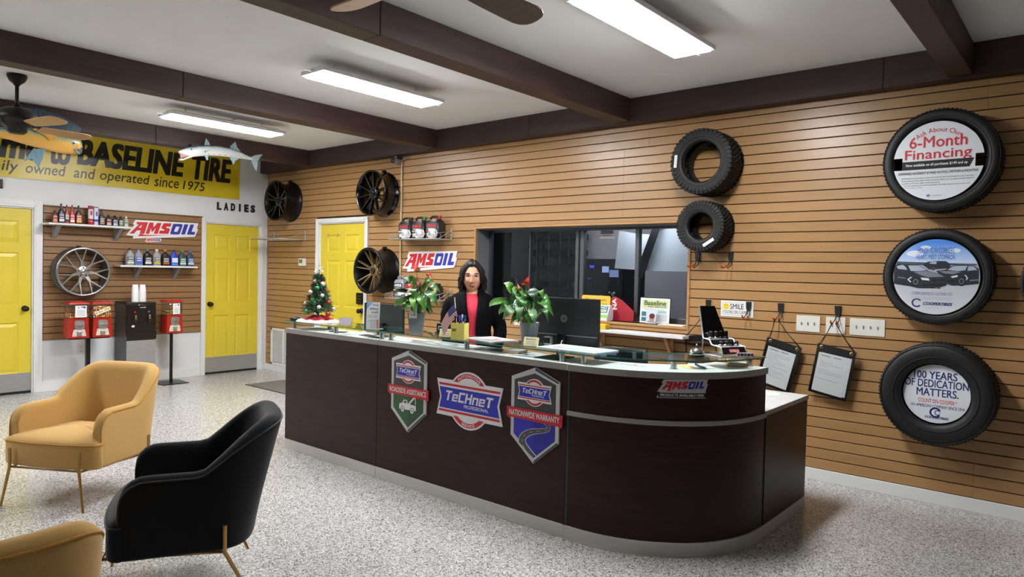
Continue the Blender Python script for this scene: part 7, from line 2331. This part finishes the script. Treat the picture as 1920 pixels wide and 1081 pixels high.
b.loft([ell(0, y, a, d, z) for z, a, d, y in TORSO] + [ell(0, .014, .049, .05, 1.335), ell(0, .012, .048, .05, 1.36), ell(0, .008, .05, .052, 1.40)], M_SKIN)
# head: a sphere pushed into skull, jaw, brow, nose and lips
HC = Vector((0, -.008, 1.452))
def head_pt(th, ph, grow=0.):
    """th around from the face (0), ph from -90 (chin) to 90 (crown)"""
    x, y, z = math.sin(th) * math.cos(ph), -math.cos(th) * math.cos(ph), math.sin(ph)
    zz = z * (.112 if z > 0 else .112)
    low = max(0., -z)
    w = .0745 * (1 - .27 * low ** 2)
    dpt = .092 * (1 - .14 * low ** 2)
    px = x * w; py = y * dpt; pz = zz
    front = max(0., -y)
    if y > 0 and z < 0: py *= 1 - .25 * low
    # a flatter face with its features
    py += .007 * front ** 3
    g = lambda cx, cz, sx, sz: math.exp(-((px - cx) / sx) ** 2 - ((pz - cz) / sz) ** 2)
    if y < 0:
        py -= .0175 * g(0, -.034, .0105, .012) + .012 * g(0, -.012, .008, .022) + .006 * g(0, .018, .03, .012)
        py -= .005 * g(.013, -.038, .007, .007) + .005 * g(-.013, -.038, .007, .007)
        py += .0065 * g(.031, .006, .015, .011) + .0065 * g(-.031, .006, .015, .011)
        py -= .008 * g(.040, -.030, .018, .017) + .008 * g(-.040, -.030, .018, .017)
        py -= .0065 * g(0, -.066, .022, .0065) + .006 * g(0, -.076, .019, .006)
        py += .003 * g(0, -.0715, .02, .002) + .004 * g(0, -.088, .02, .006)
        py -= .008 * g(0, -.102, .018, .012)
    k = 1 + grow / .09
    return HC + Vector((px * k, py * k, pz * k))
nt, np_ = 72, 54
HS = T(0, 0, 1.566) @ Matrix.Scale(1.1, 4) @ T(0, 0, -1.566)
b.at(HS).loft([[head_pt(2 * PI * i / nt, -PI / 2 + .02 + (PI - .04) * j / np_) for i in range(nt)] for j in range(np_ + 1)], M_SKIN)
for sx in (-1, 1):      # ears
    b.loft([[(sx * (.070 + .006 * k_), .004 + r_ * .9 * math.cos(2 * PI * i / 12) + .006 * k_, 1.443 + r_ * 1.55 * math.sin(2 * PI * i / 12)) for i in range(12)] for k_, r_ in ((0, .012), (1, .019), (2, .016))], M_SKIN)
b.at()
ARM = {1: [(.128, .004, 1.232, .042), (.172, .008, 1.212, .046), (.205, .016, 1.14, .043), (.240, .028, 1.02, .037), (.238, -.02, .97, .036), (.20, -.10, .87, .030), (.175, -.148, .80, .025)], -1: [(-.128, .004, 1.232, .042), (-.168, .008, 1.212, .046), (-.190, .014, 1.14, .043), (-.205, .022, 1.03, .037), (-.20, -.03, .975, .036), (-.165, -.10, .88, .030), (-.14, -.148, .80, .025)]}
def limb(mb, pts, m, grow=0., n=16):
    mb.tube([p[:3] for p in pts], [p[3] + grow for p in pts], m, n)
for sx in (-1, 1):
    limb(b, ARM[sx], M_SKIN)
    w = Vector(ARM[sx][-1][:3])
    d = Vector((-.2 * sx, -.75, -.28)).normalized()
    side = Vector((sx, 0, 0)); side = (side - d * side.dot(d)).normalized()
    nn = d.cross(side).normalized()
    palm = [[w + d * t_ + side * (a * math.cos(2 * PI * i / 12)) + nn * (h_ * math.sin(2 * PI * i / 12)) for i in range(12)] for t_, a, h_ in ((-.01, .024, .022), (.02, .034, .018), (.06, .040, .015), (.085, .038, .013))]
    b.loft(palm, M_SKIN)
    for q, (off, ln) in enumerate(((-.029, .062), (-.010, .074), (.010, .070), (.028, .055))):
        p0 = w + d * .078 + side * off
        bend = -nn * .35 if nn.y > 0 else nn * .35
        p1 = p0 + d * ln * .42 + bend * .012; p2 = p1 + (d * .8 + bend * .6).normalized() * ln * .32; p3 = p2 + (d * .6 + bend).normalized() * ln * .26
        b.tube([p0 - d * .02, p0, p1, p2, p3], [.0085, .0085, .008, .0072, .006], M_SKIN, 10)
    p0 = w + d * .018 - side * sx * .0 + side * (-.034)
    p1 = p0 + (d * .7 - side * .7).normalized() * .034; p2 = p1 + (d * .9 - side * .3).normalized() * .028
    b.tube([w + d * .012 + side * (-.016), p0, p1, p2], [.013, .0115, .0095, .0075], M_SKIN, 10)
for sx in (-1, 1):
    limb(b, [(sx * .085, 0, .84, .088), (sx * .088, -.004, .70, .078), (sx * .09, -.01, .46, .056), (sx * .092, .01, .36, .053), (sx * .094, .02, .10, .036), (sx * .094, .02, .05, .036)], M_SKIN)
    b.loft([[(sx * .094 + a * math.cos(2 * PI * i / 14), y, z + h_ * math.sin(2 * PI * i / 14)) for i in range(14)] for y, a, z, h_ in ((.055, .025, .035, .03), (.02, .035, .05, .045), (-.05, .04, .036, .03), (-.12, .042, .026, .02), (-.165, .025, .022, .016))], M_SKIN)
b.build('body', who, mods=[('REMESH', dict(mode='VOXEL', voxel_size=.0042, use_smooth_shade=True)), ('SMOOTH', dict(factor=.5, iterations=2))])
# eyes, brows, lips
M_EYEW = mat('eye_white', '#d8d2cc', .2); M_IRIS = mat('dark_brown_iris', '#1c100a', .15)
def face_y(x, z):
    """front surface of the head at (x, z)"""
    best = None
    for j in range(0, 60):
        ph = math.asin(max(-.999, min(.999, (z - HC.z) / .112)))
        th = -.9 + 1.8 * j / 59
        p = head_pt(th, ph)
        e = abs(p.x - x)
        if best is None or e < best[0]: best = (e, p.y)
    return best[1]
for sx in (-1, 1):
    x, z = sx * .031, 1.459
    y = face_y(x, z)
    e = MB().at(HS).ball((x, y + .0075, z), (.0125, .011, .0070), M_EYEW, 18, 12)
    e.ball((x, y - .0005, z), (.0062, .0040, .0062), M_IRIS, 14, 8)
    e.tube([(x + sx * u, face_y(x + sx * u, z + v) - .0012, z + v) for u, v in ((-.0145, -.001), (-.007, .0048), (.002, .0062), (.010, .0042), (.0155, .0005))], .0019, M_HAIR, 6)
    e.tube([(x + sx * u, face_y(x + sx * u, z + v) - .0008, z + v) for u, v in ((-.012, -.003), (-.003, -.0062), (.008, -.005), (.0135, -.001))], .0009, mat('lash_line', '#4a3028', .6), 6)
    e.build('eye', who)
    MB().at(HS).tube([(x + sx * u, face_y(x + sx * u, z + v) - .0012, z + v) for u, v in ((-.015, .0165), (-.004, .0195), (.008, .0185), (.018, .0135))], [.0022, .0034, .003, .0014], M_HAIR, 6).build('eyebrow', who)
M_LIP = mat('rose_lips', '#94504c', .4)
l = MB().at(HS)
for zz, hh in ((1.3855, .0045), (1.3775, .005)):
    ring = []
    us = [-.025 + .05 * i / 12 for i in range(13)]
    top = [(u, face_y(u, zz) - .0012, zz + hh * (1 - (u / .0255) ** 2) ** .5 * (1 - .25 * math.exp(-(u / .004) ** 2) * (zz > 1.38)) + .0038 * (u / .025) ** 2) for u in us]
    bot = [(u, face_y(u, zz) - .0012, zz - hh * .55 * (1 - (u / .0255) ** 2) ** .5 + .0038 * (u / .025) ** 2) for u in us]
    mid = [(u, face_y(u, zz) - .0036 * (1 - (u / .0255) ** 2) - .001, zz + .0038 * (u / .025) ** 2) for u in us]
    vs_ = top + mid + bot
    l.add(vs_, [(i + 13, i + 14, i + 1, i) for i in range(12)] + [(i + 26, i + 27, i + 14, i + 13) for i in range(12)], M_LIP, True)
l.tube([(u, face_y(u, 1.3812) - .0022, 1.3812 + .0048 * (u / .026) ** 2) for u in [-.027 + .054 * i / 10 for i in range(11)]], .0011, mat('mouth_line', '#5a2e2a', .6), 6)
l.build('lips', who)
n_ = MB().at(HS)
for sx in (-1, 1):
    n_.ball((sx * .0062, face_y(sx * .0062, 1.4095) - .0002, 1.4085), (.0032, .002, .0018), mat('nostril', '#4a2a22', .7), 8, 6)
n_.build('nostrils', who)
# hair: a cap with a side parting and waves that reach the shoulders
h = MB().at(HS)
rings = []
for j in range(26):
    ring = []
    for i in range(72):
        th = 2 * PI * i / 72
        tt = abs(((th + PI) % (2 * PI)) - PI)             # 0 at the face
        lo_ = math.radians(40) if tt < .35 else math.radians(40 - 62 * smooth(.35, 1.25, tt) - 26 * smooth(1.25, 2., tt))
        ph = lo_ + (PI / 2 - .02 - lo_) * j / 25
        g = .003 + .009 * smooth(0, 5, j) + .002 * math.sin(th * 26 + j * .3)
        if abs(((th - .18 + PI) % (2 * PI)) - PI) < .1 and tt < 1.2: g -= .005
        ring.append(head_pt(th, ph, g))
    rings.append(ring)
h.loft(rings, M_HAIR, True, False, True)
rnd = random.Random(21)
for sx in (-1, 1):
    for k in range(46):
        th = rnd.uniform(.62, 2.9)
        start = head_pt(sx * th, math.radians(rnd.uniform(28, 60) if th > 1 else rnd.uniform(44, 62)), .010)
        out = head_pt(sx * max(th, .95), math.radians(rnd.uniform(-8, 12)), rnd.uniform(.004, .017))
        end_z = rnd.uniform(1.325, 1.385) if th < 2.2 else rnd.uniform(1.30, 1.36)
        r_out = rnd.uniform(.078, .106)
        a = max(th, 1.12)
        low = Vector((sx * math.sin(a) * r_out, -math.cos(a) * .075 + .002, end_z + .055))
        wob = rnd.uniform(-.012, .012)
        end = Vector((low.x + sx * rnd.uniform(-.012, .016), low.y - .006 + wob, end_z))
        pts = []
        ctrl = [start, start.lerp(out, .5) + Vector((sx * .008, 0, .004)), out, out.lerp(low, .5) + Vector((sx * .006 * math.sin(k), wob * .5, 0)), low, end]
        for i in range(len(ctrl) - 1):
            p0 = ctrl[max(0, i - 1)]; p1 = ctrl[i]; p2 = ctrl[i + 1]; p3 = ctrl[min(len(ctrl) - 1, i + 2)]
            for q in range(4):
                t_ = q / 4
                pts.append(.5 * (2 * p1 + (p2 - p0) * t_ + (2 * p0 - 5 * p1 + 4 * p2 - p3) * t_ * t_ + (3 * p1 - p0 - 3 * p2 + p3) * t_ ** 3))
        pts.append(ctrl[-1])
        r = rnd.uniform(.006, .0105)
        h.tube(pts, [r * (.55 + .6 * math.sin(PI * min(1, .12 + .8 * i / (len(pts) - 1)))) * (1 if i < len(pts) - 2 else .5) for i in range(len(pts))], M_HAIR, 7)
h.build('hair', who)
# red top, cardigan, trousers, shoes
b = MB()
b.loft([ell(0, y, a + .007, d + .007, z, 36) for z, a, d, y in TORSO[:10]], M_REDT, True, False, False)
b.loft([ell(0, .010, .132, .077, 1.285, 36), ell(0, .012, .10, .068, 1.297, 36), ell(0, .012, .084, .064, 1.303, 36)], M_REDT, True, False, False)
b.build('red_top', who)
c = MB()
zs = [.79 + (1.292 - .79) * i / 22 for i in range(23)]
N_ = 44
rings = []; edgeL = []; edgeR = []
for z in zs:
    _, a, d, y = torso_at(z)
    a += .016; d += .017
    if z < 1.0: a += .012 * (1 - (z - .79) / .21)
    xl = -.016 - .032 * smooth(1.0, 1.29, z); xr = .04 + .018 * smooth(1.0, 1.29, z)
    if z < 1.0: xl -= .03 * (1.0 - z) / .2; xr += .02 * (1 - z) / .2
    pl = math.asin(max(-.99, xl / a)); pr = math.asin(min(.99, xr / a))
    ring = []
    for i in range(N_ + 1):
        p = pr + (2 * PI + pl - pr) * i / N_
        fold = .004 * math.sin(p * 9 + z * 6) * (1 - smooth(1.2, 1.3, z))
        ring.append((math.sin(p) * (a + fold), y - math.cos(p) * (d + fold), z))
    rings.append(ring)
    edgeR.append(ring[0]); edgeL.append(ring[-1])
c.loft(rings, M_CARD, False, False, False)
# shoulders up to the neck
sh = []
for (a, d, z, y) in ((.172, .096, 1.262, .002), (.150, .088, 1.288, .010), (.105, .074, 1.312, .018), (.075, .062, 1.326, .022)):
    pl = -1.0; pr = 1.0
    sh.append([(math.sin(pr + (2 * PI + pl - pr) * i / N_) * a, y - math.cos(pr + (2 * PI + pl - pr) * i / N_) * d, z) for i in range(N_ + 1)])
c.loft(sh, M_CARD, False, False, False)
for edge, sx in ((edgeR, 1), (edgeL, -1)):
    # soft draped collar: from the hem up the opening, over the shoulder to the nape
    col_ = [Vector(p) + Vector((sx * .016, -.010, 0)) for p in edge[::2]] + [Vector((sx * .064, -.052, 1.302)), Vector((sx * .072, -.018, 1.326)), Vector((sx * .06, .03, 1.338)), Vector((sx * .03, .066, 1.338)), Vector((0, .076, 1.337))]
    for o_, r_ in ((0., .017), (.02, .015), (.037, .012)):
        c.tube([p + Vector((sx * o_ * (1 if p.z < 1.31 else .4), o_ * .1, -o_ * .15)) for p in col_], r_, M_CARD, 10)
for sx in (-1, 1):
    pts = ARM[sx]
    dense = []
    for i in range(len(pts) - 1):
        for q in range(5):
            f = q / 5
            p = [pts[i][k] + (pts[i + 1][k] - pts[i][k]) * f for k in range(4)]
            dense.append((p[0], p[1], p[2], p[3] + .0125 + .0022 * math.sin((i * 5 + q) * 1.9)))
    limb(c, dense, M_CARD, 0, 18)
c.build('cardigan', who, mods=[('SOLIDIFY', dict(thickness=.012, offset=0)), ('REMESH', dict(mode='VOXEL', voxel_size=.0065, use_smooth_shade=True)), ('SMOOTH', dict(factor=.5, iterations=6))])
b = MB()
b.loft([ell(0, 0, .168, .12, z, 28) for z in (.875, .84)] + [ell(0, 0, .172, .118, .80, 28), ell(0, .0, .165, .105, .775, 28)], M_TROU, True, False, False)
for sx in (-1, 1):
    limb(b, [(sx * .086, 0, .82, .092), (sx * .088, -.004, .70, .088), (sx * .09, -.008, .46, .068), (sx * .092, .01, .34, .064), (sx * .094, .02, .09, .056)], M_TROU, 0, 18)
b.build('trousers', who)
for sx in (-1, 1):
    MB().loft([[(sx * .094 + a * math.cos(2 * PI * i / 16), y, max(.0005, z + h_ * math.sin(2 * PI * i / 16))) for i in range(16)] for y, a, z, h_ in ((.07, .03, .036, .036), (.03, .044, .042, .045), (-.05, .05, .034, .038), (-.13, .05, .026, .028), (-.185, .032, .02, .02))], M_BLACK).build('shoe', who)
# ------------------------------------------------------------------ things of one kind share a group
GROUPS = dict(road_tyre='road tyres on the slat wall', turf_tyre='turf tyres on the slat wall', alloy_wheel='alloy wheels hung on the walls', gumball_machine='red sweet machines', machine_stand='stands of the sweet machines',
    pen='pens on the counter', leaflet='leaflets under the glass shelf', wall_letter='raised black letters over the doors', slat_hook='orange-tipped slat hooks', light_switch='cream switch plates', document_pouch='hanging document pouches',
    paper_sheet='work orders in the pouches', potted_plant='anthuriums on the counter', wire_shelf='wire shelves on the slat wall', oil_jug='oil jugs on the lower wire shelf', advert_disc='round adverts inside the tyres', shield_sign='shield signs on the desk front',
    oil_brand_sign='cut-out oil brand signs', ceiling_fan='ceiling fans', mounted_fish='mounted fish on the beam', counter_card='curved cards on the window sill', business_cards='business cards on the glass shelf', booklet_stack='orange booklets under the glass shelf',
    monitor='monitors behind the desk', hanging_reflection='white sheets standing for window reflections')
for o in list(COL.objects):
    if o.parent is None and o.get('category') and not o.get('group'):
        g_ = GROUPS.get(o.name.split('.')[0])
        if g_: o['group'] = g_
# ------------------------------------------------------------------ light and picture settings
w = bpy.data.worlds.new('dim_outside')
SC.world = w
w.use_nodes = True
w.node_tree.nodes['Background'].inputs[0].default_value = (.02, .022, .03, 1)
w.node_tree.nodes['Background'].inputs[1].default_value = 1.
SC.view_settings.view_transform = 'Standard'
SC.view_settings.look = 'None'
SC.view_settings.exposure = .45
SC.view_settings.gamma = 1.
SC.view_settings.use_curve_mapping = False
SC.cycles.use_denoising = True
SC.cycles.max_bounces = 10
SC.cycles.diffuse_bounces = 5
SC.cycles.transparent_max_bounces = 16
SC.cycles.sample_clamp_indirect = 6
